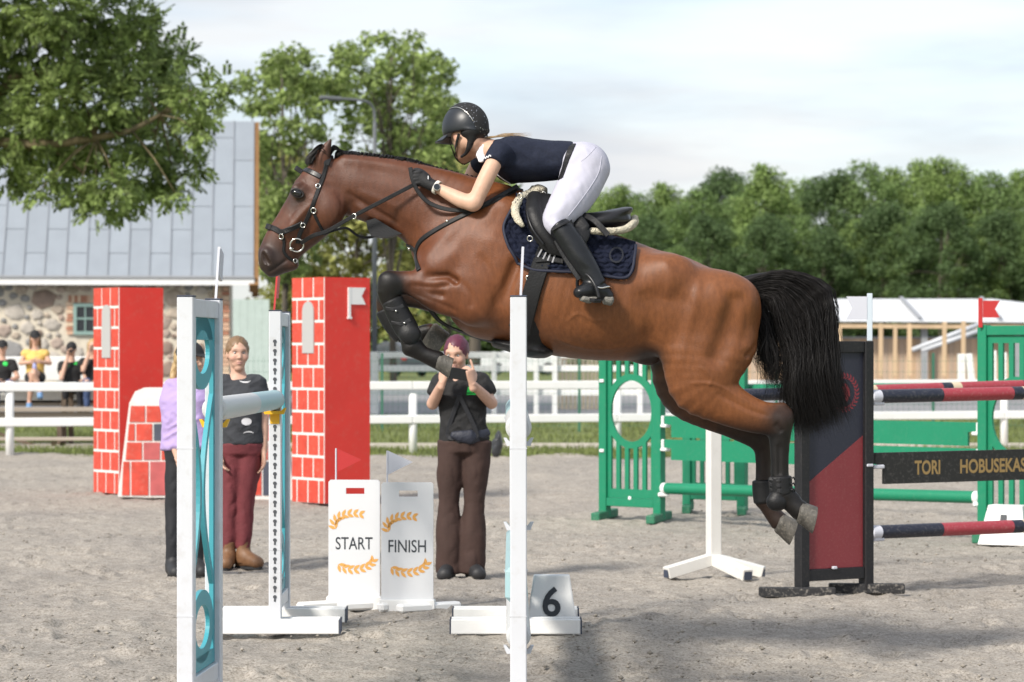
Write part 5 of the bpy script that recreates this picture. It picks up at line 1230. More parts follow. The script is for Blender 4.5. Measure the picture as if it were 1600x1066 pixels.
# --- gloved hands
for sg in (-1, 1):
    gl = SDF((-.54, HD + (-.26 if sg < 0 else .06), 2.24), (-.34, HD + (-.06 if sg < 0 else .26), 2.44), .0045)
    gl.chain(hc([(678, 291, 9.5, .030, sg * .155), (670, 287, 9.5, .028, sg * .152), (660, 280, 11.5, .022, sg * .15), (654, 276, 11, .02, sg * .148)]), k=.01, sub=2)
    for i, (ax_, ay_) in enumerate(((654, 269), (652, 274.5), (652, 280), (654, 285.5))):
        r_ = 3.3 if i < 3 else 2.9
        gl.chain(hc([(ax_ + 2, ay_, r_ + .3, .0115, sg * .158), (ax_ - 4.5, ay_ + 1, r_, .010, sg * .158), (ax_ - 7.0, ay_ + 2.5, r_, .010, sg * .142), (ax_ - 3, ay_ + 4, r_ - .3, .009, sg * .125), (ax_ + 2, ay_ + 4, r_ - .5, .009, sg * .125)]), k=.0035, sub=2)
    gl.chain(hc([(668, 277, 5, .014, sg * .14), (660, 269, 4, .012, sg * .128), (651, 265.5, 3.4, .0105, sg * .122), (645, 267, 3, .010, sg * .125)]), k=.006, sub=2)
    v_, f_ = gl.skin(); g_ = mesh_obj('glove', np_mesh('rider_glove', v_, f_, m_glove), RI)
    if sg < 0:
        b = MB(); b.box(hp(669, 277.5, -.185), (.004, .003, .016)); b.build('glove_tag', m_white, g_)
# --- watch
WT = MB(); WT.smooth = True
wc = hp(682.5, 293, -.19); wax = (hp(690, 297, -.165) - hp(675, 289.5, -.15)).normalized()
u_ = wax.orthogonal().normalized(); w_ = wax.cross(u_); cw = hp(682.5, 293, -.157)
WT.strap([cw + (u_ * math.cos(a) + w_ * math.sin(a)) * .0305 for a in np.linspace(0, 2 * math.pi, 25)], [(u_ * math.cos(a) + w_ * math.sin(a)) for a in np.linspace(0, 2 * math.pi, 25)], .018, .003)
wo_ = WT.build('watch_strap', mat('cream_rubber', (.72, .68, .6), .6), RI)
fn = Vector((.1, -1, .35)).normalized(); b = MB(); b.lathe([(0, .0), (.0185, .0), (.0185, .008), (.0155, .010), (.0155, .0085), (0, .0085)], wc + fn * -.002, fn, 20); b.build('watch_case', mat('watch_metal', (.6, .58, .55), .3, metal=.8), wo_)
b = MB(); b.lathe([(0, .009), (.0150, .009)], wc + fn * -.002, fn, 20); b.build('watch_face', mat('watch_glass', (.02, .025, .03), .1), wo_)
# --- helmet
hm = SDF((-.42, HD - .17, 2.42), (-.06, HD + .17, 2.76), .005)
hc1 = hp(727, 199)
hdir = Vector((-.84, .52, -.13)).normalized(); hx = hdir.cross(fz).normalized(); hu = hx.cross(hdir).normalized(); HM = Matrix((hdir, hx, hu)).transposed()
hm.ell(hc1, (.118, .096, .118), HM, k=.01)
hm.plane_cut(hc1 - hu * .028, -hu, .006)
hm.chain([(hc1 - hdir * .06 - hu * .025, .055, .075), (hc1 - hdir * .055 - hu * .045, .045, .062)], k=.02, lat=hx, cap=.3)
v_, f_ = hm.skin(); v_ = smooth_np(v_, f_, 2); HLB = bvh_of(v_, f_)
helm = mesh_obj('helmet', np_mesh('helmet_shell', v_, f_, m_helm), RI)
# peak
b = MB(); b.smooth = True; vs = []; fs = []
for j in range(6):
    t = j / 5
    for k in range(17):
        a = (k / 16 - .5) * 2.3; r0 = .112; rx_ = r0 + t * .045 * math.cos(a * .62)
        vs.append(hc1 + hdir * (rx_ * math.cos(a) * 1.03) + hx * (rx_ * math.sin(a) * .86) + hu * (-.022 - t * .024 - .012 * abs(math.sin(a))))
for j in range(5):
    for k in range(16): fs.append((j * 17 + k, j * 17 + k + 1, j * 17 + k + 18, j * 17 + k + 17))
n0 = len(vs); b.add(vs + [x - hu * .005 for x in vs], fs + [[i + n0 for i in f[::-1]] for f in fs] + [(5 * 17 + k, 5 * 17 + k + 1, n0 + 5 * 17 + k + 1, n0 + 5 * 17 + k) for k in range(16)]); b.build('peak', m_helm, helm)
# ribbon-like side trim, glitter panel over the crown
def hpt(lon, lat, off=.0):
    d = hdir * (math.cos(lat) * math.cos(lon)) + hx * (math.cos(lat) * math.sin(lon)) + hu * math.sin(lat)
    h = HLB.ray_cast(hc1 + d * .4, -d); return (h[0] + d * off) if h[0] else hc1 + d * .115, d
b = MB(); b.smooth = True; vs = []; fs = []; NU, NV = 28, 14
for i in range(NU + 1):
    lo_ = math.radians(70 + 110 * 0) 
    for j in range(NV + 1):
        t = i / NU; th = math.radians(62 - 0) + t * math.radians(150)        # from the front crown to the nape
        wd = (.050 + .028 * math.sin(math.pi * t)) / .11; ph = (j / NV - .5) * 2 * wd
        d = (hdir * math.cos(th) + hu * math.sin(th)); d = (d * math.cos(ph) + hx * math.sin(ph)).normalized()
        h = HLB.ray_cast(hc1 + d * .4, -d); vs.append((h[0] if h[0] else hc1 + d * .1) + d * .0025)
for i in range(NU):
    for j in range(NV): a = i * (NV + 1) + j; fs.append((a, a + 1, a + NV + 2, a + NV + 1))
b.add(vs, fs); pn = b.build('crown_panel', m_velvet, helm)
b = MB(); b.smooth = True
for sd in (0, NV): b.tube([vs[i * (NV + 1) + sd] for i in range(0, 22)], .0022, 5)
b.build('panel_trim', m_steel, helm)
b = MB(); rg2 = np.random.default_rng(3)
for i in range(150):
    k = rg2.integers(0, len(vs)); c = vs[k] + Vector(rg2.normal(0, .003, 3)); d = (c - hc1).normalized(); u = d.orthogonal().normalized(); w = d.cross(u); a = rg2.random() * 6.3; s_ = .0012 + .0022 * rg2.random()
    c = c + d * .001; b.add([c + (u * math.cos(a + q_) + w * math.sin(a + q_)) * s_ for q_ in (0, 1.57, 3.14, 4.71)], [(0, 1, 2, 3)])
tag(b.build('glitter_stones', mat('crystal', (.55, .56, .6), .15, metal=.7), pn), kind='stuff')
# harness: straps from helmet round ear to the chin
b = MB()
for sg in (-1, 1):
    for st in ([(.045, .08, -.025), (.055, .068, -.06), (.07, .04, -.112), (.078, .0, -.135)], [(-.045, .078, -.03), (-.01, .076, -.06), (.035, .062, -.09), (.07, .03, -.12)]):
        pts = spline([fp(x, sg * y, z) for x, y, z in st], 5); b.strap(pts, [((p - hc0) - fu * (p - hc0).dot(fu)).normalized() for p in pts], .016, .003)
b.build('chin_harness', m_leather, helm)
# dark harness pad and hair net at the nape
np_ = SDF([hc0[i] - .2 for i in range(3)], [hc0[i] + .2 for i in range(3)], .006)
np_.ell(hc0 - fdir * .045 - fu * .02, (.062, .066, .05), HR, k=.02)
np_.chain([(hp(737, 218, -.075), .022, .02), (hp(733, 230, -.075), .014, .012), (hp(728, 240, -.06), .009, .009), (hp(721, 245, -.045), .007, .008)], k=.015, sub=2)
v_, f_ = np_.skin(); mesh_obj('harness_pad', np_mesh('harness_pad', v_, f_, m_leather), helm)
# wisps of fair hair on the collar
hr = []
for i in range(110):
    a = rg2.random(); hr.append((spline([hp(757, 214 + 4 * a, rg2.normal(0, .03)), hp(773, 212.5 + 3 * a, rg2.normal(0, .04)), hp(788 + 14 * rg2.random(), 208 + 6 * rg2.random(), rg2.normal(0, .05)), hp(795 + 38 * rg2.random() ** 1.6, 207 + 9 * rg2.random(), rg2.normal(0, .06))], 4), .00045))
strands('hair', hr, mat('fair_hair', (.36, .25, .14), .5), RI)
# ------------------------------------------------------------------ arena fence
m_fence = mat('white_vinyl_rail', (.80, .80, .79), .5, var=.03)
FA, FB = Vector((P(-60, HYP, 37.9).x, 37.9, 0)), Vector((P(1700, HYP, 43.2).x, 43.2, 0))
def fx_(px):
    """point on the fence line under column px"""
    k = (px - CXP) / FOC; d = FB - FA; t = (k * FA.y - FA.x) / (d.x - k * d.y); return FA + d * t
FE = thing('arena_fence', 'white two-rail fence along the far side of the arena', 'fence', FA)
posts = [14, 330, 645, 965, 1270, 1570]
for px in posts:
    p = fx_(px); m_ = MB(); m_.smooth = True; m_.tube([p + Vector((0, .06, -.1)), p + Vector((0, .06, .90 if px in (645,) else 1.1))], .06, 14); m_.smooth = False
    m_.build('post', m_fence, FE)
ends = [-70] + posts[::1] + [1680]
for z in (1.02, .52):
    pp = [FA] + [fx_(x) for x in posts[1:]] + [FB]
    for a, b_ in zip(pp[:-1], pp[1:]):
        u = (b_ - a).normalized(); m_ = MB(); m_.beam(a + u * .004 + Vector((0, 0, z)), b_ - u * .004 + Vector((0, 0, z)), .045, .125, bev=.01); m_.build('rail', m_fence, FE)
# second fence by the yard
F2 = thing('yard_fence', 'white four-rail fence in front of the parked white car', 'fence', (P(740, HYP, 58).x, 58, gz(58)))
for px in (585, 688, 772, 838, 867, 1000):
    w_ = .17 if px == 585 else .11; m_ = MB(); c = P(px, HYP, 58); m_.box((c.x, 58, gz(58) + .66), (w_, .1, 1.36), bev=.012); m_.build('post', m_fence, F2)
for zt in (1.31, 1.02, .50):
    m_ = MB(); m_.beam((P(592, HYP, 58).x, 58.09, gz(58) + zt - .04), (P(1000, HYP, 58).x, 58.09, gz(58) + zt - .04), .04, .13, bev=.008); m_.build('rail', m_fence, F2)
# green wire fence with thin posts
m_gwire = mat('green_fence_wire', (.03, .14, .09), .6)
F3 = thing('wire_fence', 'thin green wire mesh fence on slim green posts', 'fence', (P(600, HYP, 50).x, 50, gz(50)))
for px in (452, 597, 905, 1213, 1458):
    m_ = MB(); c = P(px, HYP, 50); m_.box((c.x, 50, gz(50) + .72), (.045, .045, 1.46)); m_.build('post', m_gwire, F3)
m_ = MB()
x0, x1 = P(370, HYP, 50).x, P(1640, HYP, 50).x
for z in np.arange(.1, 1.42, .2): m_.beam((x0, 50.03, gz(50) + z), (x1, 50.03, gz(50) + z), .005, .005)
for x in np.arange(x0, x1, .1): m_.beam((x, 50.035, gz(50) + .05), (x, 50.035, gz(50) + 1.4), .0035, .0035)
tag(m_.build('mesh_wires', m_gwire, F3), kind='stuff')
# paling fence behind the white car
m_pale = mat('weathered_paling', (.50, .42, .31), .85, var=.25, vscale=3)
F4 = thing('paling_fence', 'weathered wooden paling fence right of the white car', 'fence', (P(905, HYP, 62).x, 62, gz(62)))
for i in range(11):
    px = 872 + i * 6.6; c = P(px, HYP, 62); h_ = 1.62 + .12 * math.sin(i * 2.1); m_ = MB(); m_.box((c.x, 62, gz(62) + h_ / 2), (.07, .03, h_)); m_.build('pale', m_pale, F4)
for z in (.5, 1.2): m_ = MB(); c0, c1 = P(868, HYP, 62), P(944, HYP, 62); m_.beam((c0.x, 62.04, gz(62) + z), (c1.x, 62.04, gz(62) + z), .04, .07); m_.build('rail', m_pale, F4)
# pile of stakes and stacked white jump stands by the pavilion
def stake(px0, y0, y1, d, w, m_, nm, lab, grp, lean=0.0):
    a = P(px0, y1, d); b_ = P(px0 + lean, y0, d); o = MB(); o.beam(a, b_, w, w, (0, 1, 0), bev=.006); ob = o.build(nm, m_); tag(ob, lab, 'post', grp); return ob

# ------------------------------------------------------------------ pavilion on the right
m_roofw = mat('white_corrugated_sheet', (.72, .73, .74), .45, var=.05)
m_timber = mat('pale_new_timber', (.55, .40, .25), .8, var=.2, vscale=2, stretch=(1, 1, .2))
m_board = [mat('tan_board_%s' % n_, c, .8, var=.15, vscale=3, stretch=(1, 1, .2)) for n_, c in (('pale', (.54, .39, .27)), ('warm', (.50, .34, .22)), ('dull', (.47, .35, .26)))]
PD = 74; PV = thing('pavilion', 'long open shed with white corrugated roof and tan board wall', 'shed', (P(1430, HYP, PD).x, PD, gz(PD)))
e0, e1 = P(1150, 500, PD), P(1700, 503, PD); r0, r1 = P(1180, 466, PD + 4), P(1545, 466, PD + 4); r2, r1b = P(1720, 496, PD + 4), r1
m_ = MB(); NX = 300; vs = []; fs = []
for i in range(NX + 1):
    t = i / NX; a = e0 + (e1 - e0) * t; top = P(1165 + 535 * t, 467 + max(0, (t - .72)) * 62, PD + 4); w_ = .014 * (1 if i % 2 else -1)
    vs += [a + Vector((0, 0, w_)), top + Vector((0, 0, w_)), a + Vector((0, 0, w_ - .03)), top + Vector((0, 0, w_ - .03))]
for i in range(NX): a = i * 4; b_ = a + 4; fs += [(a, b_, b_ + 1, a + 1), (a + 2, a + 3, b_ + 3, b_ + 2), (a, a + 2, b_ + 2, b_)]
m_.add(vs, fs); m_.build('roof', m_roofw, PV)
m_ = MB(); m_.beam(e0 + Vector((0, .1, -.14)), e1 + Vector((0, .1, -.14)), .05, .13); m_.build('eave_beam', m_timber, PV)
for px in (1290, 1420, 1545): m_ = MB(); a = P(px - 12, 468, PD + 4); c = P(px + 18, 500, PD - .02); m_.beam(a + Vector((0, 0, .06)), c + Vector((0, 0, .06)), .10, .05); m_.build('roof_joint', mat('grey_flashing', (.30, .31, .33), .5) if px == 1290 else bpy.data.materials['grey_flashing'], PV)
for px in (1300, 1444, 1590): m_ = MB(); c = P(px, HYP, PD + .4); m_.box((c.x, PD + .4, gz(PD) + 1.0), (.17, .17, 2.2)); m_.build('column', mat('grey_concrete_column', (.30, .31, .32), .8) if px == 1300 else bpy.data.materials['grey_concrete_column'], PV)
for i, px in enumerate(np.arange(1160, 1660, 8.6)):
    c = P(px, HYP, PD + .8); zt = P(px, 529, PD + .8).z; m_ = MB(); m_.box((c.x, PD + .8 + .01 * (i % 2), (zt + gz(PD)) / 2), (.147, .03, zt - gz(PD))); m_.build('wall_board', m_board[(i * 7) % 3], PV)
m_ = MB(); m_.beam(P(1150, 527.5, PD + .78), P(1665, 527.5, PD + .78), .09, .05); m_.build('wall_cap', bpy.data.materials['grey_flashing'], PV)
for j, (px, yt) in enumerate(((1313, 512), (1376, 506), (1398, 507), (1421, 506), (1475, 503), (1505, 502))):
    stake(px, yt, 588, 66, .10 if j != 2 else .09, m_timber, 'timber_post', 'bare timber post before the shed, %s from the left' % POSW[j], 'timber posts before the shed', (-1.5, .5, 1, 0, 1, .5)[j])
for j, (px, yt, ln) in enumerate(((1502, 553, 0), (1520, 553, -7), (1551, 548, 0), (1567, 551, 0))):
    stake(px, yt, 612, 52, .13, m_fence, 'white_stand', 'white jump stand stacked beyond the fence, %s from the left' % POSW[j], 'white stands beyond the fence', ln)
for j, (a, c) in enumerate((((1425, 547), (1532, 506)), ((1440, 548), (1540, 513)))):
    m_ = MB(); m_.smooth = True; m_.tube([P(*a, 70), P(*c, 70)], .06, 10); tag(m_.build('steel_pipe', mat('galvanised_pipe', (.55, .57, .60), .4) if j == 0 else bpy.data.materials['galvanised_pipe']), ('upper' if j == 0 else 'lower') + ' slanting galvanised pipe leaning inside the open shed', 'pipe')
# ------------------------------------------------------------------ spectators' stand
STD = 44.5; GS = thing('bench_stand', 'low wooden bench stand with white boards below the barn', 'stand', (P(70, HYP, STD).x, STD, 0))
m_oldw = mat('weathered_grey_plank', (.36, .31, .26), .85, var=.3, vscale=2.5, stretch=(.15, 1, 1)); m_brownp = mat('dark_brown_post', (.11, .08, .055), .8, var=.3)
for (y, d, h, th, m_) in ((600, 44.6, .05, .4, m_wt), (579, 45.6, .34, .05, m_wt), (560, 46.0, .05, .4, m_wt), (571, 46.4, .30, .05, m_wt), (618, 45.0, .26, .05, m_wt), (630, 45.0, .10, .05, m_oldw), (640, 44.0, .07, .45, m_oldw), (649, 43.9, .09, .05, m_oldw), (686, 43.3, .05, .24, m_oldw)):
    b_ = MB(); a = P(-60, y, d); c = P(246, y - .5, d); b_.beam(a, c, th, h, bev=.006); b_.build('plank', m_, GS)
for px, y0, d in ((93, 650, 44.0), (100, 600, 44.3), (111, 610, 44.6), (84, 690, 43.3), (98, 690, 43.5), (-30, 650, 44), (205, 650, 44), (212, 612, 44.6)):
    b_ = MB(); a = P(px, y0, d); b_.box((a.x, d, a.z / 2 - .02), (.075, .07, a.z + .04)); b_.build('post', m_brownp, GS)
b_ = MB(); b_.beam(P(-30, 668, 44.1), P(100, 712, 44.1), .05, .09, (0, 1, 0)); b_.build('brace', m_brownp, GS)

# ------------------------------------------------------------------ castle towers and painted wall
m_red = mat('red_tower_paint', (.66, .036, .025), .55, var=.06, vscale=3, dirt=((.50, .16, .11), 14, .35)); m_redb = mat('red_painted_brick', (.56, .06, .035), .6, var=.2, vscale=9, dirt=((.55, .30, .24), 22, .35))
m_whl = mat('white_joint_paint', (.72, .70, .67), .7, dirt=((.45, .40, .34), 16, .4)); m_navyb = mat('dark_slate_painted_brick', (.06, .07, .10), .6, var=.15, vscale=9); m_pinkb = mat('faded_red_painted_brick', (.46, .10, .10), .65, var=.2, vscale=8)
m_niche = mat('pale_grey_niche', (.40, .40, .395), .8)
def tower(label, corner_px, left_px, right_px, top, bottom, seed, rows, niche, flag):
    d0 = GD(bottom); s0 = FOC / d0; cx = P(corner_px, HYP, d0); H = (bottom - top) / s0
    wl = (corner_px - left_px) / s0; wr = (right_px - corner_px) / s0; side = math.hypot(wl, wr)
    A_ = Vector((cx.x, d0, 0)); Lc = P(left_px, HYP, d0 + wr) ; Rc = P(right_px, HYP, d0 + wl); Lc.z = Rc.z = 0
    ul = (Lc - A_).normalized(); ur = (Rc - A_).normalized(); side = (Lc - A_).length; sider = (Rc - A_).length      # along the left face, along the right face
    nl = Vector((-ul.y, ul.x, 0)); nl = nl if nl.y < 0 else -nl; nr = Vector((-ur.y, ur.x, 0)); nr = nr if nr.y < 0 else -nr
    T_ = thing('castle_tower', label, 'jump tower', (cx.x, d0, 0)); A = Vector((cx.x, d0, 0)); up = Vector((0, 0, 1))
    b_ = MB(); q = [A, A + ur * sider, A + ur * sider + ul * side, A + ul * side]; b_.add(q + [p + up * H for p in q], [(0, 1, 5, 4), (1, 2, 6, 5), (2, 3, 7, 6), (3, 0, 4, 7), (4, 5, 6, 7), (0, 3, 2, 1)]); b_.build('shell', m_red, T_)
    b_ = MB(); b_.prism([[(0.004, 0.0), (side - .004, 0.0), (side - .004, H - .004), (.004, H - .004)]], A + nl * .001, ul, up, nl, .006); b_.build('joint_board', m_whl, T_)
    rh = H / rows; jt = .028
    for r in range(rows):
        z0 = r * rh + (jt if r else .0); z1 = (r + 1) * rh; n3 = 3; off = 0 if r % 2 else .5; bw_ = side / 3.0
        e = [0] + [bw_ * (k + off) for k in range(4) if 0.02 < bw_ * (k + off) < side - .02] + [side]
        for a, c in zip(e[:-1], e[1:]):
            if c - a < .05: continue
            segs = [(a, c)]
            for (x0, x1) in segs:
                m_ = MB(); m_.prism([[(x0 + .013, z0), (x1 - .013, z0), (x1 - .013, z1 - .002), (x0 + .013, z1 - .002)]], A + nl * .0072, ul, up, nl, .006); m_.build('brick', m_redb, T_)
    if niche:
        w_ = niche[3] - niche[2]; c = (niche[2] + niche[3]) / 2; zt = niche[1] - w_ / 2
        lp = [(niche[2], niche[0]), (niche[3], niche[0])] + [(c + w_ / 2 * math.cos(a), zt + w_ / 2 * math.sin(a)) for a in np.linspace(0, math.pi, 12)]
        m_ = MB(); m_.prism([lp], A + nl * .0075, ul, up, nl, .0165); m_.build('arched_window', m_niche, T_)
    if flag:
        m_ = MB(); f0 = sider * .52; z = H - .40; m_.prism([[(f0 + .02, z + .30), (f0 + .20, z + .30), (f0 + .15, z + .215), (f0 + .2, z + .13), (f0 + .02, z + .13)], ], A + nr * .0015, ur, up, nr, .012); m_.prism([[(f0 - .012, z), (f0 + .018, z), (f0 + .018, z + .3), (f0 - .012, z + .3)]], A + nr * .0015, ur, up, nr, .015); m_.build('white_flag', m_wt, T_)
        m_ = MB(); m_.prism([[(f0 - .02, z - .015), (f0 + .03, z - .015), (f0 + .03, z + .005), (f0 - .02, z + .005)]], A + nr * .0015, ur, up, nr, .02); m_.build('flag_foot', m_wt, T_)
    return T_, A, ul, ur
tower('red castle tower with white brick joints, left of the two, before the barn', 187, 147, 255, 449, 772, 1, 10, (1.45, 2.02, .17, .36), False)
tower('red castle tower with a white flag on its side, behind the horse\'s head', 508, 457, 578, 433, 787, 2, 10, (1.50, 2.02, .17, .37), True)
# the brick wall element between the towers
WD = GD(779); ws = FOC / WD
CW = thing('castle_wall', 'low painted brick wall with white coping between the red towers', 'jump wall', (P(322, HYP, WD).x, WD, 0))
def wl_(px, py): return P(px, py, WD)
b_ = MB(); pr = [(184, 776), (202, 630), (211, 612), (225, 606), (420, 606), (434, 612), (441, 630), (460, 782)]
b_.prism([[(wl_(x, y).x, wl_(x, y).z) for x, y in pr]], (0, WD, 0), (1, 0, 0), (0, 0, 1), (0, 1, 0), .25); b_.build('white_backing', m_whl, CW)
rw = np.random.default_rng(6); ys_ = [633, 661, 690, 720, 774]
for r in range(4):
    ya, yb = ys_[r] + 1.5, ys_[r + 1] - 1.5 if r < 3 else 774
    def ex(y, sd): t = (y - 612) / (776 - 612); return (202 - 17 * t + 2) if sd < 0 else (441 + 18 * t - 3)
    xl, xr = ex(yb, -1) + 2, ex(yb, 1) - 2; n_ = 9; st = (xr - xl) / n_; x = xl - (st * .5 if r % 2 else 0)
    while x < xr - 4:
        a, c = max(x, xl) + 1.4, min(x + st, xr) - 1.4
        if c - a > 5:
            sh_ = 2.2 if a <= xl + 2 else 0; sh2 = -2.2 if c >= xr - 2 else 0
            m_ = MB(); lp = [(wl_(a + sh_, ya).x, wl_(a, ya).z), (wl_(c + sh2, ya).x, wl_(c, ya).z), (wl_(c, yb).x, wl_(c, yb).z), (wl_(a, yb).x, wl_(a, yb).z)]
            m_.prism([lp], (0, WD - .001, 0), (1, 0, 0), (0, 0, 1), (0, -1, 0), .008); q = rw.random(); m_.build('brick', m_redb if q < .55 else (m_pinkb if q < .75 else m_navyb), CW)
        x += st

# ------------------------------------------------------------------ the oxer under the horse
m_alu = mat('white_powder_coat', (.60, .615, .65), .4, var=.03, vscale=3, spec=.4, dirt=((.42, .39, .35), 14, .4)); m_tealp = mat('teal_panel', (.055, .32, .38), .45, var=.05); m_slot = mat('dark_slot', (.07, .075, .085), .8); m_cap = mat('dark_rubber_cap', (.04, .05, .08), .6)
m_polew = mat('white_pole_paint', (.55, .56, .56), .45, dirt=((.4, .37, .33), 25, .25)); m_polet = mat('pale_teal_pole_paint', (.33, .50, .53), .45, dirt=((.4, .37, .33), 25, .2)); m_yel = mat('yellow_cup_plastic', (.80, .45, .02), .45); m_flagw = mat('white_flag_plastic', (.56, .57, .63), .5); m_flagr = mat('red_flag_plastic', (.48, .03, .03), .5)
ZU = Vector((0, 0, 1))
def key_loop(z, r=.013):
    return [(math.cos(a) * r, z + math.sin(a) * r) for a in np.linspace(-1.1, math.pi + 1.1, 12)] + [(-.0048, z - .025), (.0048, z - .025)]
def wing(label, fp_, rp_, keyface, h=1.725, pat=True, feet=(.345, True), hole_side=None):
    """fp_, rp_: ground points of the front (nearest the camera) and rear post"""
    fp_ = Vector(fp_); rp_ = Vector(rp_); T_ = thing('jump_wing', label, 'jump wing', (fp_ + rp_) / 2)
    u = (rp_ - fp_).normalized(); L_ = (rp_ - fp_).length; n = u.cross(ZU)
    for p in (fp_, rp_):
        m_ = MB(); R_ = Matrix((u, n, ZU)).transposed(); m_.box(p + ZU * (h / 2), (.064, .066, h), R_, bev=.004); po = m_.build('post', m_alu, T_)
        m_ = MB(); m_.box(p + ZU * (h + .003), (.066, .068, .006), R_, bev=.002); m_.build('cap', m_cap, po)
        for zz in (.45, 1.12):
            m_ = MB(); m_.box(p + ZU * zz, (.0665, .0685, .003), R_); m_.build('profile_joint', m_cap if False else m_alu, po)
    m_ = MB(); m_.beam(fp_ + ZU * (h - .042) + u * .034, rp_ + ZU * (h - .042) - u * .034, .05, .072, bev=.003); m_.build('top_rail', m_alu, T_); m_ = MB(); m_.beam(fp_ + ZU * .16 + u * .034, rp_ + ZU * .16 - u * .034, .05, .072, bev=.003); m_.build('bottom_rail', m_alu, T_)
    # cut-out panel: strips at the posts, rings and crossing ovals
    W = L_ - .066; c = fp_ + u * (L_ / 2); z0, z1 = .20, h - .08
    def pl(loops): m_.prism(loops, c - n * .009, u, ZU, n, .018)
    m_ = MB(); pl([[(-W / 2, z0), (-W / 2 + .035, z0), (-W / 2 + .035, z1), (-W / 2, z1)]]); pl([[(W / 2 - .035, z0), (W / 2, z0), (W / 2, z1), (W / 2 - .035, z1)]])
    pl([[(-W / 2 + .035, z1 - .09), (W / 2 - .035, z1 - .09), (W / 2 - .035, z1), (-W / 2 + .035, z1)]]); pl([[(-W / 2 + .035, z0), (W / 2 - .035, z0), (W / 2 - .035, z0 + .06), (-W / 2 + .035, z0 + .06)]])
    def el(cz, a, b, w1, w2=None):
        w2 = w2 or w1
        o_ = [(a * math.cos(t), cz + b * math.sin(t)) for t in np.linspace(0, 2 * math.pi, 40, endpoint=False)]; i_ = [((a - w1) * math.cos(t), cz + (b - w2) * math.sin(t)) for t in np.linspace(0, 2 * math.pi, 40, endpoint=False)]; pl([o_, i_])
    m_.T = None
    el(1.505, W / 2 - .03, .155, .09, .065); el(.375, W / 2 - .03, .150, .09, .06)
    cc = c
    # two tall bows that touch in the middle
    for sg in (-1, 1):
        pts = [(sg * (W / 2 - .035 - (W / 2 - .055) * math.sin(math.pi * t)), .53 + .80 * t) for t in np.linspace(0, 1, 26)]; inn = [(x + sg * .045, z) for x, z in pts]
        m_.prism([pts + inn[::-1]], c - n * (.0095 + .0008 * sg), u, ZU, n, .019)
    m_.build('cut_out_panel', m_tealp, T_)
    # foot beams across, either side of each post
    for p in (fp_, rp_):
        for sd in (-1, 1):
            m_ = MB(); q = p + u * (sd * .058); m_.beam(q - n * feet[0] + ZU * .045, q + n * feet[0] + ZU * .045, .05, .078, bev=.004); fo = m_.build('foot', m_wt, T_)
            for e in (-1, 1): m_ = MB(); m_.box(q + n * (e * (feet[0] + .004)) + ZU * .045, (.006, .05, .078), Matrix((n, u, ZU)).transposed()); m_.build('end_cap', m_cap, fo)
    # keyhole track on the face that carries the cups
    for p, dr in keyface:
        p = Vector(p); dr = Vector(dr)
        side = ZU.cross(dr)
        for i in range(28):
            m_ = MB(); m_.prism([key_loop(.20 + i * .0505, .0098)], p + dr * .0335, side, ZU, dr, .0015); m_.build('keyhole', m_slot, T_)
    return T_
BX, FXX = -1.265, .028
wing('near teal and white jump wing at the left end of the oxer', (-1.302, 10.75, 0), (-1.262, 11.38, 0), [((-1.262, 11.38, 0), (0, 1, 0))])
wing('far teal and white jump wing with keyhole track, left of the signs', (BX - .0, 14.37, 0), (BX - .005, 14.98, 0), [((BX, 14.37, 0), (0, -1, 0))])
wing('near white jump wing seen edge on in front of the horse\'s girth', (.026, 10.75, 0), (.028, 11.38, 0), [((.028, 11.38, 0), (0, 1, 0))])
wing('far jump wing hidden behind the near edge-on wing, beside the 6 block', (.020, 14.37, 0), (.02, 14.98, 0), [((.02, 14.37, 0), (0, -1, 0))])
def cup(p, d_, m_, T_=None):
    """shallow pole cup hooked on a post; d_ = +1 faces away from the camera"""
    b_ = MB(); p = Vector(p); prof = [(-.064, .012), (-.050, -.022), (.050, -.022), (.064, .012), (.052, .012), (.038, -.004), (-.038, -.004), (-.052, .012)]
    b_.prism([prof], p, (1, 0, 0), (0, 0, 1), (0, d_, 0), .05); b_.box(p + Vector((0, -.004 * d_, -.045)), (.05, .012, .06), bev=.003); return b_
def pole(name, label, a, b_, r, bands, group, cups=None, capm=None, n=24):
    """bands: (t0, t1, material) along the pole"""
    a = Vector(a); b_ = Vector(b_); T_ = thing(name, label, 'jump pole', (a + b_) / 2, group); u = b_ - a
    for i, (t0, t1, m_) in enumerate(bands):
        k = MB(); k.smooth = True; k.tube([a + u * t0, a + u * t1], r, n, cap=False); k.smooth = False
        k.add([a + u * t for t in (t0, t1)], []) if False else None
        k.build('band', m_, T_)
    for t, s in ((0, -1), (1, 1)):
        k = MB(); k.lathe([(0, .012 * s), (r * .8, .012 * s), (r * 1.015, .0), (r * 1.015, -.03 * s)], a + u * t, u.normalized(), n); k.build('end_cap', capm or m_polew, T_)
    return T_
TB = [(0, .42, m_polew), (.42, 1, m_polet)]
pz = 1.262
pole('jump_pole', 'white and pale teal pole across the left side of the oxer', (BX, 11.42, pz), (BX, 14.33, pz - .01), .052, [(0, .55, m_polew), (.55, 1, m_polet)], 'poles of the teal oxer')
pole('jump_pole', 'top pole of the oxer under the girth, seen end on', (FXX, 11.42, 1.185), (.02, 14.33, 1.21), .055, TB, 'poles of the teal oxer')
pole('jump_pole', 'lowest pole of the oxer under the girth, seen end on by the 6 block', (FXX, 11.42, .30), (.02, 14.33, .39), .052, TB, 'poles of the teal oxer')
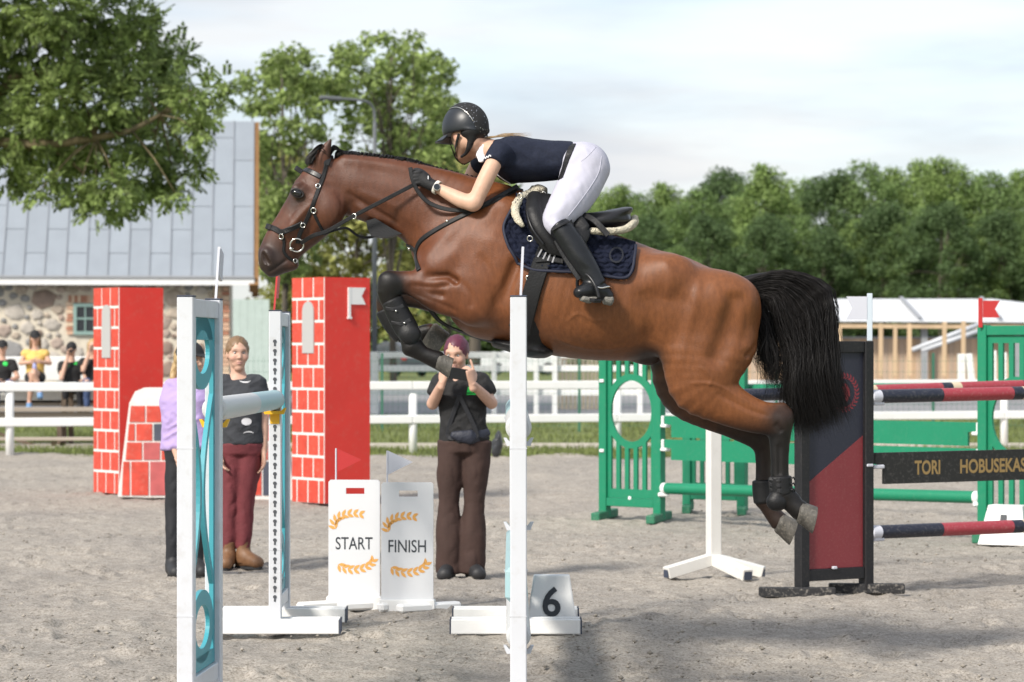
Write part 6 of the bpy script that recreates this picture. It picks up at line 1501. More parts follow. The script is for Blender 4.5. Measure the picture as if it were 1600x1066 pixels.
for (x, y, z, d_, m_, lab) in ((BX, 11.415, pz - .055, 1, m_yel, 'yellow pole cup on the near left wing'), (BX, 14.335, pz - .065, -1, m_yel, 'yellow pole cup on the far left wing under the pole end'),
                          (FXX, 11.415, 1.128, 1, m_alu, 'white pole cup high on the near edge-on wing'), (FXX, 11.415, .77, 1, m_alu, 'white plank cup midway up the near edge-on wing'), (FXX, 11.415, .245, 1, m_alu, 'white pole cup low on the near edge-on wing'), (.02, 14.335, 1.15, -1, m_alu, 'white pole cup high on the far edge-on wing'), (.02, 14.335, .335, -1, m_alu, 'white pole cup low on the far edge-on wing')):
    tag(cup((x, y, z), d_, m_).build('pole_cup', m_), lab, 'pole cup', 'pole cups of the teal oxer')
k = MB(); k.box((.024, 12.88, .89), (.028, 2.9, .20), bev=.004); o = k.build('jump_plank', m_tealp); tag(o, 'teal plank of the oxer under the girth, seen end on', 'jump plank')
# plank tips peeping out beside the near post
FILL = thing('filler_board', 'pale teal hanging filler board of the oxer below the plank', 'jump plank', (.024, 12.9, .4)); k = MB(); k.box((.015, 12.9, .50), (.09, 2.6, .15), bev=.02); k.build('board', m_polet, FILL)
# small flags on top of the wings (edge on)
def flag_edge(label, base, top, m_, w):
    b_ = MB(); base = Vector(base); top = Vector(top); b_.beam(base, top, .010, .010, (0, 1, 0)); u = (top - base); b_.beam(base + u * .45 + Vector((0, .08, 0)), base + u * .98 + Vector((0, .08, 0)), w, .15, (0, 1, 0)); return tag(b_.build('jump_flag', m_), label, 'flag')
flag_edge('thin white flag on the near left wing, seen edge on', P(337, 470, 11.36), P(342, 389, 11.4), m_flagw, .012)
flag_edge('thin white flag on the near edge-on wing before the horse\'s flank', P(813.5, 464, 10.78), P(817, 387, 10.8), m_flagw, .010)
flag_edge('thin red flag on the far left wing under the horse\'s mouth', P(428, 491, 14.37), P(433, 428, 14.4), m_flagr, .010)

# number block 6
def block(label, px0, px1, tx0, tx1, yt, yb, d, dep, m_, yaw=0):
    T_ = thing('number_block', label, 'number block', (P((px0 + px1) / 2, HYP, d).x, d, 0)); b_ = MB(); c = P((px0 + px1) / 2, HYP, d).x
    zb, zt = max(P(0, yb, d).z, 0), P(0, yt, d).z; w0, w1 = (px1 - px0) * d / FOC / 2, (tx1 - tx0) * d / FOC / 2; t_ = dep * .38
    v = [(-w0, -dep / 2, zb), (w0, -dep / 2, zb), (w0, dep / 2, zb), (-w0, dep / 2, zb), (-w1, -t_ / 2, zt), (w1, -t_ / 2, zt), (w1, t_ / 2, zt), (-w1, t_ / 2, zt)]
    R_ = Matrix.Rotation(yaw, 3, 'Z'); b_.add([Vector((c, d, 0)) + R_ @ Vector(x) for x in v], [(0, 1, 5, 4), (1, 2, 6, 5), (2, 3, 7, 6), (3, 0, 4, 7), (4, 5, 6, 7), (0, 3, 2, 1)]); o = b_.build('shell', m_, T_)
    bv = o.modifiers.new('edge', 'BEVEL'); bv.width = .008; bv.segments = 2
    return T_, Vector((c, d, 0)), R_, zb, zt, dep, t_
m_ink = mat('dark_print', (.03, .036, .045), .6)
T6, c6, R6, zb, zt, dp, tt_ = block('white trapezoid number block with a black 6', 822, 902, 833, 889, 898, 982, 14.66, .22, m_wt)
sl6 = (Vector((0, -tt_ / 2, zt)) - Vector((0, -dp / 2, zb))).normalized(); n6 = Vector((1, 0, 0)).cross(sl6)
lettering('number', '6', c6 + Vector((-.002, -(dp + tt_) / 4, (zb + zt) / 2 + .005)) + n6 * .0, (1, 0, 0), sl6, .098, .165, m_ink, T6, .004, .018)

# ------------------------------------------------------------------ START and FINISH boards
m_gold = mat('orange_gold_print', (.72, .36, .09), .6); m_sign = mat('white_sign_board', (.66, .67, .69), .45, var=.02)
def sign(label, word, xl, xr, yt, yb, d, yaw, flagm, fx0, feet):
    c = P((xl + xr) / 2, HYP, d).x; W = (xr - xl) * d / FOC; zt = P(0, yt, d).z; zb = P(0, yb, d).z; u = Vector((math.cos(yaw), math.sin(yaw), 0)); n = Vector((math.sin(yaw), -math.cos(yaw), 0))
    T_ = thing('sign_board', label, 'sign', (c, d, 0)); O = Vector((c, d, 0))
    r = .012; lp = [(-W / 2, zb), (W / 2, zb), (W / 2, zt - r), (W / 2 - r, zt), (-W / 2 + r, zt), (-W / 2, zt - r)]; hx = W * .02; hw = W * .18; hz = zt - .065
    hole = [(hx - hw, hz - .018), (hx - hw, hz + .018), (hx + hw, hz + .018), (hx + hw, hz - .018)]
    b_ = MB(); b_.prism([lp, hole], O, u, ZU, -n, .02); b_.build('panel', m_sign, T_)
    b_ = MB(); b_.beam(O - u * (W / 2 + .01) + ZU * (zb + .01) + n * .012, O + u * (W / 2 + .01) + ZU * (zb + .01) + n * .012, .022, .10, bev=.003); b_.beam(O - u * (W / 2 + .01) + ZU * (zb + .01) - n * .032, O + u * (W / 2 + .01) + ZU * (zb + .01) - n * .032, .022, .10, bev=.003); b_.build('base_rail', m_wt, T_)
    for fpx, ln, ya in feet:
        f = Vector((P(fpx, HYP, d).x, d, .025)); dr = Vector((math.sin(ya), -math.cos(ya), 0)); b_ = MB(); b_.beam(f - dr * ln * .5, f + dr * ln * .5, .075, .05, bev=.012); b_.build('foot', m_wt, T_)
    lettering('lettering', word, O + ZU * (zb + (zt - zb) * .50), u, ZU, W * .72, .073, m_ink, T_, .0015, .004)
    for sg, zc in ((1, zb + (zt - zb) * .685), (-1, zb + (zt - zb) * .345)):
        b_ = MB()
        for i in range(8):
            t = i / 7; ang = math.radians(200 - 125 * t) if sg > 0 else math.radians(340 - 125 * (1 - t) - 0)
            R0 = W * .36; cx_, cz_ = R0 * math.cos(ang) * 1.05, R0 * .62 * math.sin(ang)
            tang = Vector((-math.sin(ang) * 1.05, .62 * math.cos(ang))).normalized() * (-1 if sg > 0 else 1)
            for s2 in (-1, 1):
                a_ = math.atan2(tang.y, tang.x) + s2 * .62; ll, lw = .050 - .010 * t, .0105
                o_ = Vector((cx_, cz_)) + Vector((math.cos(a_), math.sin(a_))) * ll * .5
                pts = [(o_.x + math.cos(a_) * ll * q * .5 - math.sin(a_) * lw * s_, o_.y + math.sin(a_) * ll * q * .5 + math.cos(a_) * lw * s_) for q, s_ in ((-1, 0), (-.3, .9), (.35, .75), (1, 0), (.35, -.75), (-.3, -.9))]
                b_.add([O + n * .0016 + u * x + ZU * (zc - sg * .03 + y) for x, y in pts], [(0, 1, 2, 3, 4, 5)])
        b_.build('laurel', m_gold, T_, fix=False)
    fb = P(fx0, yt, d + .015); b_ = MB(); b_.cyl(fb, fb + ZU * .185, .005, 8); fl = b_.build('flag_stick', m_flagw, T_)
    b_ = MB(); b_.prism([[(0, .185), (0, .045), (.145, .118)]], fb + Vector((.004, 0, 0)), (1, 0, 0), ZU, (0, 1, 0), .003); b_.build('pennant', flagm, fl)
sign('white START board with gold laurel and red pennant', 'START', 513, 593.5, 750, 948, 15.75, -.05, m_flagr, 525, [(516, .42, -1.0), (577, .36, -1.05)])
sign('white FINISH board with gold laurel and white pennant', 'FINISH', 595.5, 677, 754, 953, 15.62, -.05, m_flagw, 605, [(598, .05, -1.0), (670, .40, -1.05)])

# ------------------------------------------------------------------ black and red oxer on the right
m_blk = mat('black_frame_paint', (.008, .008, .010), .55, dirt=((.30, .27, .22), 60, .10)); m_nv = mat('navy_panel_print', (.018, .02, .035), .5, dirt=((.3, .27, .22), 90, .07)); m_mar = mat('maroon_panel_print', (.20, .028, .035), .5, var=.05, dirt=((.42, .34, .26), 80, .16)); m_emb = mat('red_print', (.26, .03, .04), .55)
m_pr = mat('red_pole_paint', (.33, .035, .05), .42, dirt=((.5, .4, .35), 60, .35)); m_pn = mat('navy_pole_paint', (.012, .015, .03), .42, dirt=((.35, .32, .3), 60, .3)); m_pc = mat('cream_pole_paint', (.60, .50, .35), .5)
th = math.radians(31); ub = Vector((math.cos(th), math.sin(th), 0)); nb = Vector((math.sin(th), -math.cos(th), 0))
B0 = Vector((P(1253, HYP, 16.55).x, 16.55, 0)); BL = (P(1351, HYP, 16.88).x - B0.x) / ub.x
BW_ = thing('jump_wing', 'tall black-framed jump wing with navy and maroon panel', 'jump wing', B0 + ub * (BL / 2)); HB_ = 1.575
def bq(s, z, n=0.0): return B0 + ub * s + ZU * z + nb * n
Rb = Matrix((ub, nb, ZU)).transposed()
for s in (0, BL): k = MB(); k.box(bq(s, HB_ / 2 + .01), (.066, .075, HB_ - .02), Rb, bev=.004); k.build('post', m_blk, BW_)
for z in (HB_ - .035, .13): k = MB(); k.box(bq(BL / 2, z, -.002), (BL - .068, .06, .07), Rb, bev=.003); k.build('cross_rail', m_blk, BW_)
pz0, pz1 = .165, HB_ - .07; pw0, pw1 = .033, BL - .033
k = MB(); k.box(bq(BL / 2, (pz0 + pz1) / 2), (pw1 - pw0, .02, pz1 - pz0), Rb); pn_ = k.build('panel', m_nv, BW_)
k = MB(); k.prism([[(pw0 + .003, pz0 + .003), (pw1 - .003, pz0 + .003), (pw1 - .003, .985), (pw0 + .003, .70)]], bq(0, 0, .0101), ub, ZU, nb, .002); k.build('maroon_field', m_mar, pn_)
k = MB(); ec = bq(BL * .64, 1.255, .0105)
for i in range(22):
    a = math.radians(-130 + 280 * i / 21); R0 = .098
    for s2 in (-1, 1):
        aa = a + math.pi / 2 + s2 * .75; o_ = Vector((math.cos(a) * R0, math.sin(a) * R0 * 1.05)) + Vector((math.cos(aa), math.sin(aa))) * .014
        k.add([ec + ub * x + ZU * y for x, y in [(o_.x + math.cos(aa) * .017 * q - math.sin(aa) * .006 * s_, o_.y + math.sin(aa) * .017 * q + math.cos(aa) * .006 * s_) for q, s_ in ((-1, 0), (0, 1), (1, 0), (0, -1))]], [(0, 1, 2, 3)])
k.add([ec + ub * (x * .001) + ZU * (z * .001) for x, z in ((-40, -55), (-10, -30), (20, -60), (45, -20), (40, 20), (15, 55), (-15, 58), (-35, 30), (-28, 0))], [tuple(range(9))]); k.build('wreath_emblem', m_emb, pn_, fix=False)
for s, z in ((BL * .45, .172), (BL - .0, .80), (BL * .25, pz1 + .004)): k = MB(); k.box(bq(s, z, .034), (.034 if z != .80 else .05, .02, .018), Rb, bev=.004); k.build('clip', m_flagw, BW_)
for s, off in ((-.02, 0), (BL + .02, 0)):
    k = MB(); k.beam(bq(s, .03, -.0) - Vector((.25, .0, 0)) + Vector((0, 0, 0)), bq(s, .03) + Vector((.22, -.03, 0)), .075, .062, bev=.006); k.build('foot', mat('scuffed_black_foot', (.02, .02, .022), .8, dirt=((.36, .33, .29), 45, .9)) if s < 0 else bpy.data.materials['scuffed_black_foot'], BW_)
# right hand wing of the same element lies outside the frame; poles run on to it
PL = 3.3; A0 = bq(BL + .036, 0)
def bpole(label, z0, z1, r, start, nl, u=ub, t0=None):
    a = start + ZU * z0; c = start + u * PL + ZU * z1
    bands = [(.02, .17, m_pn), (.17, .348, m_pr), (.348, .375, m_pn), (.375, .40, m_pc), (.40, .58, m_pr), (.58, .607, m_pn), (.607, .632, m_pc), (.632, .81, m_pr), (.81, .98, m_pn), (0, .02, m_flagw), (.98, 1, m_flagw)]
    return pole('jump_pole', label, a, c, r, bands, 'poles of the black and red oxer', capm=m_flagw)
bpole('front top red, navy and cream pole right of the black wing', 1.228, 1.262, .043, A0, 0); bpole('bottom red, navy and cream pole right of the black wing', .378, .372, .043, A0, 0)
Tp = Vector((P(1115, HYP, 18.05).x, 18.05, 0)); bpole('rear red and navy pole behind the horse\'s tail', 1.212, 1.275, .043, Tp + ub * .05 + nb * .0, 0)
# text plank
TPK = thing('jump_plank', 'black plank with gold letters TORI HOBUSEKAS', 'jump plank', A0 + ub * 1.5 + ZU * .8)
def tq(s, z, n=0.0): return A0 + ub * s + ZU * z + nb * n
zt0, zb0 = .876, .678; lp = [(.03, zt0), (.03, zt0 - .07), (.10, zt0 - .08), (.10, zb0), (PL - .10, zb0), (PL - .10, zt0 - .08), (PL - .03, zt0 - .07), (PL - .03, zt0)]
k = MB(); k.prism([lp], tq(0, 0, -.012), ub, ZU, nb, .024); k.build('board', mat('black_plank_paint', (.014, .013, .013), .5, dirt=((.35, .32, .3), 40, .2)), TPK)
m_let = mat('dull_gold_letters', (.30, .20, .075), .6)
def s_of(px):  # distance along the plank seen at column px
    k_ = (px - CXP) / FOC; return (k_ * A0.y - A0.x) / (ub.x - k_ * ub.y)
for w_, xa, xb in (('TORI', 1427, 1467), ('HOBUSEKAS', 1498, 1601)):
    sa, sb = s_of(xa), s_of(xb); lettering('lettering', w_, tq((sa + sb) / 2, .776), ub, ZU, sb - sa, .092, m_let, TPK, .0135, .028)
for z in (.80, 1.185, .335): k = MB(); k.box(tq(.05, z - (.0 if z != .80 else .012), .0), (.09, .05, .025), Rb, bev=.006); k.build('cup', m_flagw, BW_)
# white tripod stands of the rear element
m_trip = mat('white_tripod_paint', (.68, .67, .64), .5, var=.04, dirt=((.5, .46, .4), 20, .25))
def tripod(label, base, h, legs):
    T_ = thing('tripod_stand', label, 'jump stand', base); base = Vector(base); k = MB(); k.box(base + ZU * (h / 2 + .09), (.082, .082, h - .1), Matrix.Rotation(.35, 3, 'Z'), bev=.005); k.build('post', m_trip, T_)
    for a, ln in legs:
        dr = Vector((math.cos(a), math.sin(a), 0)); k = MB(); k.beam(base + ZU * .115 + dr * .02, base + dr * ln + ZU * .036, .078, .078, bev=.004); lg = k.build('leg', m_trip, T_); k = MB(); e = base + dr * (ln + .002) + ZU * .035; k.box(e, (.006, .058, .058), Matrix.Rotation(a, 3, 'Z')); k.build('open_end', m_cap, lg)
tripod('white three-legged jump stand below the horse\'s hind legs', Tp, 1.55, [(math.radians(205), .36), (math.radians(300), .40), (math.radians(-15), .34)])
tripod('white three-legged jump stand at the right edge of the arena', Tp + ub * (PL + .1), 1.55, [(math.radians(215), .52), (math.radians(300), .40), (math.radians(20), .34)])
# flags on the black wing and green wing
def flag_face(label, base, h, w, hh, m_, post_m, flip):
    T_ = thing('jump_flag', label, 'flag', base); base = Vector(base); k = MB(); k.box(base + ZU * h / 2, (.034, .012, h), bev=.003); k.build('stick', post_m, T_); sg = -1 if flip else 1
    k = MB(); k.prism([[(0, h - .02), (sg * w, h - .02), (sg * w * .72, h - .02 - hh / 2), (sg * w, h - .02 - hh), (0, h - .02 - hh)]], base + Vector((sg * .018, -.008, 0)), (1, 0, 0), ZU, (0, 1, 0), .004); k.build('swallowtail', m_, T_)
flag_face('white swallowtail flag on the black wing beside the horse\'s tail', P(1359, 533, 16.9), .30, .13, .145, m_flagw, mat('pale_blue_stick', (.55, .62, .68), .4), True)
flag_face('red swallowtail flag on the green wing at the right edge', P(1532, 512, 21.45), .235, .135, .135, m_flagr, m_flagr, False)
# ------------------------------------------------------------------ green oxer
m_grn = mat('green_wing_paint', (.004, .20, .10), .5, var=.05, dirt=((.2, .3, .22), 30, .15)); m_grnd = mat('green_foot_paint', (.02, .16, .085), .7, dirt=((.36, .33, .29), 30, .7)); m_clipw = mat('white_clip', (.75, .75, .75), .5)
def gwing(label, pl_, pr_, h=1.715, circle=True):
    """pl_, pr_: ground points of the two posts"""
    pl_ = Vector(pl_); pr_ = Vector(pr_); u = (pr_ - pl_).normalized(); W = (pr_ - pl_).length; n = u.cross(ZU); n = n if n.y < 0 else -n; T_ = thing('jump_wing', label, 'jump wing', (pl_ + pr_) / 2); R_ = Matrix((u, n, ZU)).transposed()
    for p in (pl_, pr_): k = MB(); k.box(p + ZU * (h / 2 + .02), (.085, .08, h - .02), R_, bev=.005); k.build('post', m_grn, T_)
    for z in (h - .035, .16): k = MB(); k.box((pl_ + pr_) / 2 + ZU * z, (W - .087, .07, .075), R_, bev=.004); k.build('cross_rail', m_grn, T_)
    x0, x1 = .042, W - .042; c = W / 2; cz = .98; rx_, rz_ = (x1 - x0) / 2 * .86, .275; z0, z1 = .20, h - .075
    k = MB(); out = [(x0, z0), (x1, z0), (x1, z1), (x0, z1)]; holes = [[(c + rx_ * math.cos(a), cz + rz_ * math.sin(a)) for a in np.linspace(0, 2 * math.pi, 36, endpoint=False)]]
    ng = 5; gw = (x1 - x0 - .04) / ng
    for i in range(ng):
        a, b_ = x0 + .02 + i * gw + gw * .22, x0 + .02 + (i + 1) * gw - gw * .22; m2 = (a + b_) / 2
        def bz(x): q = 1 - ((x - c) / (rx_ + .07)) ** 2; return (rz_ + .06) * math.sqrt(max(q, .0))
        holes.append([(a, z0 + .08), (b_, z0 + .08), (b_, cz - bz(b_)), (a, cz - bz(a))]); holes.append([(a, cz + bz(a)), (b_, cz + bz(b_)), (b_, z1 - .06), (a, z1 - .06)])
    k.prism([out] + holes, pl_ + n * .012, u, ZU, -n, .024); k.build('cut_out_panel', m_grn, T_)
    for i, p in enumerate((pl_, pr_)):
        k = MB(); k.beam(p - n * .34 - u * .16 + ZU * .04, p + n * .34 + u * .16 + ZU * .04, .08, .075, bev=.008); k.build('foot', m_grnd, T_)
    for z in (1.25, .62): 
        k = MB(); k.box(pl_ + ZU * z + n * .045 + u * .0, (.05, .02, .03), R_, bev=.006); k.build('clip', m_clipw, T_)
    k = MB(); k.box((pl_ + pr_) / 2 + ZU * .20 + n * .03, (.035, .02, .035), R_, bev=.008); k.build('clip', m_clipw, T_)
    return T_
gA = Vector((P(945, HYP, 24.3).x, 24.3, 0)); gB = Vector((P(1030, HYP, 23.9).x, 23.9, 0)); gC = Vector((P(1538, HYP, 21.5).x, 21.5, 0)); gdir = (gC - gB).normalized()
gwing('green jump wing with oval hole, left end of the green oxer', gA, gB); gwing('green jump wing with oval hole at the right edge of the photo', gC, gC + gdir * .62)
gR = Vector((P(1075, HYP, 25.4).x, 25.4, 0)); gwing('green jump wing further back, behind the white tripod stand', gR, Vector((P(1160, HYP, 25.1).x, 25.1, 0)))
g0, g1 = gB + gdir * .05, gC - gdir * .05; gn = Vector((gdir.y, -gdir.x, 0))
def gplank(label, zt, zb, a, b_, step=True):
    u = (b_ - a); L_ = u.length; u.normalize(); k = MB(); lp = [(.02, zt), (.02, zt - .07), (.10, zt - .08), (.10, zb), (L_ - .10, zb), (L_ - .10, zt - .08), (L_ - .02, zt - .07), (L_ - .02, zt)]; n = Vector((u.y, -u.x, 0))
    T_ = thing('jump_plank', label, 'jump plank', (a + b_) / 2 + ZU * zb, 'planks of the green oxer'); k.prism([lp], a - n * .012, u, ZU, n, .024); k.build('board', m_grn, T_)
    for s in (.0, L_ ): k = MB(); k.box(a + u * s + ZU * (zt - .09), (.11, .07, .03), Matrix((u, n, ZU)).transposed(), bev=.008); k.box(a + u * s + ZU * (zt - .05) - n * .0, (.035, .05, .10), Matrix((u, n, ZU)).transposed(), bev=.008); k.build('cup', m_clipw, T_)
gplank('upper green plank of the green oxer', .945, .755, g0, g1); gplank('lower green plank of the green oxer', .735, .555, g0, g1)
pole('jump_pole', 'green pole low in the green oxer', g0 + ZU * .30, g1 + ZU * .345, .05, [(.012, .988, m_grn), (0, .012, m_clipw), (.988, 1, m_clipw)], 'poles of the green oxer', capm=m_clipw)
for p in (g0 + ZU * .245, g1 + ZU * .29): k = MB(); k.box(p, (.10, .08, .04), bev=.01); tag(k.build('pole_cup', m_clipw), 'white cup under the %s end of the green pole' % ('left' if p.x < 2 else 'right'), 'pole cup')
rr0 = gR + Vector((.5, -.1, 0)); rr1 = rr0 + gdir * 3.3
pole('jump_pole', 'green pole at the back of the green oxer, behind the red pole', rr0 + ZU * 1.16, rr1 + ZU * 1.2, .05, [(0, 1, m_grn)], 'poles of the green oxer', capm=m_clipw)
# block 14 by the green wing
TB_, cB, RB, zb, zt, dp, tt_ = block('white number block with two black numerals behind the red pole', 1536, 1612, 1552, 1606, 789, 850, 21.1, .36, m_wt, -.45)
for (s_, ang) in ((-1, 0), ):
    pass
fdirs = [(Vector((0, -1, 0)), Vector((1, 0, 0)), (1612 - 1536) * 21.1 / FOC / 2), ]
nF = RB @ Vector((0, -1, 0)); uF = RB @ Vector((1, 0, 0)); slF = (Vector((0, 0, zt)) - Vector((0, 0, zb)) - nF * ((dp - tt_) / 2)).normalized()
lettering('number', '1', cB + nF * ((dp + tt_) / 4) + ZU * ((zb + zt) / 2 + .02), uF, slF, .05, .13, m_ink, TB_, .004, .014)
nS = RB @ Vector((1, 0, 0)); uS = RB @ Vector((0, 1, 0)); 
wS0, wS1 = (1612 - 1536) * 21.1 / FOC / 2, (1606 - 1552) * 21.1 / FOC / 2; slS = (ZU * (zt - zb) - nS * (wS0 - wS1)).normalized()
lettering('number', '4', cB + nS * ((wS0 + wS1) / 2) + ZU * ((zb + zt) / 2 + .02), uS, slS, .085, .13, m_ink, TB_, .004, .014)

# ------------------------------------------------------------------ cars and bag
m_carw = mat('white_car_paint', (.72, .73, .75), .25, coat=.5); m_card = mat('dark_grey_car_paint', (.05, .055, .065), .3, coat=.5); m_glass = mat('car_glass', (.03, .04, .05), .08, spec=.6); m_tyre = mat('black_tyre', (.02, .02, .02), .8); m_rim = mat('grey_alloy', (.4, .4, .42), .35, metal=.6); m_lampr = mat('red_tail_lamp', (.45, .02, .02), .3)
def car(label, c, yaw, paint, Lc=4.7, Hc=1.80):
    T_ = thing('parked_car', label, 'car', c); R_ = Matrix.Rotation(yaw, 4, 'Z'); M_ = Matrix.Translation(Vector(c)) @ R_; hw = .9
    def side(pts, y): return [(x, y, z) for x, z in pts]
    body_ = [(-2.35, .35), (-2.35, .75), (-2.28, 1.0), (-1.2, 1.06), (1.3, 1.06), (2.2, 1.0), (2.33, .85), (2.35, .4), (2.2, .28), (-2.2, .28)]
    cab = [(-1.25, 1.05), (-.45, 1.66), (.1, Hc), (1.5, Hc - .02), (2.1, 1.58), (2.28, 1.02)]
    b_ = MB(M_); b_.prism([body_], (0, -hw, 0), (1, 0, 0), ZU, (0, 1, 0), 2 * hw); b_.prism([cab], (0, -hw + .09, 0), (1, 0, 0), ZU, (0, 1, 0), 2 * hw - .18); o = b_.build('body', paint, T_); bv = o.modifiers.new('edge', 'BEVEL'); bv.width = .06; bv.segments = 2
    for sy in (-1, 1):
        for (g_, nm) in (([(-.90, 1.17), (-.45, 1.50), (.26, 1.56), (.26, 1.17)], 'window'), ([(.40, 1.17), (.40, 1.56), (1.2, 1.55), (1.22, 1.17)], 'window'), ([(1.36, 1.17), (1.34, 1.53), (1.75, 1.46), (1.92, 1.2)], 'window')):
            b_ = MB(M_); b_.prism([g_], (0, sy * (hw - .088), 0), (1, 0, 0), ZU, (0, sy, 0), .012); b_.build(nm, m_glass, T_)
        for x in (-1.45, 1.4):
            b_ = MB(M_); b_.lathe([(0, -.12), (.34, -.12), (.35, 0), (.34, .12), (.2, .125), (0, .12)], (x, sy * (hw - .1), .34), (0, sy, 0), 20); w_ = b_.build('wheel', m_tyre, T_)
            b_ = MB(M_); b_.lathe([(.22, .127), (.2, .132), (.05, .128), (0, .135)], (x, sy * (hw - .1), .34), (0, sy, 0), 12); b_.build('rim', m_rim, w_)
        b_ = MB(M_); b_.box((2.33, sy * .72, .92), (.08, .25, .18), bev=.02); b_.build('tail_lamp', m_lampr, T_); b_ = MB(M_); b_.box((-2.3, sy * .68, .82), (.1, .3, .14), bev=.02); b_.build('headlight', m_rim, T_)
        b_ = MB(M_); b_.box((-.95, sy * (hw + .06), 1.1), (.16, .16, .12), bev=.03); b_.build('mirror', paint, T_)
    b_ = MB(M_); b_.prism([[(-1.18, -.72), (-1.18, .72), (-.5, .66), (-.5, -.66)]], (0, 0, 1.13), (1, 0, .62), (0, 1, 0), (-.5, 0, .8), .01); return T_
car('white estate car parked beyond the white fences', (P(814, HYP, 150).x, 150, gz(150)), math.radians(8), m_carw, 4.7)
car('dark grey car parked behind the folded forelegs', (P(618, HYP, 140).x, 140, gz(140)), math.radians(-60), m_card)
bg_ = SDF(P(758, 730, 37.6) - Vector((0, .3, .1)), P(800, 660, 37.6) + Vector((0, .3, .1)), .012)
for (x, y, r) in ((775, 705, 7), (777, 695, 8), (779, 684, 5)): bg_.ell(P(x, y, 37.6), (r * 37.6 / FOC * 1.1, .07, 11 * 37.6 / FOC), k=.03)
v_, f_ = bg_.skin(); nz_ = vnoise(v_[:, 0] * 18, v_[:, 1] * 18, v_[:, 2] * 18, 3); v_ = v_ + np.stack([nz_, nz_ * .5, -nz_], 1) * .03
o = mesh_obj('black_bag', np_mesh('black_bag', v_, f_, mat('black_plastic_bag', (.03, .032, .036), .3, bump=.4, bscale=15))); tag(o, 'black crumpled bag leaning at the fence beside the woman with the phone', 'bag')
# ------------------------------------------------------------------ people on foot and on the bench
m_tee = mat('black_cotton_tee', (.013, .013, .014), .85, var=.2, vscale=8, bump=.25, bscale=60); m_tee2 = mat('charcoal_tee', (.035, .038, .045), .85, var=.15, vscale=8, bump=.25, bscale=60); m_lilac = mat('lilac_tee', (.40, .30, .56), .85, var=.06, bump=.2, bscale=50); m_yellow = mat('mustard_top', (.72, .48, .14), .85, var=.08, bump=.2, bscale=50)
m_brown = mat('brown_velour', (.045, .023, .018), .85, var=.15, vscale=10, bump=.15, bscale=40); m_wine = mat('wine_red_jeans', (.15, .028, .035), .8, var=.15, vscale=12, bump=.2, bscale=60); m_blackp = mat('black_breeches', (.013, .014, .018), .7, bump=.15, bscale=50); m_jean = mat('blue_denim', (.05, .08, .17), .85, var=.2, vscale=20)
m_tan = mat('tan_leather_boot', (.19, .095, .045), .55, var=.25, vscale=15, bump=.2, bscale=40); m_blsh = mat('black_shoe', (.02, .02, .022), .6); m_blue = mat('blue_trainer', (.15, .28, .48), .6); m_capm = mat('black_cap_cloth', (.015, .015, .017), .8); m_green = mat('bright_green_print', (.02, .62, .09), .6); m_moon = mat('white_moon_print', (.6, .6, .62), .7)
hairs = {'purple': mat('purple_hair', (.10, .018, .04), .45), 'brown': mat('light_brown_hair', (.19, .115, .06), .5), 'blonde': mat('blonde_hair', (.42, .29, .14), .5), 'dark': mat('dark_hair', (.03, .02, .015), .5)}
m_eyew = mat('eye_white', (.55, .52, .50), .3); m_iris = mat('dark_iris', (.03, .028, .03), .2)
def cat_mesh(parts):
    V_ = []; F_ = []; o = 0
    for v, f in parts: V_.append(v); F_.append(f + o); o += len(v)
    return np.concatenate(V_), np.concatenate(F_)
def hand_geo(w, dr, pn, curl, spread=.0, side=1, h=.0045, point=False):
    """hand from wrist w along dr, palm facing pn; side: thumb side"""
    dr = Vector(dr).normalized(); pn = Vector(pn); pn = (pn - dr * pn.dot(dr)).normalized(); sd = dr.cross(pn) * side; w = Vector(w)
    lo = [min(w[i], (w + dr * .2)[i]) - .11 for i in range(3)]; hi = [max(w[i], (w + dr * .2)[i]) + .11 for i in range(3)]; s = SDF(lo, hi, h)
    s.chain([(w - dr * .03, .024, .026), (w, .022, .027), (w + dr * .045, .017, .040), (w + dr * .085, .014, .042)], k=.01, lat=sd, sub=2)
    for i, (o_, ln) in enumerate(((.031, .072), (.0105, .08), (-.0105, .074), (-.030, .058))):
        c = 0.12 if (point and i == 0) else curl; b0 = w + dr * .082 + sd * o_; a = 0; p = b0; pts = [(p - dr * .02, .0095, .0095)]; dcur = dr
        for j, fr in enumerate((.42, .33, .25)):
            a += c * (.9 if j == 0 else .75); dj = dr * math.cos(a) + pn * math.sin(a) + sd * (o_ * spread * 6); dj.normalize(); pts.append((p, .0092 - .0006 * j, .0092 - .0006 * j)); p = p + dj * ln * fr
        pts.append((p, .0068, .0068)); s.chain(pts, k=.004, sub=2)
    t0 = w + dr * .025 + sd * .028; d1 = (dr * .65 + sd * .7 + pn * .25).normalized(); p1 = t0 + d1 * .038; d2 = (dr * .85 + sd * .2 + pn * .5).normalized(); s.chain([(t0, .014, .014), (p1, .0105, .0105), (p1 + d2 * .03, .0092, .0092), (p1 + d2 * .052, .0075, .0075)], k=.008, sub=2)
    return s.skin()
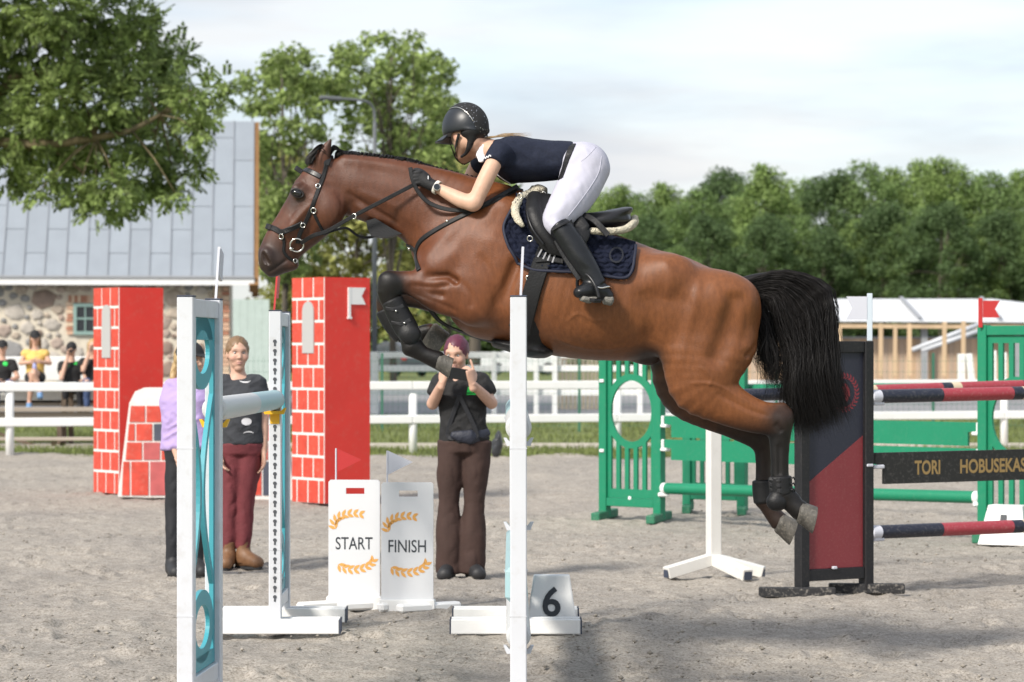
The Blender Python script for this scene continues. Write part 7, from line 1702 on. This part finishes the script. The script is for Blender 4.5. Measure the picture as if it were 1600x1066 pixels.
def person(label, d, J, face, shirt, sleeve, pants, plen, shoe, hair=None, cap=None, flare=1.0, h=.008, hands=None, group=None, smile=True, tight=1.0, torso=1.0, skirt=0.0, bare=False):
    j = {k: P(v[0], v[1], d + (v[2] if len(v) > 2 else 0)) for k, v in J.items()}
    feet = min(j['anL'].z, j['anR'].z); T_ = thing('person', label, 'person', ((j['hipL'].x + j['hipR'].x) / 2, d, max(feet - .08, 0)), group)
    allp = np.array([list(v) for v in j.values()]); lo = allp.min(0) - .2; hi = allp.max(0) + .2
    face = Vector(face).normalized(); fz_ = Vector((0, 0, 1)); fx = face.cross(fz_).normalized(); fu = fx.cross(face).normalized(); H0 = j['head']
    R_ = Matrix((face, fx, fu)).transposed(); hpnt = lambda a, b, c: H0 + face * a + fx * b + fu * c
    lat = (j['shR'] - j['shL']).normalized(); pel = (j['hipL'] + j['hipR']) / 2; sm = (j['shL'] + j['shR']) / 2; wst = pel + (sm - pel) * .42; chest = pel + (sm - pel) * .78
    hh_ = min(h * .55, .0075); Hd = SDF([H0[i] - .19 for i in range(3)], [H0[i] + .19 for i in range(3)], hh_)
    Hd.ell(H0 + fu * .020 - face * .004, (.094, .072, .098), R_, k=.02)
    Hd.chain([(hpnt(.034, 0, -.02), .054, .058), (hpnt(.040, 0, -.065), .044, .049), (hpnt(.052, 0, -.098), .027, .031)], k=.028, lat=fx)
    Hd.ell(hpnt(.072, 0, .026), (.018, .048, .012), R_, k=.02)                                       # brow
    Hd.chain([(hpnt(.080, 0, .012), .007, .008), (hpnt(.090, 0, -.010), .008, .009), (hpnt(.098, 0, -.028), .010, .011)], k=.010, lat=fx)
    for sg in (-1, 1):
        Hd.ell(hpnt(.090, sg * .010, -.031), (.009, .008, .007), R_, k=.006)                           # nostril wing
        Hd.ell(hpnt(.086, sg * .031, .004), (.013, .014, .009), R_, k=.010, cut=True)                # socket
        Hd.ell(hpnt(.056, sg * .040, -.030), (.026, .022, .020), R_, k=.02)                            # cheek
        Hd.ell(hpnt(-.004, sg * .073, -.010), (.017, .008, .030), R_, k=.008)                          # ear
    Hd.ell(hpnt(.082, 0, -.059), (.011, .021, .0055), R_, k=.006); Hd.ell(hpnt(.080, 0, -.071), (.011, .018, .006), R_, k=.006); Hd.ell(hpnt(.096, 0, -.065), (.010, .019, .0022), R_, k=.003, cut=True)
    Hd.chain([(hpnt(-.02, 0, -.06), .046, .05), (H0 + (j['neck'] - H0) * .95, .046, .049)], k=.025, lat=fx)
    hv_, hf_ = Hd.skin(); hv_ = smooth_np(hv_, hf_, 1, .4)
    S = SDF(lo, hi, h)
    S.chain([(sm + Vector((0, .01, .0)), .05, .06), (j['neck'], .047, .05), (H0 + (j['neck'] - H0) * .6, .046, .049)], k=.03, lat=lat)
    S.chain([(pel, .095, .13), (wst, .085, .115), (chest, .095, .135), (sm, .06, .13)], k=.04, lat=lat, sub=2)
    for q in 'LR':
        S.chain([(j['sh' + q], .048, .048), (j['sh' + q] + (j['el' + q] - j['sh' + q]) * .5, .041, .041), (j['el' + q], .037, .037)], k=.02, sub=2)
        S.chain([(j['el' + q], .037, .037), (j['el' + q] + (j['wr' + q] - j['el' + q]) * .35, .037, .037), (j['wr' + q], .025, .027)], k=.015, sub=2)
        S.chain([(j['hip' + q], .078, .078), (j['kn' + q], .052, .052), (j['kn' + q] + (j['an' + q] - j['kn' + q]) * .35, .053, .053), (j['an' + q], .035, .035)], k=.02, sub=2)
        S.chain([(j['an' + q], .035, .033), (j['toe' + q], .028, .036)], k=.02)
    v, f = S.skin(); v = smooth_np(v, f, 1); parts = [(v, f), (hv_, hf_)]
    for q, hs_ in (hands or {}).items(): parts.append(hand_geo(j['wr' + q], *hs_))
    if not hands:
        for q, sg in (('L', -1), ('R', 1)): parts.append(hand_geo(j['wr' + q], j['wr' + q] - j['el' + q], Vector((-sg, -.3, .2)), .35, 0, 1, .006))
    v, f = cat_mesh(parts); c_ = np.tile(np.array([.56, .345, .255]), (len(v), 1)); dv = v - np.array(H0); a, b, e = dv @ np.array(face), dv @ np.array(fx), dv @ np.array(fu); nearh = (np.abs(dv).max(1) < .16)
    def paint(w, col): nonlocal c_; w = (w * nearh)[:, None]; c_ = c_ * (1 - w) + np.array(col) * w
    fr = np.clip((a - .04) / .03, 0, 1)
    paint(fr * np.exp(-((e + .065) / .009) ** 2 - (b / .022) ** 2), [.42, .15, .13]); 
    if smile: paint(fr * np.exp(-((e + .065) / .003) ** 2 - (b / .015) ** 2) * .55, [.72, .64, .6])
    paint(fr * np.exp(-((e - .027) / .006) ** 2 - ((np.abs(b) - .033) / .017) ** 2) * .8, [.14, .085, .055]); paint(fr * np.exp(-((e - .013) / .004) ** 2 - ((np.abs(b) - .031) / .015) ** 2) * .8, [.12, .07, .055]); paint(fr * np.exp(-((e + .03) / .02) ** 2 - ((np.abs(b) - .045) / .018) ** 2) * .35, [.60, .27, .22])
    mesh_obj('body', np_mesh('person_body', v, f, m_skin, cols=c_), T_)
    if h < .01:
        for sg in (-1, 1):
            b_ = MB(); b_.smooth = True; b_.ball(hpnt(.0735, sg * .031, .004), .0105, 12, 8); ey = b_.build('eye', m_eyew, T_); b_ = MB(); b_.smooth = True; b_.ball(hpnt(.0815, sg * .031, .0035), (.0048), 8, 6); b_.build('iris', m_iris, ey)
    # shirt
    S = SDF(lo, hi, h); t_ = torso
    S.chain([(pel + (sm - pel) * (.02 + skirt), .120 * t_, .165 * t_), (wst, .112 * t_, .150 * t_), (chest, .118 * t_, .165 * t_), (sm + Vector((0, 0, -.012)), .085, .155)], k=.03, lat=lat, sub=3, cap=.25)
    for q in 'LR':
        if sleeve > 0: e_ = j['sh' + q] + (j['el' + q] - j['sh' + q]) * sleeve; S.chain([(j['sh' + q] + (sm - j['sh' + q]) * .3, .072, .07), (j['sh' + q], .070, .066), (j['sh' + q] + (e_ - j['sh' + q]) * .6, .066, .064)], k=.03); S.chain([(j['sh' + q] + (e_ - j['sh' + q]) * .3, .067, .065), (e_, .065, .063)], k=.02, cap=.2)
    S.chain([(j['neck'] + (sm - j['neck']) * .55, .07, .075), (sm, .08, .12)], k=.03, lat=lat, cap=.2)
    v, f = S.skin(); wz = vnoise(v[:, 0] * 12, v[:, 1] * 8, v[:, 2] * 16 + v[:, 0] * 10, 5) * .022 + (np.abs(vnoise(v[:, 0] * 14 + v[:, 2] * 9, v[:, 1] * 6, v[:, 2] * 20 - v[:, 0] * 12, 8)) - .12) * .018 + vnoise(v[:, 0] * 30, v[:, 1] * 20, v[:, 2] * 34, 6) * .006; v = v + np.stack([wz * .4, -np.abs(wz) * .5 + wz, wz * .2], 1); v = smooth_np(v, f, 1)
    so = mesh_obj('shirt', np_mesh('person_shirt', v, f, shirt), T_); sb = bvh_of(v, f)
    # trousers
    S = SDF(lo, hi, h); S.chain([(pel + (sm - pel) * .10, .108, .148), (pel, .120, .155), (pel - Vector((0, 0, .06)), .11, .14)], k=.03, lat=lat, cap=.3)
    for q in 'LR':
        k_, a_ = j['kn' + q], j['an' + q]; e_ = j['hip' + q] + (k_ - j['hip' + q]) * min(plen * 2, 1)
        st = [(j['hip' + q], .094, .094), (j['hip' + q] + (k_ - j['hip' + q]) * .5 * min(plen * 2, 1), .083 * tight, .083 * tight), (e_, .064 * tight, .064 * tight)]
        if plen > .5: st += [(k_ + (a_ - k_) * (plen - .5), .060 * tight * (1 + (flare - 1) * .5), .060 * tight * (1 + (flare - 1) * .5)), (k_ + (a_ - k_) * (plen - .5) * 2.2, .047 * flare * tight, .047 * flare * tight)]
        S.chain(st, k=.025, sub=3, cap=.2)
    v, f = S.skin(); wz = vnoise(v[:, 0] * 10, v[:, 1] * 10, v[:, 2] * 9, 15) * .012 + (np.abs(vnoise(v[:, 0] * 18 + v[:, 2] * 5, v[:, 1] * 12, v[:, 2] * 11 - v[:, 0] * 9, 18)) - .12) * .014; v = v + np.stack([wz, -wz, wz * 0], 1); v = smooth_np(v, f, 1); mesh_obj('trousers', np_mesh('person_trousers', v, f, pants), T_)
    # shoes
    for q in 'LR':
        a_, t0 = j['an' + q], j['toe' + q]; S = SDF([min(a_[i], t0[i]) - .16 for i in range(3)], [max(a_[i], t0[i]) + .16 for i in range(3)], .006); u = (t0 - a_); u.z = 0; u.normalize(); heel = Vector((a_.x, a_.y, t0.z)) - u * .035
        S.chain([(heel, .040, .036), ((heel + t0) / 2 + Vector((0, 0, .012)), .047, .044), (t0, .037, .047)], k=.02, lat=u.cross(fz_), sub=2)
        S.chain([(Vector((a_.x, a_.y, t0.z + .05)), .050, .046), (t0 + Vector((0, 0, .006)), .040, .047)], k=.02)
        if shoe[1] > 0: S.chain([(Vector((a_.x, a_.y, t0.z)), .042, .042), (a_ + (j['kn' + q] - a_) * shoe[1], .049, .049)], k=.03, cap=.2)
        S.plane_cut(Vector((0, 0, t0.z - .030)), (0, 0, -1), .004); v, f = S.skin(); so_ = mesh_obj('shoe', np_mesh('person_shoe', v, f, shoe[0]), T_)
        b_ = MB(); n_ = 18; sdv = u.cross(fz_); c0 = (heel + t0) / 2; ln = (t0 - heel).length / 2 + .042
        lp = [(math.cos(t) * ln, math.sin(t) * (.043 + .004 * math.cos(t))) for t in np.linspace(0, 2 * math.pi, n_, endpoint=False)]; b_.prism([lp], Vector((c0.x, c0.y, t0.z - .045)), u, sdv, (0, 0, 1), .02); b_.build('sole', m_blsh, so_)
    if hair:
        S = SDF([H0[i] - .2 for i in range(3)], [H0[i] + .2 for i in range(3)], .006); S.ell(H0 + fu * .026 - face * .014, (.100, .082, .101), R_, k=.01)
        if hair[1] == 'long':
            for sg in (-1, 1): S.chain([(hpnt(-.02, sg * .06, .02), .035, .03), (hpnt(-.03, sg * .07, -.08), .03, .025), (hpnt(-.02, sg * .08, -.17), .022, .02)], k=.03, sub=2)
        if hair[1] == 'bun': S.ell(hpnt(-.085, 0, .03), (.04, .045, .04), R_, k=.02)
        if hair[1] == 'tail': S.chain([(hpnt(-.09, 0, .0), .03, .03), (hpnt(-.12, .02, -.10), .026, .028), (hpnt(-.10, .03, -.2), .014, .016)], k=.02, sub=2)
        S.ell(hpnt(.105, 0, -.035), (.082, .074, .094), R_, k=.015, cut=True)
        v, f = S.skin(); wz = vnoise(v[:, 0] * 110, v[:, 1] * 110, v[:, 2] * 30, 4) * .010; v = v + np.stack([wz, wz, wz], 1); ho = mesh_obj('hair', np_mesh('person_hair', v, f, hair[0]), T_)
        if h < .01:
            rq = np.random.default_rng(len(v)); st = []; vi = rq.integers(0, len(v), 700); bk = H0 - face * .09 + fu * .02
            for q_ in vi:
                p0 = Vector(v[q_]); 
                if (p0 - H0).dot(fu) < -.06: continue
                d0 = (p0 - H0 - fu * .02).normalized(); p1 = p0 + (bk - p0) * .35; p1 = p1 + d0 * (.004 + .012 * (p1 - p0).length / .05 * .4); p2 = p0 + (bk - p0) * .7; e2 = (p2 - H0 - fu * .02); p2 = H0 + fu * .02 + e2.normalized() * max(e2.length, .099 + .004 * rq.random())
                st.append(([p0, p1, p2], .0012))
            strands('hair_strands', st, hair[0], ho)
    if cap:
        S = SDF([H0[i] - .22 for i in range(3)], [H0[i] + .22 for i in range(3)], .006); S.ell(H0 + fu * .035, (.106, .088, .098), R_, k=.01); S.plane_cut(hpnt(0, 0, .03), -fu, .006); S.chain([(hpnt(.09, 0, .035), .010, .07), (hpnt(.13, 0, .028), .008, .065), (hpnt(.165, 0, .016), .007, .045)], k=.01, lat=fx, cap=.5)
        v, f = S.skin(); mesh_obj('cap', np_mesh('person_cap', v, f, cap), T_)
    return T_, j, so, sb
def decal(parent, name, m_, sb, loops, off=.004, z=0.0):
    b_ = MB()
    for lp in loops:
        tr = tessellate_polygon([[Vector((x, y, 0)) for x, y in lp]]); pts = [drape(sb, x, y, off)[0] for x, y in lp]; b_.add(pts, [tuple(t) for t in tr])
    return b_.build(name, m_, parent, fix=False)
def crescent(cx, cy, r, k, up):
    o = [(cx + r * math.cos(a), cy + up * r * .55 * math.sin(a)) for a in np.linspace(0, math.pi, 12)]; i_ = [(cx + r * math.cos(a), cy + up * r * .55 * k * math.sin(a)) for a in np.linspace(math.pi, 0, 12)]; return o + i_
# woman with the phone
pw_, jw, so, sb = person('woman with purple hair in black tee and brown trousers filming with a phone', 17.85,
    dict(head=(713, 553), neck=(717, 588), shL=(690, 598), shR=(751, 597), elL=(676, 631, -.05), elR=(768, 630, -.05), wrL=(691, 598, -.24), wrR=(738, 600, -.24), hipL=(706, 690), hipR=(745, 690), knL=(701, 786), knR=(741, 786), anL=(702, 884), anR=(737, 884), toeL=(694, 899, -.13), toeR=(748, 898, -.12)),
    (-.25, -1, -.22), m_tee, .62, m_brown, 1.0, (m_blsh, .12), (hairs['purple'], 'bun'), None, flare=1.75, hands={'L': ((.25, -.1, 1), (.8, .6, 0), .75, 0, 1), 'R': ((-.15, -.1, 1), (-.7, .6, .1), .85, 0, -1, .0045, True)}, tight=1.08, torso=1.02)
decal(so, 'green_logo', m_green, sb, [[(729, 614), (731, 606), (737, 601), (743, 606), (747, 613)], [(729, 615.5), (749, 614.5), (749, 616.5), (729, 617.5)]])
k = MB(); k.box(P(713, 584, 17.85 - .27), (.145, .010, .075), Matrix.Rotation(.15, 3, 'Y'), bev=.003); tag(k.build('smartphone', mat('black_phone', (.012, .012, .014), .2)), 'black smartphone held up by the woman with purple hair', 'phone')
wb_ = [drape(sb, x, y, .006) for x, y in ((683, 676), (700, 679), (720, 683), (745, 681), (764, 675))]
FB_ = thing('waist_bag', 'dark blue waist bag around the phone woman\'s hips', 'bag', P(733, 684, 17.7)); k = MB(); q = spline([x[0] for x in wb_], 4); k.strap(q, [Vector((0, -1, 0))] * len(q), .03, .006); k.build('belt', m_blackp, FB_)
S_ = SDF(P(700, 700, 17.55) - Vector((.05, .1, .05)), P(770, 660, 17.9) + Vector((.05, .1, .05)), .007); S_.chain([(drape(sb, 708, 680)[0], .026, .018), (drape(sb, 735, 683)[0], .05, .026), (drape(sb, 762, 676)[0], .028, .018)], k=.02, sub=2); v_, f_ = S_.skin(); mesh_obj('pouch', np_mesh('pouch', v_, f_, mat('dark_blue_nylon', (.018, .021, .035), .6, bump=.3, bscale=50)), FB_)
# person in the moon tee
pm_, jm, so, sb = person('smiling person in charcoal moon tee, wine red jeans and tan boots', 18.9,
    dict(head=(371, 553), neck=(372, 588), shL=(345, 600), shR=(402, 600), elL=(338, 655, .02), elR=(411, 655, .03), wrL=(345, 706, -.05), wrR=(412, 706, -.02), hipL=(364, 694), hipR=(391, 694), knL=(360, 786), knR=(384, 788), anL=(357, 864), anR=(380, 862), toeL=(352, 882, -.12), toeR=(402, 880, -.08)),
    (.28, -1, .02), m_tee2, .6, m_wine, .93, (m_tan, .22), (hairs['brown'], 'bun'), None, tight=.98, torso=1.0)
for lp_ in [crescent(383, 594, 9, .55, 1), [(385 + 8 * math.cos(a), 659 + 6 * math.sin(a)) for a in np.linspace(0, 2 * math.pi, 14, endpoint=False)], crescent(388, 678, 8, .5, -1)]: decal(so, 'moon_print', m_moon, sb, [lp_])
# person in lilac behind the wing
person('person in lilac tee, black cap and black breeches behind the near wing', 18.1,
    dict(head=(296, 563), neck=(290, 594), shL=(270, 607, .04), shR=(309, 607, .0), elL=(264, 662, -.02), elR=(318, 662, .05), wrL=(277, 712, -.10), wrR=(318, 716, -.05), hipL=(279, 702, .0), hipR=(306, 702, 0), knL=(272, 795), knR=(308, 795), anL=(270, 878), anR=(306, 878), toeL=(276, 896, -.12), toeR=(317, 894, -.08)),
    (.85, -.5, 0), m_lilac, .55, m_blackp, 1.0, (m_blsh, .3), (hairs['blonde'], 'tail'), m_capm, tight=.95, torso=1.12)
# spectators
def sitter(label, px, py, shirt, pants, plen, shoe, hair, cap, armsL, armsR, feet, sleeve=.55, face=(.1, -1, -.1), knee=None, cross=False, dd=44.7):
    s = FOC / dd; q = lambda x, y: (px + x * s, py + y * s)
    kL, kR = ((-.10, .60, -.42), (.12, .60, -.42)) if knee is None else knee
    J = dict(head=q(0, 0), neck=q(0, .17), shL=q(-.165, .26), shR=q(.165, .26), elL=q(*armsL[0][:2]) + (armsL[0][2],), wrL=q(*armsL[1][:2]) + (armsL[1][2],), elR=q(*armsR[0][:2]) + (armsR[0][2],), wrR=q(*armsR[1][:2]) + (armsR[1][2],), hipL=q(-.09, .66) + (.0,), hipR=q(.09, .66) + (.0,), knL=q(kL[0], kL[1]) + (kL[2],), knR=q(kR[0], kR[1]) + (kR[2],),
             anL=q(feet[0][0], feet[0][1] - .08) + (feet[0][2] + .06,), toeL=q(feet[0][0], feet[0][1]) + (feet[0][2] - .08,), anR=q(feet[1][0], feet[1][1] - .08) + (feet[1][2] + .06,), toeR=q(feet[1][0], feet[1][1]) + (feet[1][2] - .08,))
    return person(label, dd, J, face, shirt, sleeve, pants, plen, shoe, hair, cap, h=.012, group='spectators on the bench')
lapL = ((-.25, .50, -.05), (-.06, .58, -.28)); lapR = ((.25, .50, -.05), (.06, .58, -.28)); ft = ((-.1, 1.1, -.42), (.12, 1.1, -.42))
_, _, so, sb = sitter('spectator in cap and black tee at the left edge of the bench', 4, 543, m_tee, m_jean, 1.0, (m_blsh, 0), (hairs['brown'], 'short'), m_capm, lapL, lapR, ft)
decal(so, 'green_logo', m_green, sb, [[(5, 571), (4, 567), (8, 565), (12, 567), (11, 572)]])
_, _, so, sb = sitter('spectator in mustard top, dark cap and sunglasses with legs crossed', 55, 528, m_yellow, m_blackp, .3, (m_blue, 0), (hairs['brown'], 'long'), m_capm, ((-.24, .42, -.08), (-.03, .40, -.26)), ((.24, .42, -.08), (.05, .40, -.26)), ((-.10, 1.16, -.42), (.08, .98, -.55)), sleeve=.2, knee=((-.04, .60, -.44), (-.03, .56, -.5)))
hd_ = P(55, 527, 44.7); k = MB(); k.box(hd_ + Vector((.01, -.088, .005)), (.115, .015, .032), bev=.006); tag(k.build('sunglasses', m_eye), 'dark sunglasses on the spectator in the mustard top', 'sunglasses')
k = MB(); k.lathe([(0, 0), (.036, 0), (.036, .20), (.028, .225), (.028, .25), (0, .25)], P(54, 591, 44.35), (0, 0, 1), 16); tag(k.build('drink_bottle', mat('lilac_bottle', (.34, .36, .62), .4)), 'lilac drink bottle held on the lap in the mustard top', 'bottle')
_, _, so, sb = sitter('spectator in black cap and black tee resting face on hand', 112, 546, m_tee, m_blackp, 1.0, (m_blsh, .75), (hairs['dark'], 'short'), m_capm, ((-.17, .48, -.25), (-.07, .12, -.16)), lapR, ((-.12, 1.02, -.42), (.14, 1.02, -.42)), face=(0, -1, -.35))
decal(so, 'green_logo', m_green, sb, [[(114, 569), (113, 565), (117, 563), (121, 565), (120, 570)]])
sitter('spectator with fair hair and jeans beside the left tower', 145, 541, m_tee, m_jean, 1.0, (m_blsh, .3), (hairs['blonde'], 'long'), None, ((-.16, .40, -.2), (-.06, .10, -.16)), lapR, ft)
